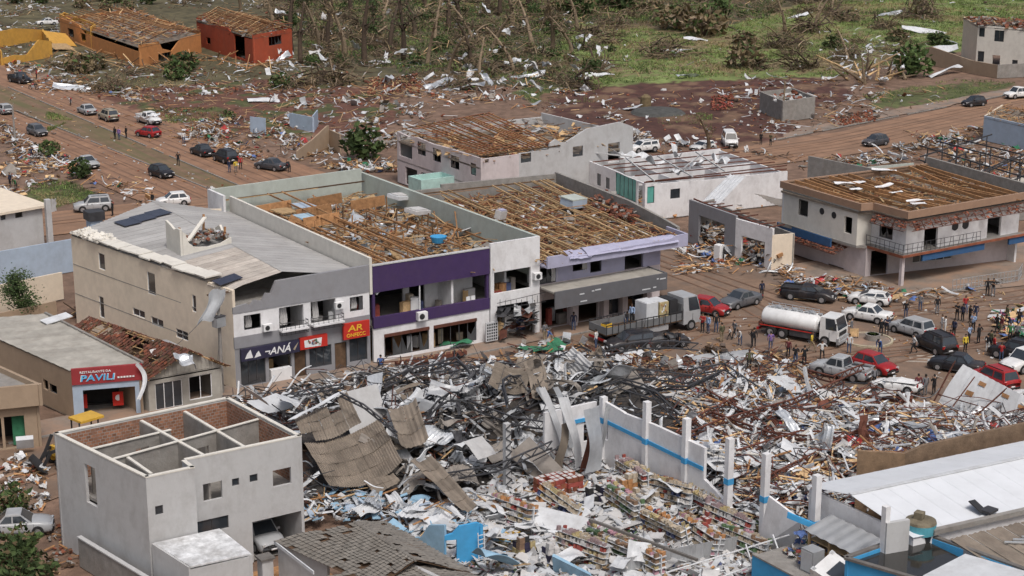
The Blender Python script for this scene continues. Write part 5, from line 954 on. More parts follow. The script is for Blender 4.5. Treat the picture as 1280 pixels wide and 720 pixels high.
a=px(872,418);c=px(728,438); yy=118.6; a=px(870,414); m=Vector((88.6,117.9,0)); put('flatbed_lorry','long flatbed lorry with silver cab loaded with goods beside the grey canopy','lorry',None,(89.6,117.7,.02),.02,T_,'car_silver')
lx,ly=89.6,117.7
for i,(dx,k_,lb,sz) in enumerate(((-.1,'metal_white','white appliance crate on the flatbed lorry',(1.3,1.6,1.9)),(1.15,'pack_yellow','yellow printed pallet box on the flatbed lorry',(1.0,1.7,1.8)),(2.2,'plastic_dark','black wrapped crate right behind the lorry cab',(.9,1.7,1.8)))):
    e=empty('goods_crate',(lx+dx,ly,1.2),lb,'crate'); b=MB(); b.box((lx+dx,ly,1.2+sz[2]/2),sz,k_,.03); b.build('crate_body',e); b=MB(); b.box((lx+dx,ly,1.2+sz[2]+.03),(sz[0]*.9,sz[1]*.9,.06),'metal_white' if i<2 else 'plastic_dark',.03); b.build('lid',e)
    if i==1:
        b=MB(); rr=random.Random(3)
        for q in range(16): b.box((lx+dx+rr.uniform(-.38,.38),ly-.87,1.35+rr.uniform(0,1.5)),(.12,.02,.18),rr.choice(['pack_orange','white_paint','pack_brown']))
        b.build('print',e)
tag(MB().box((85.0,117.4,1.6),(.8,.6,.5),'yellow',.3).box((85.0,117.4,1.87),(.7,.5,.05),'plastic_dark',.3).build('fish_box'),'small yellow box at the tail of the flatbed lorry','box')
# ---- backhoe loader
bp=px(88,560); e=empty('backhoe_loader',(36.6,114.6,0),'yellow backhoe loader behind the pale unfinished house','loader'); bx_,by_=36.8,114.9
b=MB(); b.box((bx_,by_,1.15),(2.6,1.2,.7),'machine_yellow',.25); b.build('bonnet',e); b=MB(); b.box((bx_+1.4,by_+.4,3.0),(1.9,1.6,.16),'machine_yellow',.25); q=b.build('cab_roof',e)
b=MB()
for dx,dy in ((.6,-.4),(2.1,0),(.5,1.0),(2.0,1.2)): b.beam((bx_+dx,by_+dy,1.2),(bx_+dx,by_+dy,2.95),.09,.09,'plastic_dark')
b.build('cab_post',e); b=MB(); b.box((bx_+1.3,by_+.4,1.5),(1.5,1.2,.8),'plastic_dark',.25); b.build('cab_floor',e)
for dx,dy,r in ((2.0,-.65,.72),(1.9,1.2,.72),(-1.0,-.95,.48),(-1.1,.7,.48)): b=MB(); b.tube([(bx_+dx,by_+dy-.2,r),(bx_+dx,by_+dy-.16,r),(bx_+dx,by_+dy+.16,r),(bx_+dx,by_+dy+.2,r)],[r*.9,r,r,r*.9],'rubber',18); w_=b.build('wheel',e); b=MB(); b.cyl((bx_+dx,by_+dy,r),r*.5,.44,'machine_yellow',12,'y'); b.build('rim',w_)
for sy in (-.45,.45): b=MB(); b.beam((bx_+.2,by_+sy,1.5),(bx_-1.7,by_+sy-.4,1.35),.12,.22,'plastic_dark'); b.beam((bx_-1.7,by_+sy-.4,1.35),(bx_-2.3,by_+sy-.5,.5),.12,.2,'plastic_dark'); b.build('loader_arm',e)
b=MB(); b.grid(lambda u,v:(bx_-2.2-.7*math.sin(v*2.6),by_-1.6+2.0*u,.15+.9*v),4,8,'plastic_dark'); b.build('bucket',e,solid=.05)
b=MB(); b.beam((bx_-2.2,by_-.6,1.0),(bx_-1.5,by_-.7,2.6),.15,.2,'plastic_dark'); b.build('boom',e)
# ---- motorcycles
MC=[]; b=MB()
for x in (-.65,.65): b.tube([(x+.3*math.cos(a),0,.3+.3*math.sin(a)) for a in [2*math.pi*i/14 for i in range(15)]],.055,'rubber',6)
MC.append(('wheel',mesh_of(b,'wheels'),None)); b=MB(); b.tube([(.65,0,.3),(.45,0,.95),(.0,0,.75),(-.65,0,.32)],.045,'metal_dark',6); b.box((.1,0,.5),(.45,.3,.35),'metal_grey'); b.tube([(.35,-.35,1.0),(.45,0,1.02),(.35,.35,1.0)],.025,'metal_dark',5); MC.append(('frame',mesh_of(b,'mframe'),None)); b=MB(); b.tube([(.35,0,.82),(.15,0,.9),(-.02,0,.84)],[.1,.17,.1],'car_red',8); MC.append(('fuel_tank',mesh_of(b,'mtank'),None)); b=MB(); b.tube([(0,0,.82),(-.3,0,.84),(-.65,0,.88)],[.1,.13,.08],'plastic_dark',8); MC.append(('seat',mesh_of(b,'mseat'),None))
for (X,Y,rz,lb) in ((42,112,2.2,'dark motorcycle beside the black pickup on the earth road'),(88,131,1.2,'red motorcycle standing near the silver sedan on the earth road'),(80,203,.6,'motorcycle parked in rubble behind the silver sedan')): p=px(X,Y); put('motorcycle',lb,'motorcycle',None,(p.x,p.y,.01),rz,MC,tilt=(.12,0))
# ================================================================ PEOPLE
for n,c in dict(skin_light=(.42,.26,.18),skin_tan=(.28,.16,.10),skin_dark=(.13,.075,.05),hair_black=(.015,.012,.01),hair_brown=(.06,.035,.02),shoe=(.03,.028,.025),jean=(.06,.085,.15),khaki=(.25,.20,.13),black_cloth=(.018,.018,.02),grey_cloth=(.16,.16,.17),white_cloth=(.58,.58,.57),red_cloth=(.35,.03,.03),maroon_cloth=(.13,.03,.035),blue_cloth=(.05,.10,.25),sky_cloth=(.28,.38,.55),green_cloth=(.05,.17,.07),olive_cloth=(.09,.09,.05),yellow_cloth=(.60,.45,.05),purple_cloth=(.2,.12,.3),navy_cloth=(.025,.03,.06)).items(): mat(n,c,var=.18,scale=6)
def person_parts(pose):
    J={'pel':(0,0,.93,.125,.10),'sp':(0,0,1.12,.125,.095),'ch':(0,0,1.33,.15,.10),'nk':(0.0,0,1.465,.055,.055),'hb':(.02,0,1.535,.07,.065),'hm':(.02,0,1.61,.082,.072),'ht':(.01,0,1.675,.06,.055)}
    for s,sy in (('l',1),('r',-1)):
        J.update({'sh'+s:(0,.19*sy,1.405,.062,.06),'el'+s:(-.03,.245*sy,1.13,.046,.044),'wr'+s:(.06,.24*sy,.89,.032,.028),'ha'+s:(.085,.235*sy,.82,.04,.02),'hi'+s:(0,.095*sy,.88,.095,.09),'kn'+s:(.02,.105*sy,.5,.062,.06),'an'+s:(-.02,.11*sy,.1,.042,.042),'to'+s:(.13,.125*sy,.045,.045,.03)})
    E=[('pel','sp','shirt'),('sp','ch','shirt'),('ch','nk','skin'),('nk','hb','skin'),('hb','hm','skin'),('hm','ht','skin')]
    for s in 'lr': E+=[('ch','sh'+s,'shirt'),('sh'+s,'el'+s,'shirt'),('el'+s,'wr'+s,'skin' if pose.get('short') else 'shirt'),('wr'+s,'ha'+s,'skin'),('pel','hi'+s,'trouser'),('hi'+s,'kn'+s,'trouser'),('kn'+s,'an'+s,'trouser'),('an'+s,'to'+s,'shoe')]
    for k,v in pose.get('j',{}).items(): J[k]=tuple(v)+J[k][3:]
    up=pose.get('lean',0); 
    for k in list(J):   # lean the upper body about the pelvis
        x,y,z,a,b_=J[k]; pz=J['pel'][2]
        if up and k[:2] in('sp','ch','nk','hb','hm','ht','sh','el','wr','ha'): dz=z-pz; dx=x-J['pel'][0]; J[k]=(J['pel'][0]+dx*math.cos(up)+dz*math.sin(up),y,pz+dz*math.cos(up)-dx*math.sin(up),a,b_)
    for s,sy in (('l',1),('r',-1)):
        w=Vector(J['wr'+s][:3]);h=Vector(J['ha'+s][:3]); d=(h-w).normalized(); side=Vector((d.z,0,-d.x)) if abs(d.z)>.3 else Vector((0,0,1)); side=(side-d*side.dot(d)).normalized(); curl=Vector((0,-sy*.4,0))
        for i,(o,l) in enumerate(((-.030,.055),(-.010,.068),(.010,.064),(.030,.05))):
            a=h+side*o+d*.015; m_=a+d*l*.55+curl*.02; e_=m_+(d+curl).normalized()*l*.5
            for nme,p in (('f%d%s'%(i,s),a),('g%d%s'%(i,s),m_),('k%d%s'%(i,s),e_)): J[nme]=(*p,.0095,.0095)
            E+=[('ha'+s,'f%d%s'%(i,s),'skin'),('f%d%s'%(i,s),'g%d%s'%(i,s),'skin'),('g%d%s'%(i,s),'k%d%s'%(i,s),'skin')]
        a=w.lerp(h,.45)+side*.042; e_=a+(d+side*.7).normalized()*.05; J['t'+s]=(*a,.011,.011);J['u'+s]=(*e_,.0095,.0095); E+=[('wr'+s,'t'+s,'skin'),('t'+s,'u'+s,'skin')]
    keys=list(J); me=bpy.data.meshes.new('person'); me.from_pydata([J[k][:3] for k in keys],[(keys.index(a),keys.index(b_)) for a,b_,_ in E],[])
    o=bpy.data.objects.new('tmp',me); COL.objects.link(o); sm=o.modifiers.new('s','SKIN'); sm.use_smooth_shade=True
    for i,k in enumerate(keys): v=me.skin_vertices[0].data[i]; v.radius=J[k][3:5]; v.use_root=(k=='pel')
    ss=o.modifiers.new('d','SUBSURF'); ss.levels=1
    bpy.context.view_layer.update(); ev=bpy.data.meshes.new_from_object(o.evaluated_get(bpy.context.evaluated_depsgraph_get())); bpy.data.objects.remove(o)
    idx={'skin':0,'shirt':1,'trouser':2,'shoe':3}; segs=[(Vector(J[a][:3]),Vector(J[b_][:3]),idx[l],(J[a][3]+J[b_][3])/2) for a,b_,l in E]
    ev.materials.clear()
    for k in ('skin_tan','black_cloth','jean','shoe','plastic_dark'): ev.materials.append(MT[k])
    for f in ev.polygons:
        c=f.center; best=9;bi=0
        for a,b_,l,r_ in segs:
            d=b_-a; t=max(0,min(1,(c-a).dot(d)/max(1e-9,d.length_squared))); q=(c-(a+d*t)).length-r_
            if q<best: best=q;bi=l
        f.material_index=bi; f.use_smooth=True
    # face: eyes, nose, mouth, ears added to the same surface mesh
    bm=bmesh.new(); bm.from_mesh(ev); hm=Vector(J['hm'][:3]); fwd=Vector((math.cos(up),0,-math.sin(up))); upv=Vector((math.sin(up),0,math.cos(up)))
    def lump(off,sz,mi):
        g=bmesh.ops.create_icosphere(bm,subdivisions=1,radius=1,matrix=Matrix.Translation(hm+fwd*off[0]+Vector((0,off[1],0))+upv*off[2])@Matrix.Diagonal((*sz,1)))
        for v in g['verts']:
            for f in v.link_faces: f.material_index=mi
    lump((.088,.028,.0),(.008,.011,.006),4); lump((.088,-.028,.0),(.008,.011,.006),4); lump((.095,0,-.025),(.016,.012,.022),0); lump((.083,0,-.062),(.008,.022,.005),4); lump((0,.082,-.01),(.018,.010,.028),0); lump((0,-.082,-.01),(.018,.010,.028),0)
    bm.to_mesh(ev); bm.free()
    hb=MB(); M3=Matrix((fwd,Vector((0,1,0)),upv)).transposed()
    hb.grid(lambda u,v: hm+M3@Vector((-.012+(.092+.004*math.sin(u*30))*math.cos(u*2*math.pi)*math.sin(v*1.75),.088*math.sin(u*2*math.pi)*math.sin(v*1.75),.005+.098*math.cos(v*1.75)+(.05*max(0,math.cos(u*2*math.pi))*v)-(.03*v if math.cos(u*2*math.pi)<0 else 0))),12,6,'hair_black'); 
    return [('body',ev,None),('hair',mesh_of(hb,'hair',True),0)]
POSE={'stand':person_parts({}),
 'phone':person_parts({'j':{'elr':(.08,-.22,1.17),'wrr':(.28,-.12,1.30),'har':(.32,-.10,1.36),'ell':(.06,.23,1.15),'wrl':(.26,.10,1.26),'hal':(.31,.09,1.32)}}),
 'walk':person_parts({'short':1,'lean':.06,'j':{'knl':(.22,.1,.52),'anl':(.25,.1,.1),'tol':(.40,.11,.06),'knr':(-.08,-.1,.5),'anr':(-.33,-.1,.17),'tor':(-.22,-.11,.045),'ell':(-.14,.24,1.15),'wrl':(-.12,.25,.92),'hal':(-.09,.25,.85),'elr':(.08,-.24,1.13),'wrr':(.26,-.22,.98),'har':(.32,-.21,.93)}}),
 'hips':person_parts({'short':1,'j':{'ell':(-.08,.40,1.17),'wrl':(.03,.21,1.0),'hal':(.06,.16,.97),'elr':(-.08,-.40,1.17),'wrr':(.03,-.21,1.0),'har':(.06,-.16,.97),'knl':(.03,.15,.5),'anl':(-.01,.18,.1),'tol':(.13,.21,.045)}}),
 'crossed':person_parts({'j':{'ell':(.05,.25,1.15),'wrl':(.19,.03,1.20),'hal':(.19,-.06,1.22),'elr':(.05,-.25,1.15),'wrr':(.21,-.02,1.16),'har':(.21,.07,1.18)}}),
 'bend':person_parts({'lean':.75,'j':{'ell':(.2,.2,1.16),'wrl':(.38,.16,1.1),'hal':(.45,.15,1.08),'elr':(.2,-.2,1.16),'wrr':(.38,-.16,1.1),'har':(.45,-.15,1.08)}}),
 'crouch':person_parts({'lean':.35,'j':{'pel':(-.12,0,.38),'sp':(-.12,0,.57),'ch':(-.12,0,.78),'nk':(-.12,0,.915),'hb':(-.1,0,.985),'hm':(-.1,0,1.06),'ht':(-.11,0,1.125),'shl':(-.12,.19,.855),'shr':(-.12,-.19,.855),'ell':(.0,.24,.6),'wrl':(.2,.16,.55),'hal':(.27,.15,.54),'elr':(.0,-.24,.6),'wrr':(.2,-.16,.55),'har':(.27,-.15,.54),'hil':(-.1,.1,.34),'hir':(-.1,-.1,.34),'knl':(.25,.16,.46),'anl':(.05,.15,.1),'tol':(.2,.17,.045),'knr':(.25,-.16,.46),'anr':(.05,-.15,.1),'tor':(.2,-.17,.045)}})}
PN={'black_cloth':'black','grey_cloth':'grey','white_cloth':'white','red_cloth':'red','maroon_cloth':'maroon','blue_cloth':'blue','sky_cloth':'light blue','green_cloth':'green','olive_cloth':'olive','yellow_cloth':'yellow','purple_cloth':'purple','navy_cloth':'navy'}
TN={'jean':'jeans','black_cloth':'black trousers','khaki':'khaki trousers','grey_cloth':'grey trousers','white_cloth':'white trousers'}
VERB={'stand':'standing','phone':'holding up a phone','walk':'walking','hips':'standing with hands on hips','crossed':'standing with folded arms','bend':'bending forward','crouch':'crouching'}
rr=random.Random(77)
def person(X,Y,shirt,trou,pose,face,place,h=1.,z=.02,hair=None,child=False):
    p=px(X,Y); a=math.radians(face); cols=(rr.choice(['skin_tan','skin_light','skin_tan','skin_dark']),shirt,trou,'shoe',hair or rr.choice(['hair_black','hair_black','hair_brown']))
    lab='%s in %s top and %s %s %s'%('child' if child else 'person',PN[shirt],TN[trou],VERB[pose],place)
    if len(lab.split())>16: lab='person in %s %s %s'%(PN[shirt],VERB[pose].replace('standing with ','with '),place)
    o=put('person',lab,'person','people on the streets and square',(p.x,p.y,z),a,POSE[pose],cols=cols); s=h*rr.uniform(.97,1.06); o.scale=(s*1.04,s*1.08,s); return o
b_,g_,w_,r_,m_,u_,s_,n_,o_,y_,v_,e_='black_cloth grey_cloth white_cloth red_cloth maroon_cloth blue_cloth sky_cloth navy_cloth olive_cloth yellow_cloth purple_cloth green_cloth'.split()
for a in ((1132,398,b_,'jean','stand',200,'in the open part of the muddy square'),(1142,442,w_,b_,'walk',150,'in the open part of the muddy square'),(1100,444,u_,'jean','bend',200,'in the open part of the muddy square'),(1206,441,y_,b_,'stand',260,'in the open part of the muddy square'),(1187,437,r_,'jean','hips',180,'in the open part of the muddy square'),(1216,416,s_,b_,'phone',190,'in the open part of the muddy square'),(1258,404,o_,'khaki','stand',160,'in the open part of the muddy square'),(1061,442,w_,'jean','stand',220,'in the open part of the muddy square'),(1206,392,r_,'jean','walk',240,'crossing toward the corner building'),(1150,389,g_,'jean','stand',200,'by the ramp railing'),(1076,400,e_,'jean','bend',90,'beside the white sedan'),(1014,440,y_,'khaki','walk',300,'in front of the tanker'),(925,432,w_,'jean','bend',200,'beside the heap on the square'),(690,432,u_,'khaki','bend',150,'by the green tarpaulin'),(745,436,w_,'jean','stand',120,'behind the wrecked black suv'),(878,416,r_,b_,'crossed',200,'by the lorry cab'),(885,417,s_,'jean','stand',180,'by the lorry cab'),(895,416,b_,'jean','stand',220,'by the lorry cab'),(902,428,o_,'khaki','stand',90,'near the heap on the square'),(918,424,g_,b_,'walk',170,'beside a small child'),(940,435,b_,b_,'phone',130,'facing the lorry'),(936,463,o_,b_,'stand',240,'on the timber strewn edge of the square'),(836,436,b_,b_,'bend',180,'beside the crushed black car'),(849,436,b_,b_,'walk',120,'beside the crushed black car'),(681,426,g_,'khaki','stand',100,'in front of the canopy pillars'),(717,414,n_,'jean','stand',60,'under the grey canopy'),(573,458,b_,b_,'bend',200,'at the fallen rusty beam'),(476,461,u_,b_,'crouch',60,'by the grey shop front'),
 (942,434,b_,b_,'stand',40,'behind the tanker'),(963,438,v_,'jean','stand',60,'beside the tanker wheels'),(985,447,m_,b_,'stand',20,'in front of the tanker'),(994,457,b_,'jean','crossed',30,'in the group watching the tanker'),(1005,458,b_,b_,'phone',60,'in the group watching the tanker'),(1027,450,w_,b_,'hips',240,'in front of the tanker bumper'),(1064,420,g_,g_,'stand',300,'on the roundabout by the board'),(1101,421,b_,b_,'stand',200,'on the roundabout kerb'),(1108,419,n_,b_,'crossed',220,'on the roundabout kerb'),(1096,378,b_,b_,'bend',150,'at the damaged white car'),(952,373,n_,b_,'stand',260,'near the gutted shop'),
 (1171,393,b_,g_,'stand',250,'alone in the middle of the square'),(1196,401,b_,b_,'crossed',200,'in the dark clad group on the square'),(1203,402,n_,b_,'stand',180,'in the dark clad group on the square'),(1212,404,b_,b_,'hips',160,'in the dark clad group on the square'),(1219,401,n_,'jean','stand',200,'in the dark clad group on the square'),(1177,416,w_,w_,'stand',150,'in the pair dressed in white'),(1181,418,w_,w_,'crossed',140,'in the pair dressed in white'),(1192,422,n_,b_,'stand',180,'beside the pair dressed in white'),(1211,430,s_,b_,'hips',110,'with back to the black car'),(1223,430,b_,b_,'hips',100,'near the black car'),(1246,416,b_,b_,'walk',170,'beyond the black car'),(1251,418,m_,'khaki','stand',160,'beyond the black car'),(1262,414,n_,'jean','bend',180,'near the tables at the right of the square'),(1273,410,b_,b_,'phone',200,'near the tables at the right of the square'),(1234,370,b_,b_,'stand',220,'on the pavement by the corner building'),(1241,371,b_,g_,'crossed',230,'on the pavement by the corner building'),(1234,441,b_,w_,'stand',20,'beside the black car'),(1238,436,o_,b_,'stand',350,'beside the black car'),(1242,444,r_,b_,'stand',330,'beside the black car'),(1251,452,r_,'jean','crossed',40,'in front of the black car'),(1262,428,e_,b_,'stand',200,'behind the black car'),(1271,428,g_,b_,'stand',200,'behind the black car'),(1147,494,m_,b_,'stand',60,'in the trio by the fallen roof panel'),(1156,495,g_,g_,'stand',80,'in the trio by the fallen roof panel'),(1167,494,b_,b_,'phone',90,'in the trio by the fallen roof panel'),(1092,484,g_,b_,'stand',260,'at the tail of the silver pickup'),
 (287,216,n_,'jean','stand',280,'beside the black suv on the earth road'),(295,216,y_,g_,'stand',270,'beside the black suv on the earth road'),(301,212,r_,b_,'stand',250,'beside the black suv on the earth road'),(223,207,b_,b_,'walk',250,'across the earth road by the median'),(230,180,w_,'jean','stand',240,'at the edge of the rubble heap'),(362,216,b_,b_,'bend',100,'behind the dark low sedan'),(191,258,b_,b_,'stand',200,'behind the white hatchback'),(144,174,b_,b_,'stand',200,'by the red car'),(149,175,v_,'jean','stand',210,'by the red car'),(158,173,b_,b_,'stand',190,'by the red car'),(77,107,s_,'khaki','crouch',200,'in the rubble by the earth road'),(46,99,r_,b_,'stand',180,'behind the black pickup'),(20,104,g_,b_,'stand',160,'at the black pickup'),(30,106,b_,b_,'stand',200,'at the black pickup'),(141,270,b_,b_,'stand',140,'behind the silver suv'),(951,181,b_,b_,'stand',200,'on the road by the earth lot'),(963,182,o_,b_,'hips',180,'on the road by the earth lot'),(944,327,b_,b_,'stand',190,'in front of the gutted white shop'),(957,323,r_,g_,'bend',200,'in front of the gutted white shop'),(13,234,n_,b_,'stand',200,'in the rubble at the left edge'),(20,238,e_,b_,'bend',220,'in the rubble at the left edge'),(40,200,n_,b_,'stand',250,'by the rubble beside the motorcycle')): person(*a)
person(912,425,w_,b_,'walk',150,'beside an adult in grey',.68,child=True)
person(0,0,g_,'jean','bend',250,'on the bed of the flatbed lorry').location=(87.2,117.6,1.17); person(0,0,s_,b_,'stand',200,'on the bed of the flatbed lorry').location=(88.3,118.2,1.17)
# ================================================================ COLLAPSED HALL AND MARKET
HALL=[px2(*p) for p in ((285,505),(330,500),(420,478),(520,462),(640,462),(760,455),(900,468),(1000,488),(1075,498),(1160,520))]+[(99,84),(103,73.4),(77,75.6),(75,77),(69.4,75),(69.2,79),(69,83)]+[px2(*p) for p in ((880,600),(770,560),(735,575),(680,600),(620,612),(560,625),(430,640),(378,640),(378,585),(330,545))]
MARKET=[(49.5,91),(56,93.8),(64,96.5),(67.8,96),(67.8,73),(57.5,76),(50.5,82)]
GA=((50.5,106,1.6,4),(56,101,1.5,4),(62,103,2.6,5),(67,101,3.0,4),(72,102,2.5,5),(78,98,1.2,6),(84,91,1.0,7),(74,88,1.2,5),(78,82,1.0,5),(89,86,.8,6),(84,78,1.3,6),(92,78,1.2,6),(73,79,1.2,4),(98,77,1.,4),(48,100,.8,4),(45,110,.8,3))
def hz(x,y): return .15+sum(a*math.exp(-((x-cx)**2+(y-cy)**2)/(2*s*s*.45)) for cx,cy,a,s in GA)+.35*noise.noise((x*.5,y*.5,3))
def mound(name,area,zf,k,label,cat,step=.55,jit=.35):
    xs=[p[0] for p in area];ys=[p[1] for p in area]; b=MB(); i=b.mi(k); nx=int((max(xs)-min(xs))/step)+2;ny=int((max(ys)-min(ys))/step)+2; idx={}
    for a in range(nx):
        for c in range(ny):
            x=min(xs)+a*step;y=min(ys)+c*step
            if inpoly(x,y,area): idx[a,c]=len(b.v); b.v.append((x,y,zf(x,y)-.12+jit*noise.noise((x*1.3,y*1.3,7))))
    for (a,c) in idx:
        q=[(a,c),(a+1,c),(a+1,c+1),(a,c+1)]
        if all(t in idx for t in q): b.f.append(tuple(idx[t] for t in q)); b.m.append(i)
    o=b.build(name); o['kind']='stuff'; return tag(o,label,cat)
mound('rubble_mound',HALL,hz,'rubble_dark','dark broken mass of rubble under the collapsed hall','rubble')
WT=('metal_white','metal_white','metal_bright','metal_grey','fibro','plaster_pale')
ROOFZONE=[px2(*p,2.4) for p in ((368,520),(436,484),(504,520),(506,585),(420,612),(380,565))]
LEFT=lambda x,y: 0 if inpoly(x,y,ROOFZONE) else (1 if x<72 else .3)
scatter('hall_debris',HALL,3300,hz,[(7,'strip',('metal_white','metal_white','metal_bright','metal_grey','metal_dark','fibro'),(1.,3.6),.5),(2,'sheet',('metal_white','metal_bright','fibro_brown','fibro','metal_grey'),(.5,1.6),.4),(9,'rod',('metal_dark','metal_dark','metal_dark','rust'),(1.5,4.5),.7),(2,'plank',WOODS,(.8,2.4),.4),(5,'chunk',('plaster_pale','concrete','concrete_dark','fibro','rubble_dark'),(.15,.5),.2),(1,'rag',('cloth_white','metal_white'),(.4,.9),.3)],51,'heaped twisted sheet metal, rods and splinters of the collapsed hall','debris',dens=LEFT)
RIGHT=[px2(*p) for p in ((820,500),(900,470),(1000,490),(1160,522))]+[(99,84),(103,73.4),(77,75.6),(75,77),(69.4,75),(69.2,79)]+[px2(885,600)]
scatter('warehouse_debris',RIGHT,5000,hz,[(7,'plank',('wood_pale','wood_pale','wood','plaster_cream','metal_white'),(.9,3.6),.35),(5,'strip',('metal_white','metal_white','plaster_pale','metal_bright'),(.9,3.2),.35),(2,'sheet',('metal_white','plaster_pale','cloth_white'),(.5,1.5),.3),(4,'rod',('rust','rust','rust','metal_dark'),(1.5,4.2),.6),(4,'chunk',('plaster_pale','concrete','brick_piece','rubble'),(.15,.55),.2),(1,'slab',('plaster_pale','wood_pale','metal_white'),(.5,1.2),.3),(1,'rag',('cloth_blue','cloth_red','cloth_white'),(.5,1.),.3)],52,'pale splintered timber, sheet and rusty rods of the flattened warehouse','debris')
scatter('plaza_debris',[px2(*p) for p in ((560,470),(640,440),(700,425),(760,440),(860,445),(960,440),(1020,455),(1010,480),(900,470),(760,460))],700,.05,[(5,'plank',('wood_pale','wood','wood_dark','rust'),(.8,3.5),.08),(3,'sheet',WT,(.6,1.8),.1),(2,'rod',('metal_dark','rust'),(1,3),.15),(2,'chunk',MIXED,(.15,.5),.05)],53,'planks and scraps spilled along the edge of the muddy square','debris')
# big fallen roof patches: panels are pieces of their own
def roof_patch(name,label,q,nu,nv,k,sag=.4,ribs=5,lift=0.,seed=1,drop=.06):
    q=[Vector(p) for p in q]; c=sum(q,Vector())/4; e=empty(name,(c.x,c.y,min(p.z for p in q)),label,'roof'); rr=random.Random(seed)
    S=lambda u,v: q[0].lerp(q[1],u).lerp(q[3].lerp(q[2],u),v)+Vector((0,0,-sag*4*u*(1-u)*(.6+.4*v)+.15*noise.noise((u*3+seed,v*3,1))))
    n=((q[1]-q[0]).cross(q[3]-q[0])).normalized()
    for i in range(nu):
        for j in range(nv):
            if rr.random()<drop: continue
            off=rr.uniform(0,.05); tw=rr.gauss(0,.03)
            b=MB(); b.grid(lambda a,d: S((i+a*.98)/nu,(j+d*1.04)/nv)+n*(.035*math.sin(d*ribs*0+a*ribs*2*math.pi)+.05*(1-d)+off+tw*(a-.5)),ribs*4,3,k); b.build('roof_panel',e,solid=.015)
    return e
roof_patch('fallen_roof','brown ribbed roof hanging in a sagging sheet over the collapsed hall',[px(380,552,3.2),px(474,522,3.9),px(503,575,2.7),px(412,606,1.7)],8,4,'fibro_brown',.8,4,seed=2)
roof_patch('fallen_roof','tilted brown roof strip with bright metal edge beside the brick lined house',[px(368,522,4.2),px(434,489,5.0),px(452,527,3.9),px(380,552,3.3)],5,3,'fibro_brown',.35,4,seed=3)
roof_patch('fallen_roof','small curled brown roof remnant in the middle of the collapsed hall',[px(484,510,4.2),px(520,496,4.8),px(536,545,3.4),px(500,554,3.2)],2,3,'fibro_brown',.5,3,seed=4)
roof_patch('fallen_roof','narrow brown roof strip twisting down among the dark wreckage',[px(513,575,2.9),px(540,568,3.2),px(596,630,1.9),px(576,636,1.7)],1,5,'fibro_brown',.3,3,seed=5,drop=0)
roof_patch('fallen_roof','grey rolled roof strip beneath the silver sheet in the hall',[px(548,590,1.9),px(590,580,2.2),px(600,605,1.2),px(550,610,1.2)],2,2,'fibro',-.4,4,seed=6,drop=0)
roof_patch('fallen_roof','brown roof flap leaning toward the blue rubble',[px(455,600,1.6),px(492,590,2.0),px(500,600,1.4),px(468,618,1.0)],2,2,'fibro_brown',.1,3,seed=7,drop=0)
b=MB(); A0,B0=px(370,523,4.4),px(434,488,5.2); b.grid(lambda u,v: A0.lerp(B0,u)+Vector((-.55*v,.2*v,-.1*v+.05*math.sin(u*9))),10,3,'metal_white'); tag(b.build('roof_flashing',solid=.03),'long bright white flashing along the edge of the tilted brown roof','sheet')
def hall_sheet(X,Y,z,w,l,k,rot,cr,seed,ribs=0,label='',group=None):
    return loose_sheet('metal_sheet',label,px(X,Y,z),w,l,k,rot,cr,group,'sheet',ribs,seed)
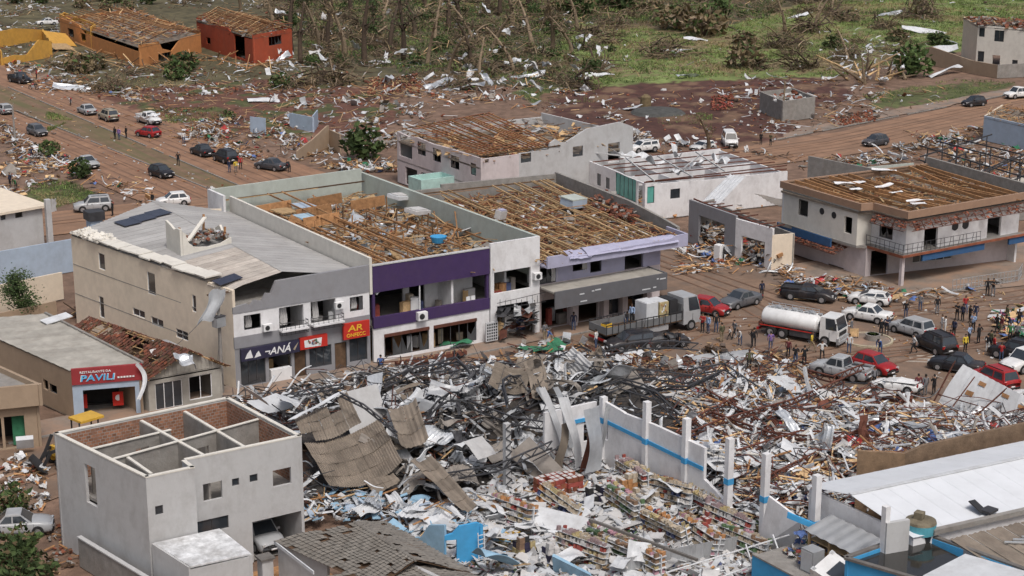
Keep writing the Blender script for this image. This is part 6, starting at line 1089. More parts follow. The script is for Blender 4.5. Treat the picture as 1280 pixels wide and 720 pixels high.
for a in ((340,505,2.4,2.0,3.6,'metal_white',(.25,.1,.5),.05,1,0,'white flat panel leaning behind the brick lined house'),(362,500,3.0,1.6,4.2,'metal_white',(.5,.2,1.0),.06,2,0,'long white panel beside the tilted brown roof'),(318,493,5.2,1.7,3.0,'metal_white',(.5,.55,.9),.02,3,0,'white slab perched on the corner of the brick parapet'),(455,512,2.2,3.2,3.6,'plaster_pale',(1.05,0,.15),.02,4,0,'pale upright wall panel standing in the hall'),(555,545,2.6,2.2,4.2,'metal_bright',(.15,.2,.35),.22,5,8,'big silver ribbed sheet curled over the hall wreckage'),(578,578,2.0,1.6,2.6,'metal_bright',(.6,.3,1.2),.35,6,6,'silver ribbed sheet folded below the big silver sheet'),(497,560,2.2,1.0,2.3,'metal_bright',(.3,1.1,.5),.1,7,5,'silver sheet hanging from the curled brown roof remnant'),(530,640,1.2,2.2,3.4,'metal_white',(.2,.2,.6),.15,8,7,'white ribbed sheet lying on pale blue rubble'),(560,655,1.3,1.3,3.2,'metal_white',(.3,.25,.75),.03,9,0,'flat white board above the blue wall'),(705,655,1.1,1.5,4.4,'metal_white',(.8,.1,-.95),.03,10,0,'long white partition panel fallen across the market aisles'),(720,690,1.0,1.4,3.4,'metal_white',(.2,.1,.3),.12,11,0,'crumpled white panel over market shelves'),(800,690,1.6,1.2,1.6,'metal_white',(.9,.2,-.5),.25,12,0,'torn white panel sticking up among market shelves'),(985,480,2.2,2.3,3.4,'metal_white',(.4,.25,.4),.04,13,10,'white ribbed gate panel by the silver pickup'),(1045,515,1.4,1.1,4.6,'metal_bright',(.2,.1,.5),.12,14,4,'long silver sheet near the crushed white car'),(1000,590,1.8,2.2,3.4,'metal_white',(.3,.3,.2),.25,15,0,'crumpled white roof cluster at the edge of the white warehouse roof'),(1165,565,1.4,1.3,6.0,'metal_bright',(.15,.05,.25),.08,16,5,'silver curved roof strip below the fallen white panel'),(1180,535,1.2,2.2,3.2,'metal_bright',(.2,.4,.2),.3,17,6,'bent silver sheet under the fallen white panel'),(965,585,1.5,1.8,2.6,'metal_white',(.6,.2,.9),.2,18,0,'white panel beside the market column'),(975,660,.9,.6,3.2,'metal_white',(.2,.05,.2),.04,19,0,'white beam casing lying on the market rubble'),(470,625,1.2,1.2,2.8,'metal_bright',(.5,.2,.9),.15,20,5,'silver sheet propped on pale blue rubble'),(600,560,3.0,1.6,2.2,'plaster_pale',(.7,.1,.4),.1,21,0,'grey panel above the dark void in the hall')): hall_sheet(*a)
rr=random.Random(19)
for i in range(84):
    X=rr.uniform(440,790);Y=rr.uniform(465,600); p=px(X,Y,1.2)
    if not inpoly(p.x,p.y,HALL) or inpoly(p.x,p.y,ROOFZONE): continue
    loose_sheet('metal_sheet','crumpled strip of roof metal tangled in the dark hall wreckage',Vector((p.x,p.y,hz(p.x,p.y)+rr.uniform(.2,1.2))),rr.choice([.4,.6,.8,1.3]),rr.uniform(1.5,4.2),rr.choice(['metal_white','metal_bright','metal_grey','fibro','metal_white']),(rr.uniform(-.8,.8),rr.uniform(-.5,.5),rr.uniform(0,6)),rr.uniform(.1,.3),'loose strips over the hall',seed=i,ribs=rr.choice([0,3]))
for i in range(80):
    X=rr.uniform(860,1160);Y=rr.uniform(490,600); p=px(X,Y,1.)
    if not inpoly(p.x,p.y,HALL): continue
    loose_sheet('panel_fragment','white panel fragment among splintered timber of the flattened warehouse',Vector((p.x,p.y,hz(p.x,p.y)+rr.uniform(.1,.6))),rr.uniform(.4,1.),rr.uniform(1.2,2.6),rr.choice(['metal_white','plaster_pale','metal_white','wood_pale']),(rr.uniform(-.5,.5),rr.uniform(-.4,.4),rr.uniform(0,6)),rr.uniform(.03,.15),'white fragments over the warehouse',seed=i)
def ribbon(p,L,w,k,seed,label,group,up=.25,curl=1.):
    rr=random.Random(seed); d=Vector((rr.gauss(0,1),rr.gauss(0,1),rr.gauss(0,up))).normalized(); pts=[Vector(p)]; fr=[]; tw=rr.uniform(0,3)
    for i in range(14):
        d=(d+Vector((rr.gauss(0,.28),rr.gauss(0,.28),rr.gauss(0,.22)))*curl).normalized(); q=pts[-1]+d*L/14
        if q.z<.3+hz(q.x,q.y)*.6: q.z=.3+hz(q.x,q.y)*.6; d.z=abs(d.z)
        if q.z>hz(q.x,q.y)+2.4: d.z=-abs(d.z)
        pts.append(q)
    b=MB(); nr=6
    def fn(u,v):
        f=u*14; i=min(13,int(f)); c=pts[i].lerp(pts[i+1],f-i); d_=(pts[i+1]-pts[i]).normalized(); s_=d_.orthogonal().normalized(); n_=d_.cross(s_); a=tw+u*2.2*math.sin(seed); s2=s_*math.cos(a)+n_*math.sin(a); n2=d_.cross(s2)
        return c+s2*(v-.5)*w+n2*(.05*w*math.sin(v*12)+.06*math.sin(u*20+v*3))
    b.grid(fn,28,nr,k); tag(b.build('torn_strip',solid=.015),label,'strip',group)
rr=random.Random(41); CN={'metal_white':'white','metal_bright':'silver','metal_grey':'grey','fibro_brown':'brown','fibro':'dull grey','metal_dark':'black','plaster_pale':'pale'}
for i in range(58):
    X=rr.uniform(470,800);Y=rr.uniform(468,600); p=px(X,Y,1.5)
    if not inpoly(p.x,p.y,HALL) or inpoly(p.x,p.y,ROOFZONE): continue
    k_=rr.choice(['metal_white','metal_bright','metal_grey','fibro_brown','metal_dark','fibro','metal_white']); ribbon((p.x,p.y,hz(p.x,p.y)+rr.uniform(.4,1.6)),rr.uniform(3.5,8),rr.choice([.3,.45,.6,.9]),k_,i,'long twisted %s strip snaking over the hall wreckage'%CN[k_],'long strips over the hall')
for i in range(34):
    X=rr.uniform(450,780);Y=rr.uniform(472,602); p=px(X,Y,1.5)
    if not inpoly(p.x,p.y,HALL) or inpoly(p.x,p.y,ROOFZONE): continue
    k_=rr.choice(['metal_white','metal_bright','metal_grey','fibro_brown','fibro_brown','fibro','plaster_pale']); loose_sheet('buckled_sheet','large buckled %s roof sheet on the hall wreckage'%CN[k_],Vector((p.x,p.y,hz(p.x,p.y)+rr.uniform(.5,1.3))),rr.uniform(1.2,2.6),rr.uniform(2.4,4.6),k_,(rr.uniform(-.7,.7),rr.uniform(-.5,.5),rr.uniform(0,6)),rr.uniform(.1,.26),'large sheets over the hall','sheet',rr.choice([0,5,8]),i)
for i in range(40):
    X=rr.uniform(870,1190);Y=rr.uniform(488,600); p=px(X,Y,1.)
    if not inpoly(p.x,p.y,HALL): continue
    k_=rr.choice(['metal_white','metal_white','plaster_pale','metal_bright','metal_grey']); loose_sheet('buckled_sheet','broad %s sheet on the flattened warehouse'%CN[k_],Vector((p.x,p.y,hz(p.x,p.y)+rr.uniform(.3,.8))),rr.uniform(.9,2.2),rr.uniform(1.8,4.2),k_,(rr.uniform(-.5,.5),rr.uniform(-.35,.35),rr.uniform(0,6)),rr.uniform(.05,.2),'broad sheets over the warehouse','sheet',rr.choice([0,0,5]),i)
for i in range(40):
    X=rr.uniform(870,1190);Y=rr.uniform(488,600); p=px(X,Y,1.)
    if not inpoly(p.x,p.y,HALL): continue
    a=rr.uniform(0,6.3); L=rr.uniform(2.5,6.); k_=rr.choice(['wood_pale','wood','plaster_cream','metal_white']); z=hz(p.x,p.y)+rr.uniform(.4,1.); dz=rr.gauss(0,.5); tag(MB().beam((p.x-math.cos(a)*L/2,p.y-math.sin(a)*L/2,z-dz),(p.x+math.cos(a)*L/2,p.y+math.sin(a)*L/2,z+dz),rr.uniform(.12,.3),.08,k_).build('long_beam'),'long %s beam lying across the flattened warehouse'%{'wood_pale':'pale timber','wood':'brown timber','plaster_cream':'cream','metal_white':'white metal'}[k_],'beam','long beams over the warehouse')
for i in range(22):
    X=rr.uniform(880,1150);Y=rr.uniform(488,598); p=px(X,Y,1.)
    if inpoly(p.x,p.y,HALL): ribbon((p.x,p.y,hz(p.x,p.y)+.6),rr.uniform(3,6),rr.choice([.25,.4,.7]),rr.choice(['metal_white','metal_bright','rust']),i+300,'curled metal strip over the flattened warehouse','curled strips over the warehouse',.15)
for i in range(34):
    X=rr.uniform(600,900);Y=rr.uniform(625,722); p=px(X,Y,.6)
    if not inpoly(p.x,p.y,MARKET): continue
    loose_sheet('fallen_board','white ceiling board fallen over the market aisles',Vector((p.x,p.y,rr.uniform(.5,1.7))),rr.uniform(.5,1.1),rr.uniform(1.2,2.6),rr.choice(['metal_white','plaster_pale','metal_white','cloth_white']),(rr.uniform(-.6,.6),rr.uniform(-.5,.5),rr.uniform(0,6)),rr.uniform(.02,.15),'white boards in the market','board',0,i)
for i in range(16):
    X=rr.uniform(390,600);Y=rr.uniform(622,690); p=px(X,Y,.6); k_=rr.choice(['metal_white','sky_pl','metal_bright','metal_white']); 
    if k_=='sky_pl' and k_ not in MT: mat('sky_pl',(.26,.42,.55),dirt=.3)
    loose_sheet('fallen_board','%s board lying on the pale blue rubble'%('light blue' if k_=='sky_pl' else 'white'),Vector((p.x,p.y,rr.uniform(.6,1.3))),rr.uniform(.6,1.4),rr.uniform(1.6,3.2),k_,(rr.uniform(-.5,.5),rr.uniform(-.4,.4),rr.uniform(0,6)),rr.uniform(.03,.2),'boards on the blue rubble','board',rr.choice([0,6]),i)
# twisted vertical strips
for i,(X,Y0,Y1,zb,zt,lean,k_,w_) in enumerate(((742,590,512,1.0,5.6,.0,'metal_bright',1.5),(722,585,482,.8,6.0,-.9,'metal_white',.8),(706,575,465,.8,6.2,-1.6,'metal_white',.5),(715,560,468,1.5,6.0,-1.2,'metal_bright',.45),(700,590,520,.5,4.0,.3,'fibro_brown',.7),(732,590,500,.6,5.0,.2,'rust',.5),(690,540,480,1.5,5.0,-.9,'metal_grey',.5),(752,560,515,1.5,4.6,.6,'metal_grey',.4))):
    p=px(X,Y0,zb); b=MB(); b.grid(lambda u,v: p+Vector((lean*u*u+ (v-.5)*w_*.9+.15*math.sin(u*5+i),-lean*.4*u+(v-.5)*w_*.3*math.sin(u*3+i)+.1*math.cos(u*6),(zt-zb)*u+.05*math.sin(v*20))),14,6,k_); tag(b.build('twisted_sheet',solid=.02),'tall %s strip twisted upright at the end of the striped wall'%{'metal_bright':'silver','metal_white':'white','fibro_brown':'brown','rust':'rusty','metal_grey':'grey'}[k_],'sheet','twisted strips at the striped wall')
rv=random.Random(29)
for i in range(13):
    X=rv.uniform(600,765);Y=rv.uniform(478,560); p=px(X,Y,1.); p.z=hz(p.x,p.y)*.7; zt=rv.uniform(2.2,4.2); ln=rv.gauss(0,1.1); k_=rv.choice(['metal_white','metal_bright','metal_grey','metal_white','fibro']); w_=rv.uniform(.35,.9)
    b=MB(); b.grid(lambda u,v: p+Vector((ln*u*u+(v-.5)*w_*.9+.2*math.sin(u*5+i),-ln*.5*u+(v-.5)*w_*.4*math.sin(u*3+i)+.15*math.cos(u*6+i),zt*(u-.35*u**3)+.05*math.sin(v*20))),14,6,k_); tag(b.build('twisted_sheet',solid=.02),'curled %s sheet standing up out of the hall wreckage'%CN[k_],'sheet','curled sheets standing in the hall')
# lattice trusses
def truss(pts,depth,k,label,up_=(0,0,1),seg=.6,th=.09,group='bent roof trusses'):
    P=[Vector(p) for p in pts]; R_=[]; 
    for a,c in zip(P,P[1:]):
        n=max(1,int((c-a).length/seg)); R_+=[a.lerp(c,i/n) for i in range(n)]
    R_.append(P[-1]); U=Vector(up_).normalized()*depth; e=empty('steel_truss',R_[0],label,'truss',group)
    for s in (0,1): b=MB(); b.tube([p+U*s for p in R_],th*.55,k,4); b.build('chord',e)
    b=MB()
    for i,(a,c) in enumerate(zip(R_,R_[1:])): b.beam(a+(U if i%2 else Vector()),c+(Vector() if i%2 else U),th*.5,th*.5,k)
    b.build('web',e); return e
DK=['arching toward the wrecked black suv','spanning the middle of the hall wreck','rising behind the striped wall','curving in front of the grey shop signs','sagging in front of the purple shop','lying low over the silver ribbed sheet','dangling from the tilted brown roof strip','crossing behind the tall twisted strips','dropping toward the lattice column','beside the timber strewn edge of the square','lying in the dark void near the red drink packs','in front of the leaning white panels']
RS=['running from the striped wall to the silver pickup','crossing the middle of the timber wreck','along the pale timber toward the tan wall','rising from the crumpled white cluster','falling toward the tangled wire heap','ending near the crushed white car','beside the tan boundary wall','just behind the second white column','beside the silver pickup wheels']
for i,(pts,dp) in enumerate((([(762,443,2.4),(800,436,2.8),(840,435,2.6),(873,438,2.2)],.6),([(760,480,3.2),(800,472,3.6),(880,482,2.8)],.7),([(720,505,3.6),(775,486,4.2),(820,500,3.8),(850,530,2.8)],.6),([(480,485,2.2),(520,468,2.8),(560,463,3),(610,470,2.6)],.6),([(560,475,2.6),(620,462,3.0),(690,470,3.2),(730,490,2.6)],.6),([(500,520,2.8),(560,500,3.4),(640,530,3.4),(700,540,2.8)],.55),([(425,495,5.3),(455,510,5.1),(480,530,4.4),(497,545,3.6)],.25),([(640,520,3.),(680,500,3.8),(740,510,3.8),(800,520,3)],.5),([(600,475,2.2),(630,500,2.4),(650,545,2.6)],.5),([(860,470,2.8),(905,462,3),(960,500,2)],.5),([(560,600,1.5),(620,590,2.2),(690,560,2.6)],.5),([(350,500,2.6),(385,492,3),(430,485,3)],.3))): truss([px(*p) for p in pts],dp,'metal_dark','dark bent lattice truss '+DK[i],th=.12)
for i,(pts,dp) in enumerate((([(830,560,2.4),(900,530,2.6),(990,505,2.4),(1055,478,1.8)],.35),([(890,520,2.4),(960,545,2.4),(1060,555,2)],.3),([(920,570,2.2),(1000,545,2.2),(1100,550,1.8)],.4),([(960,600,2.2),(1040,560,2.2),(1110,520,1.8)],.3),([(880,490,2.2),(950,530,2.2),(1010,580,2)],.3),([(1040,560,1.8),(1090,535,2),(1140,495,1.8)],.35),([(1060,580,1.8),(1120,565,1.6),(1165,545,1.4)],.35),([(845,545,2.4),(880,520,2.4),(930,495,2)],.3),([(1010,470,1.2),(1040,478,1.4),(1080,462,1.2)],.5))): truss([px(*p) for p in pts],dp,'rust','rusty lattice truss '+RS[i],th=.13,group='rusty trusses of the warehouse')
rq=random.Random(17)
for i in range(16):     # loose lattice pieces sticking up out of the hall
    X=rq.uniform(500,860);Y=rq.uniform(462,560); p=px(X,Y,1.5); p.z=hz(p.x,p.y)+rq.uniform(.2,.8); a=rq.uniform(0,6.3); L=rq.uniform(3.5,7); q1=p+Vector((math.cos(a)*L*.5,math.sin(a)*L*.5,rq.uniform(.3,1.6))); q2=p+Vector((math.cos(a+.3)*L,math.sin(a+.3)*L,rq.uniform(-.6,1.0)))
    if inpoly(p.x,p.y,ROOFZONE) or inpoly(q2.x,q2.y,ROOFZONE) or not inpoly(q2.x,q2.y,HALL): continue
    truss([p,p.lerp(q1,.5)+Vector((0,0,.25)),q1,q2],rq.uniform(.4,.65),'metal_dark','loose dark lattice piece jutting from the hall wreckage',(rq.gauss(0,.4),rq.gauss(0,.4),1),.55,.14,'loose lattice pieces')
# fallen white roof panel with trusses
fp=[px(1168,512,.6),px(1280,540,.4),px(1290,500,2.6),px(1204,456,4.0)]; e=empty('fallen_roof_panel',fp[0],'big white roof panel with brown skylight holes and rusty trusses fallen at the square','roof')
for i in range(6):
    u0,u1=i/6,(i+.985)/6; P=lambda u,v: fp[0].lerp(fp[1],u).lerp(fp[3].lerp(fp[2],u),v)+Vector((0,0,.25*math.sin(v*3)*(1-u)))
    b=MB(); b.grid(lambda a,d:P(u0+(u1-u0)*a,d)+Vector((0,0,.02*math.sin(a*12))),6,10,'metal_white'); b.build('panel',e,solid=.04)
for u,v in ((.3,.72),(.62,.7),(.22,.42),(.85,.6)):
    b=MB(); q=P(u,v)+Vector((-.03,-.08,.06)); a_=P(u+.09,v)-P(u,v);c_=P(u,v+.1)-P(u,v); b.poly([q,q+a_,q+a_+c_,q+c_],'wood'); b.build('skylight_board',e,solid=.03)
for A_,B_ in (((1160,515,1.0),(1192,454,4.2)),((1188,512,1.6),(1216,474,3.6)),((1220,520,1.4),(1256,488,3.2)),((1222,527,1.2),(1285,511,1.8))): truss([px(*A_),px(*B_)],.45,'rust','rusty lattice truss lying on the fallen white roof panel',(-.3,-.6,.6),.5,.08,'trusses on the fallen panel')
for X0,Y0,X1,Y1 in ((1173,493,1285,525),(1190,470,1290,512)):
    tag(MB().beam(px(X0,Y0,1.8),px(X1,Y1,1.6),.06,.06,'rust').beam(px(X0,Y0,1.72),px(X0+3,Y0+1,1.72),.1,.1,'rust').build('steel_bar'),'long rusty bar across the fallen white roof panel','bar','bars on the fallen panel')
# market wall and columns
mw=empty('market_wall',(68.2,89,0),'white market wall with a blue stripe between white columns','wall')
wall(mw,(68.2,94.6),(68.2,83.2),0,4.6,'plaster_white',.22,[(.35,.75,1.9,3.4,'o')],top=[(0,4.7),(2.5,4.55),(2.7,4.5),(6,4.7),(11.4,4.75)]); wall(mw,(68.2,83.2),(68.2,78.8),0,2.4,'plaster_white',.22,top=[(0,2.6),(1.2,2.2),(2.4,1.7),(4.4,.9)],name='broken_wall')
wall(mw,(63.8,95.2),(68.2,95.2),0,4.4,'plaster_white',.22,[(3.3,3.75,1.6,3.2,'o')],name='end_wall'); MB().bx(68.13,68.19,83.25,94.5,3.15,3.42,'wall_blue').build('stripe',mw); MB().bx(66,68.1,95.10,95.19,3.15,3.42,'wall_blue').build('stripe',mw)
for i,(y,h) in enumerate(((94.4,5.0),(89.4,6.1),(85.1,6.2),(80.7,6.2),(77.2,6.3),(72.6,6.4))):
    c=empty('column',(68.2,y,0),['white column at the far end of the striped wall','first white column along the striped wall','second white column along the striped wall','white column past the broken end of the striped wall','white column beside the tangled wire heap','white column by the white warehouse roof'][i],'column'); b=MB(); b.bx(67.98,68.42,y-.2,y+.2,0,h,'plaster_white'); b.build('shaft',c); b=MB(); b.bx(67.96,68.44,y-.22,y+.22,3.1,3.5,'wall_blue'); b.build('stripe',c)
lc=empty('lattice_column',(59.3,93,0),'pale concrete column wrapped in bent lattice in the dark of the hall','column'); b=MB(); b.bx(59.1,59.5,92.8,93.2,0,5.2,'plaster_pale'); b.build('shaft',lc); b=MB()
for i in range(14): b.beam((59.05 if i%2 else 59.55,92.75,.6+i*.33),(59.55 if i%2 else 59.05,92.75,.93+i*.33),.05,.05,'metal_dark')
b.build('lattice',lc)
# second wall piece beyond with blue stripe
mw2=empty('leaning_wall',(70,73,0),'white wall slab with blue edge leaning at the white warehouse','wall'); b=MB(); q=[px(945,688,.3),px(962,620,4.2),px(1002,650,3.6),px(985,700,.2)]; b.poly(q,'plaster_white'); b.build('slab',mw2,solid=.15); b=MB(); q2=[px(985,640,4.25),px(1042,664,3.6),px(1040,670,3.3),px(984,647,3.9)]; b.poly(q2,'wall_blue'); b.build('edge_band',mw2,solid=.17)
# market floor and goods
o=MB().prism(MARKET,.0,.06,'concrete').build('market_floor'); structure(o)
mix=[(6,'chunk',tuple(PROD),(.12,.34),.1),(3,'slab',('metal_white','plaster_pale','cloth_white'),(.4,1.1),.2),(2,'sheet',('metal_white','cloth_white','metal_bright'),(.4,1.2),.2),(1,'plank',('wood_pale','metal_white'),(.5,1.4),.2)]
scatter('spilled_goods',MARKET,5200,lambda x,y:.1+.45*max(0,noise.noise((x*.6,y*.6,5))+.3),mix,61,'spilled groceries and white ceiling fragments covering the market floor','goods')
def gondola(L,hh=1.75,seed=0):
    rr=random.Random(seed); parts=[]; pal=rr.sample(PROD,4)+['pack_white','pack_cream','pack_brown']
    for y in (-L/2,0,L/2):
        b=MB(); b.box((0,y,hh/2),(.06,.05,hh),'metal_white'); parts.append(('upright',mesh_of(b,'upright'),None))
    b=MB(); b.bx(-.015,.015,-L/2,L/2,.1,hh,'metal_white'); parts.append(('back_panel',mesh_of(b,'back_panel'),None))
    for i in range(5):
        z=.15+i*.36; b=MB(); b.bx(-.42,-.02,-L/2,L/2,z-.02,z,'metal_white'); b.bx(.02,.42,-L/2,L/2,z-.02,z,'metal_white'); parts.append(('shelf',mesh_of(b,'shelf'),None))
    b=MB()
    for i in range(5):
        for sx in (-1,1):
            y=-L/2+.1; k=rr.choice(pal)
            while y<L/2-.15:
                w=rr.uniform(.07,.2); h=rr.uniform(.1,.3)
                if rr.random()<.3: k=rr.choice(pal)
                if rr.random()<.74: b.box((sx*(.2+rr.uniform(0,.08)),y+w/2,.152+i*.36+h/2),(rr.uniform(.22,.36),w*.9,h),k,rr.gauss(0,.12))
                y+=w
    me=mesh_of(b,'goods'); parts.append(('goods',me,None)); return parts
GON=[gondola(4.2,seed=s) for s in range(4)]
rr=random.Random(5)
for i,(X,Y,rz,tl,lb) in enumerate(((792,612,.0,.0,'against the striped wall'),(835,634,.0,.12,'against the striped wall'),(640,660,.05,.1,'near the yellow heap'),(765,700,.03,-.08,'with purple goods'),(725,705,.05,.1,'behind the blue sheet'),(835,678,.0,-.1,'beside the fallen steel pole'),(870,690,.0,.1,'beside the fallen steel pole'),(780,648,.02,.0,'near the orange cartons'),(905,672,.0,.15,'near the white columns'),(690,650,.1,.2,'by the long white panel'),(800,715,.0,.0,'at the grey railing'),(925,700,.05,.1,'near the white columns'),(885,645,.02,-.12,'near the white columns'))):
    p=px(X,Y); g=put('shelf_unit','tilted white market shelf unit stocked with packets %s'%lb,'shelf','market shelf rows',(p.x,p.y,.07),rz+rr.gauss(0,.12),GON[i%4],tilt=(rr.gauss(0,.05),tl*2.2))
    for o in g.children: 
        if o.name.startswith('goods'): o['kind']='stuff'
def stack(X,Y,nx,ny,nz,s,k,label,gap=.04,z=.1,jit=.06):
    p=px(X,Y); e=empty('goods_stack',(p.x,p.y,z),label,'stack'); rr=random.Random(int(X)); base=MB(); base.box((0,0,0),(s[0]*.94,s[1]*.94,s[2]*.94),k if isinstance(k,str) else k[0]); base.box((0,0,s[2]*.48),(s[0]*.7,s[1]*.7,s[2]*.06),'metal_white'); ms=[]
    for kk in ([k] if isinstance(k,str) else k):
        bb=MB(); bb.box((0,0,0),(s[0]*.94,s[1]*.94,s[2]*.94),kk); bb.box((0,0,s[2]*.49),(s[0]*.7,s[1]*.7,s[2]*.05),'cloth_white'); ms.append(mesh_of(bb,'pack'))
    for a in range(nx):
        for c in range(ny):
            for d in range(nz):
                if d>=nz-1 and rr.random()<.35: continue
                o=bpy.data.objects.new('pack',rr.choice(ms)); COL.objects.link(o); o.parent=e; o.location=((a-nx/2+.5)*s[0]+rr.gauss(0,jit*.3),(c-ny/2+.5)*s[1]+rr.gauss(0,jit*.3),(d+.5)*s[2]); o.rotation_euler=(0,0,rr.gauss(0,jit))
stack(690,622,5,3,4,(.42,.5,.34),['pack_red','brick_piece','pack_red'],'stack of red drink packs under the twisted strips'); stack(712,618,3,3,4,(.42,.5,.34),['pack_red','brick_piece'],'second stack of red drink packs beside the first'); stack(783,622,3,2,5,(.4,.45,.34),['pack_orange','pack_cream','pack_orange'],'stack of orange and white cartons near the striped wall'); stack(812,628,5,4,3,(.35,.4,.3),['pack_white','pack_cream','plaster_pale'],'low stack of white bags beside the orange cartons'); stack(634,684,4,3,3,(.36,.4,.28),['pack_yellow','machine_yellow'],'heap of yellow packs by the blue wall',jit=.3); stack(746,632,3,2,3,(.42,.5,.4),['plastic_dark','sign_dark'],'dark bottle crates beside the orange cartons'); stack(884,664,2,2,4,(.34,.34,.3),['pack_red','pack_red'],'small stack of red bottles by the white columns'); stack(918,676,3,3,4,(.3,.3,.3),['pack_blue','cyan_letter','pack_white'],'blue and white bottle stack by the white columns',jit=.4); stack(655,700,3,2,4,(.4,.4,.4),['sign_dark','pack_yellow','pack_brown','plastic_dark'],'dark mixed drums near the blue wall'); stack(688,708,2,2,4,(.4,.4,.4),['sign_dark','pack_white','pack_blue'],'dark blue drums beside the mixed drums'); stack(950,668,2,2,3,(.36,.36,.3),['pack_yellow','pack_green'],'yellow green packs behind the white column')
tag(MB().beam(px(738,650,2.6),px(872,700,1.6),.16,.16,'concrete_dark').beam(px(738,650,2.25),px(742,652,2.25),.3,.2,'concrete_dark').build('steel_pole'),'long grey steel pole lying across the market shelves','pole')
# blue rubble, blue walls
scatter('blue_rubble',[px2(*p) for p in ((378,630),(430,620),(500,640),(590,655),(640,690),(560,690),(520,680),(470,655),(380,662))],420,lambda x,y:.3+.5*R.random(),[(3,'slab',('wall_paleblue','plaster_pale','sky_plaster' if 'sky_plaster' in MT else mat('sky_plaster',(.26,.42,.55),dirt=.3),'sky_plaster'),(.3,1.1),.3),(3,'strip',('metal_white','metal_bright'),(.7,1.8),.3),(2,'plank',WOODS,(.6,2),.3),(2,'chunk',('concrete','plaster_pale','sky_plaster'),(.2,.6),.1)],63,'broken pale blue plaster slabs beside the pale house','rubble')
bw=empty('blue_room',(52.5,84,0),'remaining bright blue room walls beside the tiled roof','wall'); w0=px2(556,712);w1=px2(604,708); wall(bw,w0,w1,0,2.9,'wall_blue',.2,[(.05,.75,.05,1.9,'o')],top=[(0,2.2),(.5,2.3),(.9,2.75),(2.0,2.9),(2.6,2.6)]); wall(bw,(w0[0]-1.2,w0[1]+3.2),w0,0,2.9,'sky_plaster',.2,top=[(0,1.2),(1.5,1.6),(2.2,2.6),(3.4,2.9)]); wall(bw,w1,(w1[0]-.2,w1[1]+3),0,2.7,'wall_blue',.2,top=[(0,2.7),(1.5,1.5),(3,.9)])
b=MB(); A_,B_=px(600,655,2.2),px(655,712,.6); b.grid(lambda u,v:px(615,692,1.6)+Vector(((u-.5)*2.4,(v-.5)*1.6-.4,1.0*(.5-u)+.35*math.sin(v*4+u*3))),10,8,'sky_plaster'); tag(b.build('blue_sheet',solid=.04),'buckled light blue sheet draped beside the blue room','sheet')
tag(MB().hexa([px(692,720,.1),px(700,720,.1),px(700,718,.1),px(692,718,.1),px(690,695,1.6),px(740,720,.9),px(738,716,.95),px(692,692,1.7)],'sky_plaster').build('blue_board'),'light blue triangular panel jutting from the market rubble','panel')
ld=empty('ladder',px(604,712),'pale ladder standing by the blue room','ladder'); q0=px(603,712);
for dx in (-.22,.22): MB().beam(q0+Vector((dx,0,0)),q0+Vector((dx,.15,2.4)),.05,.05,'metal_white').build('rail',ld)
for i in range(8): MB().beam(q0+Vector((-.2,.02*i,.25+i*.28)),q0+Vector((.2,.02*i,.25+i*.28)),.04,.04,'metal_white').build('rung',ld)
# grey tiled roofs in the foreground
def tile_roof(par,a,b_,c,d,nu,nv,k,seed):  # a-b ridge, d-c eave
    a,b_,c,d=map(Vector,(a,b_,c,d)); rr=random.Random(seed); m=MB(); n=(b_-a).cross(d-a).normalized(); n=n if n.z>0 else -n; U=(b_-a).normalized(); 
    for i in range(nu):
        for j in range(nv):
            if rr.random()<.02: continue
            P=lambda u,v: a.lerp(b_,u).lerp(d.lerp(c,u),v)+Vector((0,0,.16*noise.noise((u*3+seed,v*2.2,seed))))
            if noise.noise((i*.35,j*.4,seed*3.1))>.38: continue
            u0,u1=(i+.03)/nu,(i+.97)/nu; v0,v1=j/nv,(j+1.15)/nv; um=(u0+u1)/2; l0=n*(.02+rr.gauss(0,.006));l1=n*(.075+rr.gauss(0,.01)); h=n*.05
            bi=len(m.v); kk=m.mi(k); m.v+=[tuple(q) for q in (P(u0,v0)+l0,P(um,v0)+l0+h,P(u1,v0)+l0,P(u0,min(1.02,v1))+l1,P(um,min(1.02,v1))+l1+h,P(u1,min(1.02,v1))+l1)]
            m.f+=[(bi,bi+1,bi+4,bi+3),(bi+1,bi+2,bi+5,bi+4),(bi+3,bi+4,bi+5)]; m.m+=[kk]*3
    o=m.build('roof_tiles',par); o['kind']='stuff'; MB().poly([a-n*.03,b_-n*.03,c-n*.03,d-n*.03],'wood_dark').build('roof_deck',par,solid=.03); return o
Rf=empty('tiled_annex',(43,84,0),'low annex with grey clay tile roof in front of the carport drive','house')
r0,r1=px(443,653,4.7),px(520,700,4.7); e0_,e1_=px(343,676,3.2),px(385,712,3.2); g0_,g1_=px(500,662,3.3),px(585,722,3.3)
tile_roof(Rf,r0,r1,px(470,735,3.2),e0_,22,14,'tile_grey',1); tile_roof(Rf,r0,r1,px(590,716,3.2),px(480,652,3.6),22,9,'tile_grey',2); MB().tube([r0,r1],.11,'tile_grey',8).build('ridge_cap',Rf)
wall(Rf,(e0_.x+.2,e0_.y),(e0_.x+1.4,e0_.y-4),0,3.1,'plaster_pale',.2); MB().beam(e0_+Vector((0,0,-.1)),px(392,716,3.1),.08,.2,'metal_white').build('gutter',Rf)
R2=empty('tiled_annex',(42,79,0),'lower grey tile roof with white ridge behind the annex','house'); s0,s1=px(505,702,4.1),px(590,742,4.1); tile_roof(R2,s0,s1,px(520,770,2.9),px(400,722,3.0),20,12,'tile_grey',3); tile_roof(R2,s0,s1,px(650,745,3.),px(545,700,3.2),20,6,'tile_grey',4); MB().tube([s0,s1],.12,'plaster_pale',8).build('ridge_cap',R2)
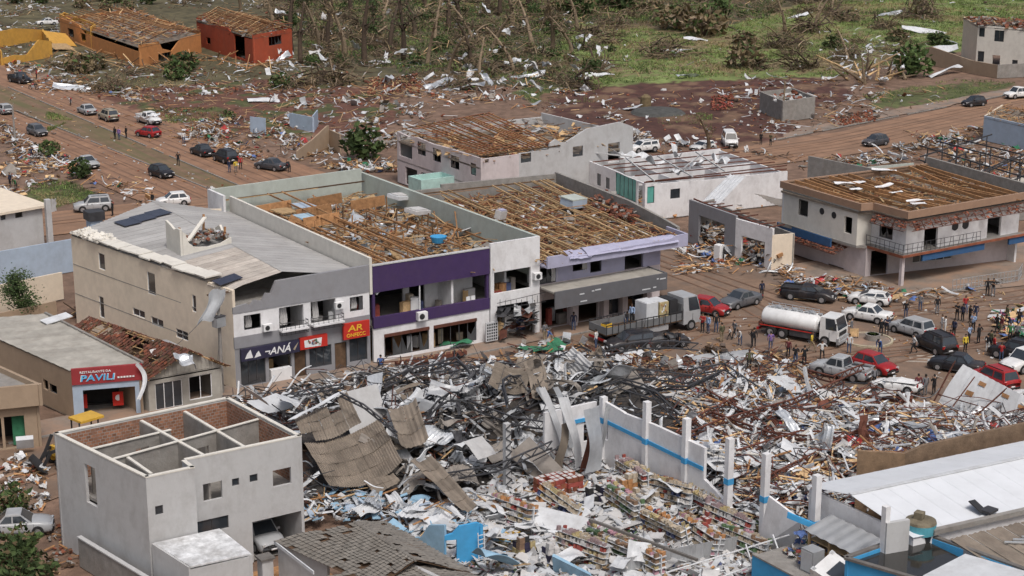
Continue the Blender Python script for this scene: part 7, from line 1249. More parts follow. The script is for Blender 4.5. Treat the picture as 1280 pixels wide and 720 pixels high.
# white warehouse roof, its tan wall, and neighbours
O_=empty('warehouse',(80,69,0),'long warehouse with clean white metal roof at the edge of the ruins','building')
for i in range(26):
    x0=68.8+i*1.3;x1=x0+1.29; d0=(x0-69)*-.18
    for ya,yb,za,zb in ((74.2,70.4,5.0,5.75),(70.4,65.2,5.75,4.9)):
        b=MB(); b.grid(lambda u,v:(x0+(x1-x0)*u,ya+(yb-ya)*v-.10*(x0+(x1-x0)*u-69),za+(zb-za)*v+(.012 if u in(0.,1.) else 0)),6,4,'roof_white'); b.build('roof_panel',O_,solid=.02)
MB().beam((68.8,70.42,5.8),(102,67.1,5.8),.3,.06,'metal_white').build('ridge_cap',O_); wall(O_,(68.9,74),(68.9,65.4),0,4.9,'plaster_white',.2); wall(O_,(68.9,65.3),(102,62),0,4.8,'plaster_white',.2); MB().beam((70.2,65.1,5.0),(102,61.8,5.0),.35,.3,'concrete').build('gutter',O_)
tw_=empty('tan_wall',(88,74,0),'weathered tan boundary wall beside the white warehouse roof','wall'); wall(tw_,(77.5,74.6),(103,72.0),0,5.9,'plaster_ochre' if 'plaster_ochre' in MT else mat('plaster_ochre',(.19,.13,.085),dirt=.7,bump=.5,var=.3),.25,top=[(0,5.2),(1.5,5.5),(8,5.6),(16,5.7),(25.6,5.8)]); wall(tw_,(75.3,76.6),(77.5,74.6),0,5.2,'plaster_orange2' if 'plaster_orange2' in MT else mat('plaster_orange2',(.27,.18,.11),dirt=.7,bump=.4,var=.25),.2)
P_=empty('low_warehouse',(75,60,0),'grey brown sheet roofed building beside the white warehouse','building')
for i in range(16):
    x0=70.6+i*1.3; b=MB(); b.grid(lambda u,v:(x0+1.28*u,64.3-7*v-.1*(x0-69),4.8-.9*v+.03*math.sin(u*18)),18,3,'fibro_brown'); b.build('roof_panel',P_,solid=.02)
wall(P_,(70.6,64.2),(70.6,57),0,4.6,'plaster_grey',.2,top=[(0,4.7),(7.2,3.9)])
for i in range(3): MB().beam((73+i*.7,62.3,4.75),(77+i*.7,60.0,4.55),.09,.09,'metal_bright').build('pipe',P_)
sv=px(1222,637,5.2); ve=empty('roof_vent',sv,'small black open roof vent at the edge of the white warehouse roof','vent'); b=MB(); b.box(sv+Vector((0,0,.2)),(.8,1.0,.08),'plastic_dark',(.5,.2,.3)); b.build('flap',ve); b=MB(); b.box(sv+Vector((.4,-.5,.05)),(.9,.7,.15),'metal_dark',.2); b.build('base',ve)
Q_=empty('tank_block',(67,63,0),'blue walled roof block with dark puddle and a water tank on top','building'); qa=[(64.2,65.8),(66.9,57.5),(71.5,58.8),(70.3,66.2)]
for i in range(4): wall(Q_,qa[i],qa[(i+1)%4],0,4.55,'wall_blue',.2)
mat('puddle',(.03,.028,.025),rough=.08,spec=.6,var=.2); slab(Q_,[(64.5,65.6),(66,61.8),(70,62.6),(70.1,65.9)],4.35,.2,'puddle','wet_roof'); MB().hexa([(66.1,61.8,4.4),(67.0,58,4.4),(71.3,59,4.4),(70.2,62.6,4.4),(66.1,61.8,4.6),(67.0,58,4.6),(71.3,59,4.6),(70.2,62.6,4.6)],'metal_white').build('sheet_roof',Q_)
for a_,c_ in (((64.2,65.8),(66.9,57.5)),((64.2,65.8),(70.3,66.2)),((70.3,66.2),(71.5,58.8))): MB().beam((*a_,4.6),(*c_,4.6),.3,.14,'concrete_dark').build('coping',Q_)
wp=px(1150,668,4.6); wt_=empty('water_tank',(wp.x,wp.y,4.36),'round teal water tank with a rough straw coloured cover','tank'); b=MB(); b.tube([(wp.x,wp.y,4.36),(wp.x,wp.y,4.75)],[.72,.75],'plastic_dark',20); b.tube([(wp.x,wp.y,4.76),(wp.x,wp.y,5.35)],[.85,.9],'teal_tank',24); b.build('shell',wt_); b=MB(); b.tube([(wp.x,wp.y,5.36),(wp.x,wp.y,5.5),(wp.x,wp.y,5.62)],[.9,.86,.5],'straw' if 'straw' in MT else mat('straw',(.17,.145,.10),var=.4,bump=.6),22); b.box((wp.x-.15,wp.y,5.8),(.5,.5,.45),'straw',.4); b.build('cover',wt_)
pw=empty('white_pier',(66,67,0),'white wall stub with a tall post against the white warehouse roof','wall'); q=px(1120,680,4.8); MB().box((q.x,q.y,3.2),(1.5,.25,6.0),'plaster_pale',-.2).build('stub',pw); q=px(1110,680,4.8); MB().box((q.x-.2,q.y+.1,3.6),(.35,.35,7.0),'plaster_white').build('post',pw)
o=tag(MB().prism([(64.3,66.4),(68.7,66.4),(68.7,73.4),(64.3,73.4)],0,1.9,'concrete').build('loading_platform'),'raised concrete loading platform against the white warehouse wall','platform')
sh=empty('storage_rack',(67.4,69,1.9),'timber storage rack with grey tin roof beside the white column','shelf')
b=MB(); b.grid(lambda u,v:(66.4+2.1*v,71.6-5.2*u,4.15-.5*(1-v)+.03*math.sin(u*40)),40,3,'metal_grey'); b.build('roof',sh,solid=.03)
for y in (71.3,69.6,68,66.7):
    for x in (66.6,68.3): MB().bx(x-.07,x+.07,y-.07,y+.07,1.9,3.6 if x<67 else 4.0,'wood_pale').build('post',sh)
for z in (2.5,3.1): MB().bx(66.7,68.2,66.6,71.4,z-.03,z+.03,'wood_pale').build('shelf',sh)
mb_=empty('metal_cabinet',(65.6,69.9,1.9),'grey metal cabinet below the timber storage rack','cabinet'); MB().box((65.6,69.9,2.6),(.9,1.0,1.4),'metal_grey',.05).build('case',mb_); MB().box((65.12,69.9,2.6),(.03,.85,1.2),'metal_bright',.05).build('door',mb_)
scatter('rack_goods',[(65,66.8),(68.3,66.8),(68.3,72),(65.9,73)],420,lambda x,y:2.0+(.9*R.random() if x>66.6 else 0),[(5,'chunk',tuple(PROD),(.12,.35),.1),(2,'rag',('cloth_white','leaf_mid','cloth_blue'),(.3,.7),.15)],64,'spilled goods around the timber storage rack','goods')
tr_=[px(880,718,1.6),px(935,693,2.0),px(985,676,2.6)]; pg=empty('pipe_frame',px(960,700),'bent white pipe railing frame in front of the market shelves','railing')
for i,(A_,B_) in enumerate((((832,716,1.4),(1015,660,2.4)),((900,722,.6),(1012,680,1.6)),((932,680,2.3),(948,730,.2)),((966,668,2.5),(988,730,.2)),((1012,660,2.6),(1030,705,.6)),((985,640,3.2),(1018,700,.8)))): MB().tube([px(*A_),px(*B_)],.055,'metal_white',6).build('pipe',pg)
b=MB(); A_,B_=px(780,722,.2),px(940,690,.3); b.grid(lambda u,v:A_.lerp(B_,u)+Vector((0,0,1.25*v))+Vector((.03*math.sin(u*150),.03*math.sin(u*150),0)),60,3,'metal_grey'); tag(b.build('metal_fence',solid=.03),'grey ribbed metal fence below the white pipe railing','fence')
vb=empty('overturned_van',(65.4,67.6,1.9),'white van body lying tilted beside the blue block','van'); q=Vector((65.2,67.4,2.6)); M3=Euler((.35,-.25,.2)).to_matrix(); b=MB(); b.box(q,(2.0,2.3,.9),'car_white',M3); b.build('body',vb); b=MB(); b.box(q+M3@Vector((0,-.1,.47)),(1.3,1.0,.04),'glass',M3); b.build('windshield',vb)
for s in (-1,1): b=MB(); b.box(q+M3@Vector((s*.9,1.1,.3)),(.3,.25,.3),'lamp_clear',M3); b.build('headlight',vb)
bwl=empty('low_blue_wall',(64.1,69,0),'low bright blue wall capped with concrete below the overturned van','wall'); wall(bwl,(64.05,73.4),(64.05,66.4),0,1.95,'wall_blue',.2); MB().beam((64.15,73.4,2.0),(64.15,66.4,2.0),.3,.1,'concrete').build('cap',bwl)
fb=empty('rusty_beam',px(530,455),'fallen rusty box girder lying in front of the purple shop','beam'); 
b=MB(); A_,B_=px(495,455,.5),px(582,440,.5); b.beam(A_,B_,.5,.35,'rust'); b.build('girder',fb); b=MB()
for i in range(12): p=A_.lerp(B_,(i+.5)/12); b.beam(p+Vector((-.2,-.3,.2)),p+Vector((.2,.3,.22)),.05,.05,'wood_pale')
b.build('slats',fb)
for (X,Y,k_,lb) in ((695,436,'green_tarp','crumpled green tarpaulin in front of the grey canopy'),(570,432,'green_tarp','green sheet heaped at the purple shop window'),(668,440,'green_tarp','scrap of green sheeting near the canopy pillar'),(780,450,'metal_white','white sheet scrap near the wrecked black suv')): 
    p=px(X,Y,.15); loose_sheet('tarpaulin',lb,p+Vector((0,0,.2)),1.4,2.8,k_,(.1,.1,R.uniform(0,3)),.22,cat='tarpaulin',seed=int(X))
loose_sheet('dark_sheet','long dark blue grey sheet spread on the edge of the square',px(905,446,.3),1.3,5.5,'metal_grey',(.1,.02,-.2),.06,cat='sheet',seed=4)
scatter('heap_on_square',[px2(*p) for p in ((880,440),(905,440),(908,448),(882,448))],60,.1,[(1,'chunk',('wood_dark','wood','rubble'),(.3,.7),.3)],71,'small brown heap on the square by the crouching people','heap')
# pole with hanging sheet at the beige building
def pole(X,Y,h,label,arm=True,k='concrete',z=0):
    p=px(X,Y,z); e=empty('utility_pole',p,label,'pole'); MB().tube([p,p+Vector((0,0,h))],[.16,.11],k,8).build('shaft',e)
    if arm: MB().beam(p+Vector((-.9,0,h-.4)),p+Vector((.9,0,h-.4)),.1,.12,'wood_dark').build('crossarm',e)
    return p
pp=pole(278,492,8.6,'grey concrete pole at the corner of the beige building'); b=MB(); b.grid(lambda u,v: pp+Vector((-.9+1.4*v-.9*u+.2*math.sin(u*5),-.3+.1*math.sin(v*6),8.3-2.4*u+.5*v+.2*math.sin(v*5))),12,8,'metal_bright'); tag(b.build('hanging_sheet',solid=.02),'crumpled silver sheet hanging from the pole at the beige building','sheet')
tag(MB().box(pp+Vector((-.1,-.2,6.0)),(.9,.6,.8),'metal_grey',.3).box(pp+Vector((-.1,-.2,6.42)),(.95,.65,.06),'metal_dark',.3).build('transformer'),'grey box hanging on the pole by the beige building','box')
pole(19,178,5.2,'pale concrete pole beside the dark grey hatchback',False); pole(979,152,6,'thin tan pole in front of the ruined block room',False,'bark_pale')
def wire(a,b_,sag,label,g='sagging cables'): 
    a=Vector(a);b_=Vector(b_); tag(MB().tube([a.lerp(b_,i/12)+Vector((0,0,-sag*4*(i/12)*(1-i/12))) for i in range(13)],.018,'metal_dark',4).build('cable'),label,'cable',g)
wire(pp+Vector((0,0,7.6)),(44.9,122,3.6),.6,'dark cable sagging between the pole and the red sign'); wire(pp+Vector((0,0,5.2)),(51,121.9,2.6),.4,'dark cable drooping from the pole to the tiled house')
# ================================================================ FAR HOUSES
def ruin(name,label,foot,h,k,ops=None,roof=True,tops=None,seed=1,kr='wood',brk=.25,cat='house'):
    P=[px2(*p) for p in foot]; c=(sum(p[0] for p in P)/len(P),sum(p[1] for p in P)/len(P)); e=empty(name,(c[0],c[1],0),label,cat); ops=ops or {}; tops=tops or {}
    for i in range(len(P)): wall(e,P[i],P[(i+1)%len(P)],0,h,k,.25,opx(P[i],P[(i+1)%len(P)],ops.get(i,[])),top=tops.get(i))
    if roof:
        P3=[Vector((*p,h)) for p in P]; m0=P3[0].lerp(P3[3],.5)+Vector((0,0,1.6)); m1=P3[1].lerp(P3[2],.5)+Vector((0,0,1.6)); timber_roof(e,P3[1],m1,m0,P3[0],10,9,brk,seed,wr=.13,hr=.18,kr=kr); timber_roof(e,P3[2],m1,m0,P3[3],10,9,brk,seed+7,wr=.13,hr=.18,kr=kr); scatter('roof_debris',P,620,h-.3,[(9,'plank',('wood','wood','wood_pale','brick_piece'),(.8,3.2),.6),(1,'slab',('fibro','metal_grey'),(.6,1.6),.4),(2,'tile',('tile_red','brick_piece'),(1.2,1.8),.3)],seed+90,parent=e); slab(e,P,h-.6,.1,'fibro_brown','ceiling')
    return e
ruin('orange_house','orange walled house with bare brown rafters at the top of the earth road',[(76,48),(176,84),(252,66),(160,36)],4.0,'plaster_orange',{0:[(85,36,92,46,'b'),(101,42,107,52,'o')],1:[(198,66,214,80,'b')]},seed=2,brk=.5,tops={0:[(0,4.1),(12,3.9),(15,2.2),(20,1.6),(26,.8),(34,.5),(44,.6),(48,2.8),(99,3.9)],1:[(0,3.9),(6,3.8),(7,2.4),(10,1.6),(13,3.4),(30,3.9)]})
ruin('yellow_house','yellow gable wall of a wrecked house beside the thrown white car',[(76,46),(116,62),(122,58),(82,42)],4.3,'plaster_yellow',{0:[(85,31,93,45,'o'),(101,38,108,50,'o')]},roof=False,seed=3,tops={0:[(0,4.6),(8,4.2),(20,3.2),(99,2.6)]})
ruin('red_house','red orange house with open timber roof beside the broken trees',[(247,58),(318,82),(366,73),(300,52)],5.4,'plaster_red',{0:[(258,47,263,55,'o'),(293,45,306,72,'o')],1:[(336,45,352,56,'b')]},seed=4,brk=.3,tops={0:[(0,4.4),(16,5.4),(19,3.8),(21,1.4),(24,.9),(27,3.2),(30,5.2),(60,5.4)]})
ruin('yellow_ruin','ruined yellow walls at the left edge above the earth road',[(-15,62),(2,82),(66,72),(55,50)],3.2,'plaster_yellow',roof=False,tops={0:[(0,3),(4,1.5),(20,2.6),(60,1.2)],1:[(0,1.2),(3,1.5),(6,1.2),(9,3.6),(12,3.0),(15,1.4),(60,1.0)],2:[(0,1),(5,3),(12,2.2),(60,2)],3:[(0,2),(8,3.2),(60,1.5)]},seed=5)
loose_sheet('yellow_slab','fallen yellow wall slab in front of the yellow gable',px(74,48,1.6),4.5,5.5,'plaster_yellow',(.5,.2,.3),.02,cat='wall slab')
loose_sheet('yellow_slab','smaller ochre slab lying below the fallen yellow slab',px(76,58,.8),3,4.5,'wood_pale',(.3,.1,.3),.02,cat='wall slab')
wh=empty('white_house',px(1245,82),'white two storey house with small dark windows above the green field','house'); w0=px2(1219,83);w1=px2(1320,92); wall(wh,w0,w1,0,7.2,'plaster_cream',.3,opx(w0,w1,[(1224,33,1231,46,'w'),(1243,38,1255,52,'w'),(1222,64,1230,77,'w'),(1240,69,1250,82,'o'),(1265,75,1272,82,'w')])); wall(wh,(w0[0]+7,w0[1]+10),w0,0,7.2,'plaster_beige',.3); wall(wh,w1,(w1[0]+7,w1[1]+10),0,7.2,'plaster_beige',.3); slab(wh,[w0,w1,(w1[0]+7,w1[1]+10),(w0[0]+7,w0[1]+10)],7.0,.2,'concrete','ceiling')
scatter('roof_tiles',[(w0[0]-.5,w0[1]-.5),(w1[0],w1[1]-.5),(w1[0]+7,w1[1]+10),(w0[0]+7,w0[1]+10)],420,lambda x,y:7.2,[(3,'slab',('tile_red','brick_piece','fibro'),(.5,1.2),.25),(1,'plank',WOODS,(1,2.4),.3)],101,parent=wh)
tw2=empty('field_wall',px(1200,90),'long tan concrete yard wall below the white house','wall'); c0,c1,c2=px2(1156,80),px2(1246,98),px2(1330,94); wall(tw2,c0,c1,0,2.6,'plaster_tan',.25,top=[(0,3.4),(6,2.8),(12,2.2),(40,2.4)]); wall(tw2,c1,c2,0,2.3,'concrete',.25)
ruin('block_room','roofless concrete block room on the red earth lot',[(949,140),(978,153),(1018,147),(990,135)],3.1,'concrete',{0:[(965,120,971,127,'o')]},roof=False)
scatter('room_rubble',[px2(*p) for p in ((953,140),(980,150),(1012,146),(990,136))],80,2.2,[(2,'chunk',('plaster_pale','concrete','brick_piece'),(.5,1.1),.2)],103,'broken pale rubble filling the roofless block room','rubble')
bh=empty('pale_blue_shack',px(375,150),'toppled pale blue shack walls in the rubble heap','shack'); 
for (a,c,h,k_) in (((362,160),(392,166),2.2,'wall_paleblue'),((392,166),(398,158),2.4,'wall_paleblue'),((313,166),(332,168),2.3,'wall_paleblue')): wall(bh,px2(*a),px2(*c),0,h,k_,.15)
tn=empty('tan_wall_stub',px(410,190),'tan wall stub standing behind the rubble heap','wall'); wall(tn,px2(372,200),px2(412,186),0,3.0,'plaster_tan',.2,top=[(0,1.2),(4,2.0),(8,3.2),(30,2.8)]); wall(tn,px2(412,186),px2(425,192),0,2.6,'plaster_tan',.2)
mat('dirt_grey',(.075,.075,.07),var=.3); p=px(822,142); tag(MB().tube([p+Vector((0,0,-.2)),p+Vector((0,0,.5)),p+Vector((0,0,.9))],[4.6,3.6,.6],'dirt_grey',18).build('gravel_mound'),'low dark grey gravel mound on the red earth lot','mound')
p=px(807,134); tag(MB().tube([p,p+Vector((0,0,1.6)),p+Vector((0,0,2.0))],[.9,.8,.3],'leaf_dry',10).box(p+Vector((.3,0,1.2)),(.7,.6,1.),'plaster_yellow',.4).build('straw_bale'),'ochre bundle beside the grey gravel mound','bundle')
# ================================================================ STREET RUBBLE
def pp_(*pts): return [px2(*p) for p in pts]
RUB=[(7,'plank',WOODS,(.7,2.6),.25),(6,'chunk',('brick_piece','concrete','plaster_pale','rubble','wood_dark'),(.15,.6),.15),(3,'strip',WT,(.7,2.2),.25),(1,'rag',('cloth_white','cloth_blue','cloth_red','wall_paleblue','green_tarp'),(.4,1.),.25),(2,'slab',('metal_white','wood_pale','plaster_pale','fibro'),(.4,1.1),.3),(3,'rod',('wood_dark','metal_dark','bark'),(.8,2.2),.2)]
FARB=[(6,'plank',('wood_pale','wood','wood_dark','metal_white'),(.8,3.2),.15),(1.6,'strip',('metal_white','metal_bright','metal_grey'),(.8,2.6),.2),(1.6,'sheet',('metal_white','fibro','metal_grey'),(.8,2.2),.2),(1,'rag',('metal_white','cloth_white'),(.4,1.1),.2),(6,'chunk',('brick_piece','rubble','concrete','wood_dark','plaster_pale'),(.2,.7),.1),(4,'rod',('bark','bark_pale','wood_dark'),(1,3),.15),(2,'tile',('tile_red','brick_piece'),(1,1.8),.1)]
for i,(poly,n,mix,lab) in enumerate(((pp_((0,190),(60,185),(110,215),(190,240),(185,262),(130,245),(80,225),(40,240),(0,262)),520,RUB,'timber and brick rubble heaped beside the side street'),
 (pp_((205,165),(260,150),(330,140),(400,150),(425,200),(330,205),(270,190),(235,180)),900,RUB,'wide heap of household rubble beside the earth road'),
 (pp_((390,205),(480,190),(500,215),(430,215)),240,RUB,'splintered timber behind the purple building'),
 (pp_((845,312),(880,300),(905,318),(985,328),(1000,345),(930,345),(900,340),(850,345)),380,RUB,'rubble spilled from the gutted shop onto the street'),
 (pp_((985,345),(1060,352),(1150,368),(1280,345),(1280,362),(1140,382),(1000,376),(970,365)),420,RUB,'rubble along the pavement of the corner building'),
 (pp_((1240,395),(1290,385),(1290,430),(1255,425)),120,[(3,'slab',('metal_white','wood_pale','green_tarp'),(.5,1.2),.4),(2,'rag',('cloth_white','cloth_blue','cloth_red','cloth_pink'),(.4,.9),.3)],'tables and donated goods heaped at the right of the square'),
 (pp_((0,575),(40,570),(55,590),(60,640),(0,635)),200,[(2,'rag',('cloth_white','metal_white'),(.3,.9),.1),(5,'chunk',('brick_piece','rubble','wood_dark'),(.1,.4),.06),(2,'plank',WOODS,(.4,1.2),.06)],'white scraps and rubble in the lane by the loader'),
 (pp_((750,120),(790,160),(830,175),(880,185),(940,190),(890,200),(790,190),(760,165)),300,FARB,'debris along the roofless houses by the red earth lot'),
 (pp_((930,190),(1060,200),(1110,185),(1200,170),(1290,200),(1290,230),(1200,200),(1110,205),(1000,212)),700,RUB,'wreckage between the right road and the corner building'),
 (pp_((1130,165),(1225,160),(1290,185),(1290,240),(1200,210)),500,RUB,'household wreckage inside the steel frame building'),
 (pp_((880,100),(1010,95),(1110,110),(1100,140),(1020,165),(940,165),(900,130)),420,FARB,'planks and brick scattered on the red earth lot'),
 (pp_((60,80),(260,85),(330,110),(200,130),(100,118),(60,100)),520,FARB,'debris strewn below the orange house'),
 (pp_((300,60),(370,70),(480,100),(520,140),(400,150),(330,130),(290,100)),700,FARB,'debris field below the broken trees'),
 (pp_((480,100),(640,90),(760,110),(690,140),(600,130),(520,140)),620,FARB,'shattered roofing along the edge of the broken wood'),
 (pp_((360,10),(760,5),(780,60),(740,100),(480,100),(360,60)),420,FARB,'sheet metal and timber thrown through the broken wood'),
 (pp_((760,0),(1280,0),(1220,60),(1100,90),(760,100)),360,[(2,'strip',('metal_white','metal_bright'),(.8,2.4),.2),(6,'rod',('wood_pale','bark_pale','bark'),(1.5,4.5),.2),(3,'chunk',('bark','leaf_dry','wood_dark'),(.3,.9),.2),(1,'rag',('cloth_white','metal_white'),(.4,1.),.2)],'scraps strewn over the green field'),
 (pp_((100,105),(215,150),(300,200),(330,195),(260,150),(150,110)),420,RUB,'splintered rubble along the verge of the earth road'),
 (pp_((0,150),(40,178),(90,205),(60,215),(0,190)),260,RUB,'rubble on the near verge of the earth road'),
 (pp_((0,78),(60,80),(110,112),(60,118),(20,98)),260,RUB,'rubble round the black pickup on the earth road'),
 (pp_((0,0),(75,5),(80,30),(60,80),(0,85)),420,FARB,'wreckage around the yellow ruin'),
 (pp_((940,140),(1180,110),(1190,125),(1050,158),(940,172)),160,FARB,'brick and plank bits along the right road'),
 (pp_((395,155),(520,140),(600,150),(500,185),(430,190)),420,FARB,'rubble behind the two storey house'),
 (pp_((90,395),(130,375),(165,390),(120,400)),120,RUB,'rubble between the beige building and its neighbours'),
 (pp_((60,660),(130,640),(150,690),(60,720)),180,[(2,'plank',WOODS,(.4,1.2),.1),(3,'chunk',('brick_piece','concrete','wood_dark'),(.15,.4),.08)],'brown rubble at the foot of the pale house'),
 (pp_((700,120),(1000,105),(1000,180),(700,180)),260,[(3,'plank',('wood_pale','wood'),(.6,2.),.1),(3,'chunk',('brick_piece','plaster_pale','rubble'),(.2,.6),.1),(2,'rag',('cloth_white','metal_white'),(.4,1.),.1)],'small scraps on the red earth lot'),
 (pp_((600,420),(1280,360),(1280,500),(1000,470),(700,440)),420,[(3,'plank',('wood_pale','wood'),(.2,.7),.02),(4,'chunk',('plaster_pale','concrete','brick_piece'),(.06,.22),.02),(2,'rag',('cloth_white',),(.15,.4),.03)],'small litter on the muddy square'),
 (pp_((0,110),(300,100),(400,200),(220,250),(0,180)),420,[(3,'plank',('wood_pale','wood'),(.3,1.2),.03),(4,'chunk',('plaster_pale','brick_piece','concrete'),(.1,.4),.03),(2,'rag',('cloth_white',),(.2,.6),.05)],'small litter along the earth road'))):
    scatter('scattered_rubble',poly,n,.05,mix,200+i,lab,'rubble',dens=(lambda x,y,i=i: 1 if noise.noise((x*.13,y*.13,i*1.7))+.35*noise.noise((x*.5,y*.5,i))>.02 else .12) if mix in (FARB,RUB) else None)
scatter('brick_heap',pp_((1040,150),(1090,140),(1095,152),(1050,158)),200,lambda x,y:.1,[(1,'chunk',('brick_piece','tile_red','brick_piece'),(.2,.45),.2)],301,'orange brick heap beside the right road','bricks'); scatter('brick_heap',pp_((890,125),(918,122),(915,138),(888,140)),220,lambda x,y:.2,[(1,'chunk',('tile_red','pack_red','brick_piece'),(.25,.5),.3)],302,'red brick heap on the red earth lot','bricks')
scatter('brick_heap',pp_((455,105),(520,98),(530,118),(460,125)),300,lambda x,y:.4,[(3,'chunk',('brick_piece','tile_red'),(.3,.7),.4),(1,'plank',('wood_pale',),(1,2.5),.3)],303,'reddish timber and brick heap at the edge of the broken wood','bricks')
# white sheets wrapped in the wood and on the field
rr=random.Random(23)
for i in range(86):
    X=rr.uniform(345,765);Y=rr.uniform(15,118); p=px(X,Y); 
    loose_sheet('roof_sheet','crumpled white roofing sheet caught among the broken trees',p+Vector((0,0,rr.uniform(.3,2.2))),rr.uniform(.5,1.1),rr.uniform(1.4,3.2),rr.choice(['metal_white','metal_bright','metal_white','cloth_white']),(rr.uniform(-.9,.9),rr.uniform(-.7,.7),rr.uniform(0,6)),rr.uniform(.15,.45),'roofing sheets in the broken wood',seed=i)
for i,(X,Y,w_,l_) in enumerate(((548,108,1.6,6),(580,112,1.6,7),(470,82,2,5),(524,82,2,4),(850,68,1.4,6),(1000,22,1.4,8),(1110,20,1,7),(1155,42,1.6,9),(1170,66,2,8),(1190,55,2,6),(870,52,1.2,5),(840,66,1,4),(660,98,1.2,6),(750,97,1,5),(1180,93,1.6,9),(860,98,1,5),(330,128,1.6,5),(90,82,2,7),(90,112,1.6,6),(108,82,1.6,5),(800,12,1,5),(555,8,1.6,5),(790,138,1.6,3))): loose_sheet('roof_sheet','long pale roofing sheet lying at the edge of the fields',px(X,Y)+Vector((0,0,.5)),w_,l_,'metal_white' if i%3 else 'metal_bright',(rr.uniform(-.3,.5),rr.uniform(-.2,.2),rr.uniform(-.6,.6)-.3),.1,'long sheets on the fields',seed=i*3)
for (X,Y) in ((185,148),(178,150),(192,146)): loose_sheet('roof_sheet','white sheeting heaped on the laden pickup',px(X,Y,1.6)+Vector((0,0,.2)),1.2,1.8,'metal_white',(rr.uniform(-.4,.4),.2,rr.uniform(0,3)),.3,'sheeting on the pickup',seed=X)
TOPL=pp_((0,-8),(360,-8),(355,20),(250,12),(120,14),(60,22),(0,22))
scatter('scattered_rubble',TOPL,420,.2,FARB,330,'rubble and planks behind the orange and red houses','rubble')
scatter('scattered_rubble',pp_((60,60),(340,75),(420,120),(120,125),(60,90)),520,.1,[(5,'plank',('wood','wood_dark','wood_pale'),(.8,3),.15),(6,'chunk',('rubble','wood_dark','brick_piece'),(.2,.7),.1),(4,'rod',('bark','wood_dark'),(1,3),.2),(1,'strip',('metal_white','metal_grey'),(.8,2.4),.2)],331,'brown splinters in front of the orange and red houses','rubble')
# ================================================================ VEGETATION
def leafmesh(n,r,h,k,seed,sz=(.25,.6),hollow=.3,ks=None):
    rr=random.Random(seed); b=MB()
    for i in range(n):
        while 1:
            v=Vector((rr.uniform(-1,1),rr.uniform(-1,1),rr.uniform(-1,1)))
            if hollow<v.length<1: break
        q=noise.noise(v*1.7+Vector((seed,0,0)))
        if q<-.22: continue
        v*=1+.45*q; c=Vector((v.x*r,v.y*r,h*.5+v.z*h*.5)); s=rr.uniform(*sz); d=Vector((rr.gauss(0,1),rr.gauss(0,1),rr.gauss(0,.7))).normalized(); e=d.orthogonal().normalized(); e=e*math.cos(i)+d.cross(e)*math.sin(i)
        b.poly([c-d*s*.5,c+e*s*.22,c+d*s*.5,c-e*s*.22],rr.choice(ks or [k]))
    return b
SHR=[mesh_of(leafmesh(420,1.,1.6,'leaf_mid',s,ks=['leaf_mid','leaf_dark','leaf_mid','leaf_dry'][:3 if s%2 else 4]),'foliage') for s in range(4)]+[mesh_of(leafmesh(360,1.,1.3,'leaf_dry',s,ks=['leaf_dry','leaf_dry','leaf_mid','bark_pale']),'foliage') for s in (11,12)]
def stems(seed,h=1.2):
    rr=random.Random(seed); b=MB()
    for i in range(7): a=rr.uniform(0,6.3); b.tube([(0,0,0),(.25*math.cos(a),.25*math.sin(a),h*.5),(.6*math.cos(a),.6*math.sin(a),h)],[.05,.035,.012],'bark',4)
    return mesh_of(b,'stem')
STM=[stems(s) for s in range(3)]
def shrub(X,Y,s,v,label,group,sz=1.,kind='shrub'):
    p=px(X,Y); o=put(kind,label,'shrub',group,(p.x,p.y,-.05),rr.uniform(0,6),[('foliage',SHR[v],None),('stem',STM[v%3],None)]); o.scale=(s,s,s*sz)
for i in range(40):
    X=rr.uniform(355,770);Y=rr.uniform(2,112); shrub(X,Y,rr.uniform(.8,1.8),rr.choice([0,1,2,3,4,5]),'ragged shrub in the undergrowth of the broken wood','shrubs in the broken wood',rr.uniform(.8,1.3))
for i in range(46):
    X=rr.uniform(760,1200);Y=rr.uniform(2,66); 
    if inpoly(*px2(X,Y),FIELD) and rr.random()<.65: continue
    shrub(X,Y,rr.uniform(1.,2.6),rr.choice([1,2,4,5,4,5]),'wind battered shrub on the field edge','shrubs on the field',rr.uniform(.6,1.1))
for i in range(26): shrub(rr.uniform(690,780),rr.uniform(-3,22),rr.uniform(1.6,3.),rr.choice([0,1,2]),'dense green shrub at the top of the broken wood','green shrubs at the top of the wood',1.3)
for i in range(18): shrub(rr.uniform(5,350),rr.uniform(-4,14),rr.uniform(1.2,2.6),rr.choice([0,2,4,5]),'ragged shrub behind the orange and red houses','shrubs behind the houses',1.)
for (X,Y,s,v,lb) in ((456,198,2.6,1,'dark green bush behind the purple building'),(100,222,1.5,1,'small green bush in the rubble by the side street'),(222,100,2.2,0,'dark bush in front of the orange house'),(232,90,2.4,2,'tall bush between the orange and red houses'),(100,92,2.6,4,'dry brown brush heap below the yellow house'),(118,88,2.2,4,'second dry brush heap below the yellow house'),(1140,95,3.2,1,'green tangled bush beside the stump heap'),(1270,178,1.4,0,'bush beside the pale hut'),(62,195,1.4,0,'bush at the rubble beside the motorcycle'),(285,150,1.0,0,'small bush on the rubble heap'),(930,85,3.4,4,'brown uprooted bush on the field'),(880,45,4.5,4,'wide brown fallen crown at the field edge'),(845,38,4,5,'brown fallen crown beside the wider one'),(350,110,1.6,0,'small bush by the red house')): shrub(X,Y,s,v,lb,None)
rrb=random.Random(91)
for i in range(26):
    X=rrb.uniform(5,120);Y=rrb.uniform(625,735); p=px2(X,Y)
    if p[0]>30.3: continue
    shrub(X,Y,rrb.uniform(.8,1.3),rrb.choice([0,1,2]),'dense green bush below the silver sedan','bushes below the silver sedan',1.2)
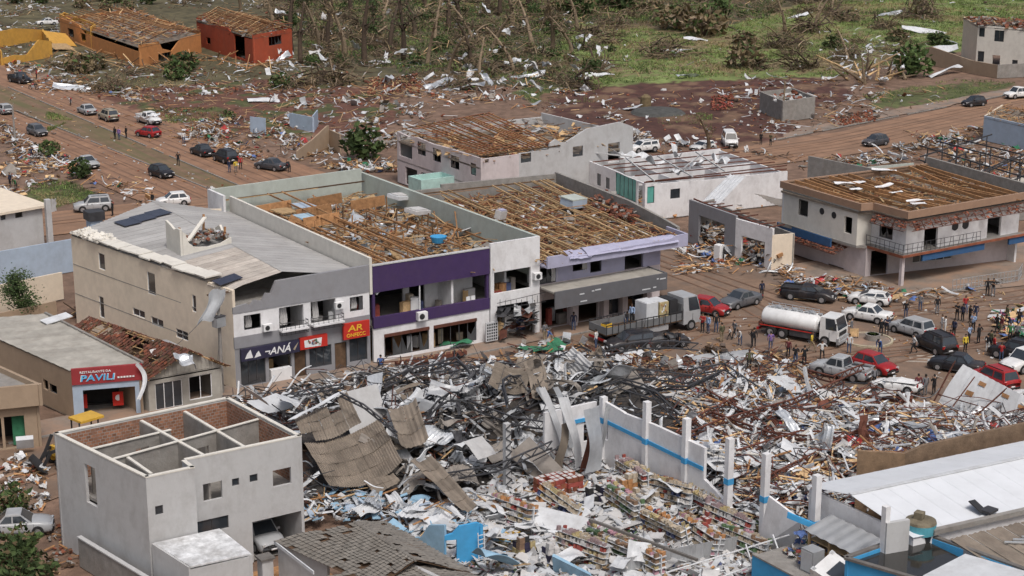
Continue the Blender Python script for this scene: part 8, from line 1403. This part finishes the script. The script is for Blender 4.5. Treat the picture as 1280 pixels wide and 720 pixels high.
# trees: trunk, limbs, torn crown
def tree_parts(h,seed,leaf=1.,ks=('leaf_dark','leaf_mid'),bark='bark',lean=.12,limb=9,broken=True,clr=1.):
    rr=random.Random(seed); b=MB(); lx,ly=rr.gauss(0,lean),rr.gauss(0,lean); T=lambda t: Vector((lx*h*t*t+.15*math.sin(t*5+seed),ly*h*t*t+.15*math.cos(t*4+seed),h*t)); r0=.032*h+.13
    b.tube([T(i/8) for i in range(9)],[r0*(1-.75*i/8)+.02 for i in range(9)],bark,8); tips=[]
    lb=MB()
    for i in range(limb):
        t=rr.uniform(.3,.98); a=rr.uniform(0,6.28); L=h*rr.uniform(.12,.34)*(1.15-t*.6); d=Vector((math.cos(a),math.sin(a),rr.uniform(-.1,1.0))).normalized(); p=T(t); q=p+d*L*.5+Vector((0,0,.1*L)); e=p+d*L+Vector((0,0,rr.uniform(-.3,.25)*L)); r=r0*(1-.75*t)*.55+.015; lb.tube([p,q,e],[r,r*.65,r*.25],bark,5); tips+=[q,e]
        for k in range(3): f=q.lerp(e,rr.random()); g=f+Vector((rr.gauss(0,.5),rr.gauss(0,.5),rr.gauss(.1,.5)))*L*.4; lb.tube([f,g],[r*.4,.01],bark,4); tips.append(g)
    cb=MB(); n=int(150*leaf)
    for p in tips:
        if rr.random()>.35+.6*min(1,leaf): continue
        R0=h*rr.uniform(.05,.10)*clr
        for i in range(max(6,n//6)):
            c=p+Vector((rr.gauss(0,1),rr.gauss(0,1),rr.gauss(-.15,.7)))*R0; s=rr.uniform(.25,.55); d=Vector((rr.gauss(0,1),rr.gauss(0,1),rr.gauss(0,.6))).normalized(); e=d.orthogonal().normalized(); cb.poly([c-d*s*.5,c+e*s*.2,c+d*s*.5,c-e*s*.2],rr.choice(ks))
    out=[('trunk',mesh_of(b,'trunk',True),None),('limbs',mesh_of(lb,'limbs',True),None)]
    if cb.f: out.append(('crown',mesh_of(cb,'crown'),None))
    return out
TB=[tree_parts(12,1,.25,('leaf_dark','leaf_dry'),'bark',.08,8),tree_parts(10,2,.35,('leaf_mid','leaf_dark'),'bark',.16,10),tree_parts(8,3,.12,('leaf_dry',),'bark_pale',.2,9),tree_parts(7,4,.6,('leaf_dark','leaf_mid'),'bark',.15,10),tree_parts(14,5,.2,('leaf_dark',),'bark',.05,7),tree_parts(6,6,0.05,('leaf_dry',),'bark_pale',.3,8)]
TG=[tree_parts(9,21,1.6,('leaf_dark','leaf_mid','leaf_dark'),'bark',.05,14,clr=1.4),tree_parts(7,22,1.8,('leaf_mid','leaf_dark'),'bark',.05,14,clr=1.5)]
for i,(X,Y,v,s) in enumerate(((362,66,0,1.2),(398,60,2,1.1),(430,72,2,1.3),(456,82,4,1.0),(470,60,3,1.2),(505,78,4,.9),(520,50,1,1.1),(545,60,2,1.2),(415,40,1,1.3),(380,28,3,1.3),(590,55,5,1.3),(615,70,5,1.4),(575,30,1,1.2),(640,40,2,1.4),(665,60,5,1.5),(690,66,2,1.3),(714,68,5,1.2),(640,90,5,1.3),(560,95,5,1.2),(440,20,1,1.2),(500,18,4,1.0),(530,12,3,1.2),(610,14,0,1.2),(660,16,1,1.3),(340,30,2,1.2),(720,40,2,1.2),(480,36,5,1.4),(600,100,2,.9),(1060,80,5,1.0),(980,40,2,1.),(1020,35,5,1.2),(1040,18,5,1.1),(885,190,5,.9),(560,40,0,1.1),(376,80,4,.8),(410,66,0,1.),(486,70,1,1.2),(535,84,2,1.1),(300,14,5,1.2),(230,6,2,1.),(150,2,5,1.2),(590,84,1,.9),(625,20,4,.9),(680,36,5,1.5))):
    p=px(X,Y); o=put('broken_tree',['tall storm stripped dark tree trunk in the broken wood','leaning torn tree with sparse dark leaves in the broken wood','bare pale splintered tree with snapped limbs','ragged half leafy tree in the broken wood','tall dark bare trunk with few snapped limbs','short pale snapped tree with twisted bare limbs'][v],'tree','storm broken trees',(p.x,p.y,-.1),rr.uniform(0,6),TB[v]); o.scale=(s,s,s)
for i,(X,Y,v,s) in enumerate(((700,2,0,1.1),(735,0,0,1.2),(765,4,1,1.2),(670,-4,1,1.3),(800,-4,1,1.2),(860,0,1,1.),(1000,2,1,1.1),(905,-3,0,1.),(640,-6,0,1.2),(560,-6,1,1.2))):
    p=px(X,Y); o=put('green_tree',['dense dark green tree at the top of the wood','bushy mid green tree at the top of the field'][v],'tree','green trees at the top edge',(p.x,p.y,-.1),rr.uniform(0,6),TG[v]); o.scale=(s,s,s)
p=px(26,402); o=put('garden_tree','round green garden tree by the restaurant roof','tree',None,(p.x,p.y,-.1),1,TG[1]); o.scale=(.62,.62,.62)
# uprooted stump heap
sp_=px(1085,98); e=empty('stump_heap',sp_,'uprooted stump heap of splintered trunks on the field','stumps'); rs=random.Random(8)
for i in range(26):
    a=sp_+Vector((rs.gauss(0,4),rs.gauss(0,2.5),0)); d=Vector((rs.gauss(0,.7),rs.gauss(0,.7),rs.uniform(.1,1.2))); L=rs.uniform(2,6.5); MB().tube([a,a+d*L*.5+Vector((rs.gauss(0,.3),0,0)),a+d*L],[rs.uniform(.15,.4),.2,.05],rs.choice(['bark','bark_pale','wood_pale']),6).build('trunk',e)
scatter('tangled_scrap',[px2(*q) for q in ((1040,70),(1110,60),(1150,95),(1110,108),(1050,105))],230,lambda x,y:.4+1.2*rs.random(),[(2,'strip',('metal_white','metal_bright'),(1,2.6),.8),(7,'rod',('bark','bark','bark_pale'),(2,5),.9),(1,'rag',('cloth_white','metal_white'),(.7,1.5),.6)],311,'white sheets and branches tangled round the stump heap','debris')
# undergrowth, branches and grass: nobody could count these
def undergrowth(name,area,n,ks,szr,hmax,seed,label,cat):
    rr=random.Random(seed); b=MB(); xs=[p[0] for p in area];ys=[p[1] for p in area]; i=0
    while i<n:
        x=rr.uniform(min(xs),max(xs));y=rr.uniform(min(ys),max(ys))
        if not inpoly(x,y,area): continue
        q=noise.noise((x*.12,y*.12,seed)); i+=1
        if q+.4*noise.noise((x*.5,y*.5,2))<-.25: continue
        kk=ks[min(len(ks)-1,max(0,int((noise.noise((x*.09,y*.09,9+seed))+.5)*len(ks)+rr.gauss(0,.6))))]
        z=rr.uniform(0,hmax*(.5+max(0,q))); s=rr.uniform(*szr)*(1+.3*q)
        for k in range(3):
            c=Vector((x+rr.gauss(0,s*.5),y+rr.gauss(0,s*.5),z)); t=c+Vector((rr.gauss(0,.5),rr.gauss(0,.5),rr.uniform(.4,1.1)))*s; sd=Vector((rr.gauss(0,1),rr.gauss(0,1),0)).normalized()*s*.16; b.poly([c-sd,c+sd,t],kk)
    o=b.build(name); o['kind']='stuff'; return tag(o,label,cat)
def twigs(seed,n=110,r=1.6,h=1.5):
    rr=random.Random(seed); b=MB()
    for i in range(n):
        a=Vector((rr.gauss(0,r*.5),rr.gauss(0,r*.5),abs(rr.gauss(0,h*.35)))); d=Vector((rr.gauss(0,1),rr.gauss(0,1),rr.gauss(.25,.6))).normalized(); L=rr.uniform(.8,2.6); m_=a+d*L*.5+Vector((rr.gauss(0,.2),rr.gauss(0,.2),rr.gauss(0,.15))); e_=a+d*L+Vector((0,0,-.15*L)); w_=rr.choice([.02,.03,.05,.09]); b.tube([a,m_,e_],[w_,w_*.7,w_*.3],rr.choice(['bark','bark_pale','bark_pale','bark','leaf_dry']),3)
    for i in range(70):
        c=Vector((rr.gauss(0,r*.5),rr.gauss(0,r*.5),abs(rr.gauss(0,h*.4)))); s=rr.uniform(.2,.5); d=Vector((rr.gauss(0,1),rr.gauss(0,1),rr.gauss(0,.5))).normalized(); e_=d.orthogonal(); b.poly([c-d*s*.5,c+e_*s*.15,c+d*s*.5,c-e_*s*.15],rr.choice(['leaf_dry','leaf_dark','leaf_mid']))
    return mesh_of(b,'branches')
TW=[twigs(s) for s in range(5)]
def brush(X,Y,s,label,group):
    p=px(X,Y); o=bpy.data.objects.new('brush_heap',rr.choice(TW)); COL.objects.link(o); o.location=(p.x,p.y,0); o.rotation_euler=(0,0,rr.uniform(0,6)); o.scale=(s,s*rr.uniform(.7,1.2),s*rr.uniform(.6,1.2)); tag(o,label,'brush',group)
for i in range(85): brush(rr.uniform(350,765),rr.uniform(0,112),rr.uniform(.9,2.2),'tangled heap of snapped branches in the broken wood','brush heaps in the broken wood')
for i in range(60):
    X=rr.uniform(740,1160);Y=rr.uniform(-2,90)
    if 760<X<960 and 35<Y<95 and rr.random()<.8: continue
    brush(X,Y,rr.uniform(.9,2.4),'dry branch heap strewn over the field','brush heaps on the field')
for i in range(26): brush(rr.uniform(60,350),rr.uniform(-4,115),rr.uniform(.7,1.6),'dry branch heap around the orange and red houses','brush heaps round the houses')
for i,(X,Y,k_) in enumerate(((150,74,'wood'),(135,70,'wood'),(165,84,'wood_pale'),(205,88,'wood'),(185,90,'wood_dark'),(225,80,'wood'),(120,66,'wood'),(310,86,'wood'),(330,84,'wood_pale'),(240,78,'wood'),(145,82,'wood_dark'),(60,80,'wood'),(100,72,'wood_pale'),(270,76,'wood'))):
    for q in range(5):
        p=px(X+rr.gauss(0,6),Y+rr.gauss(0,3)); a=rr.uniform(0,6.3); L=rr.uniform(2.5,6); z=rr.uniform(.3,2.2); tag(MB().beam((p.x,p.y,.1),(p.x+math.cos(a)*L,p.y+math.sin(a)*L,z),.16,.14,k_).build('fallen_rafter'),'%s rafter fallen in front of the orange and red houses'%{'wood':'brown','wood_pale':'pale','wood_dark':'dark'}[k_],'beam','fallen rafters by the houses')
undergrowth('grass',FIELD,22000,['grass_dry','grass_blade','grass_blade','leaf_mid'],(.3,.7),.1,1,'long green grass of the field','grass')
undergrowth('undergrowth',WOOD,24000,['leaf_dry','leaf_mid','grass_blade','leaf_dark','leaf_mid','leaf_dry'],(.3,.8),1.4,2,'dark tangled undergrowth of the broken wood','undergrowth')
for gi,g in enumerate(GREENS): undergrowth('grass',g,900,['grass_dry','grass_blade','leaf_mid'],(.15,.4),.05,3+gi,['grass strip beside the right road','grass plot beside the side street','grass patch behind the laden pickup','grass on the median by the grey hatchback','grass patch on the red earth lot','grass below the orange house','grass below the broken wood'][gi],'grass')
scatter('fallen_branches',WOOD,1700,lambda x,y:.3+1.2*R.random(),[(5,'rod',('bark','bark_pale','bark_pale','leaf_dry'),(1.5,6.),.6),(1,'plank',('wood_pale','bark_pale'),(1.5,4),.3)],312,'fallen branches tangled through the broken wood','branches')
scatter('fallen_branches',FIELD,240,.2,[(5,'rod',('bark','bark_pale','leaf_dry'),(1.5,5.),.3)],313,'fallen branches scattered over the green field','branches')
scatter('fallen_branches',REDL,300,.15,[(3,'rod',('bark','bark_pale','wood_pale'),(1.,4.),.15),(2,'plank',('wood_pale','wood'),(1,3),.1),(1,'chunk',('plaster_pale','brick_piece'),(.3,.7),.1)],314,'branches and planks on the red lot below the wood','branches')
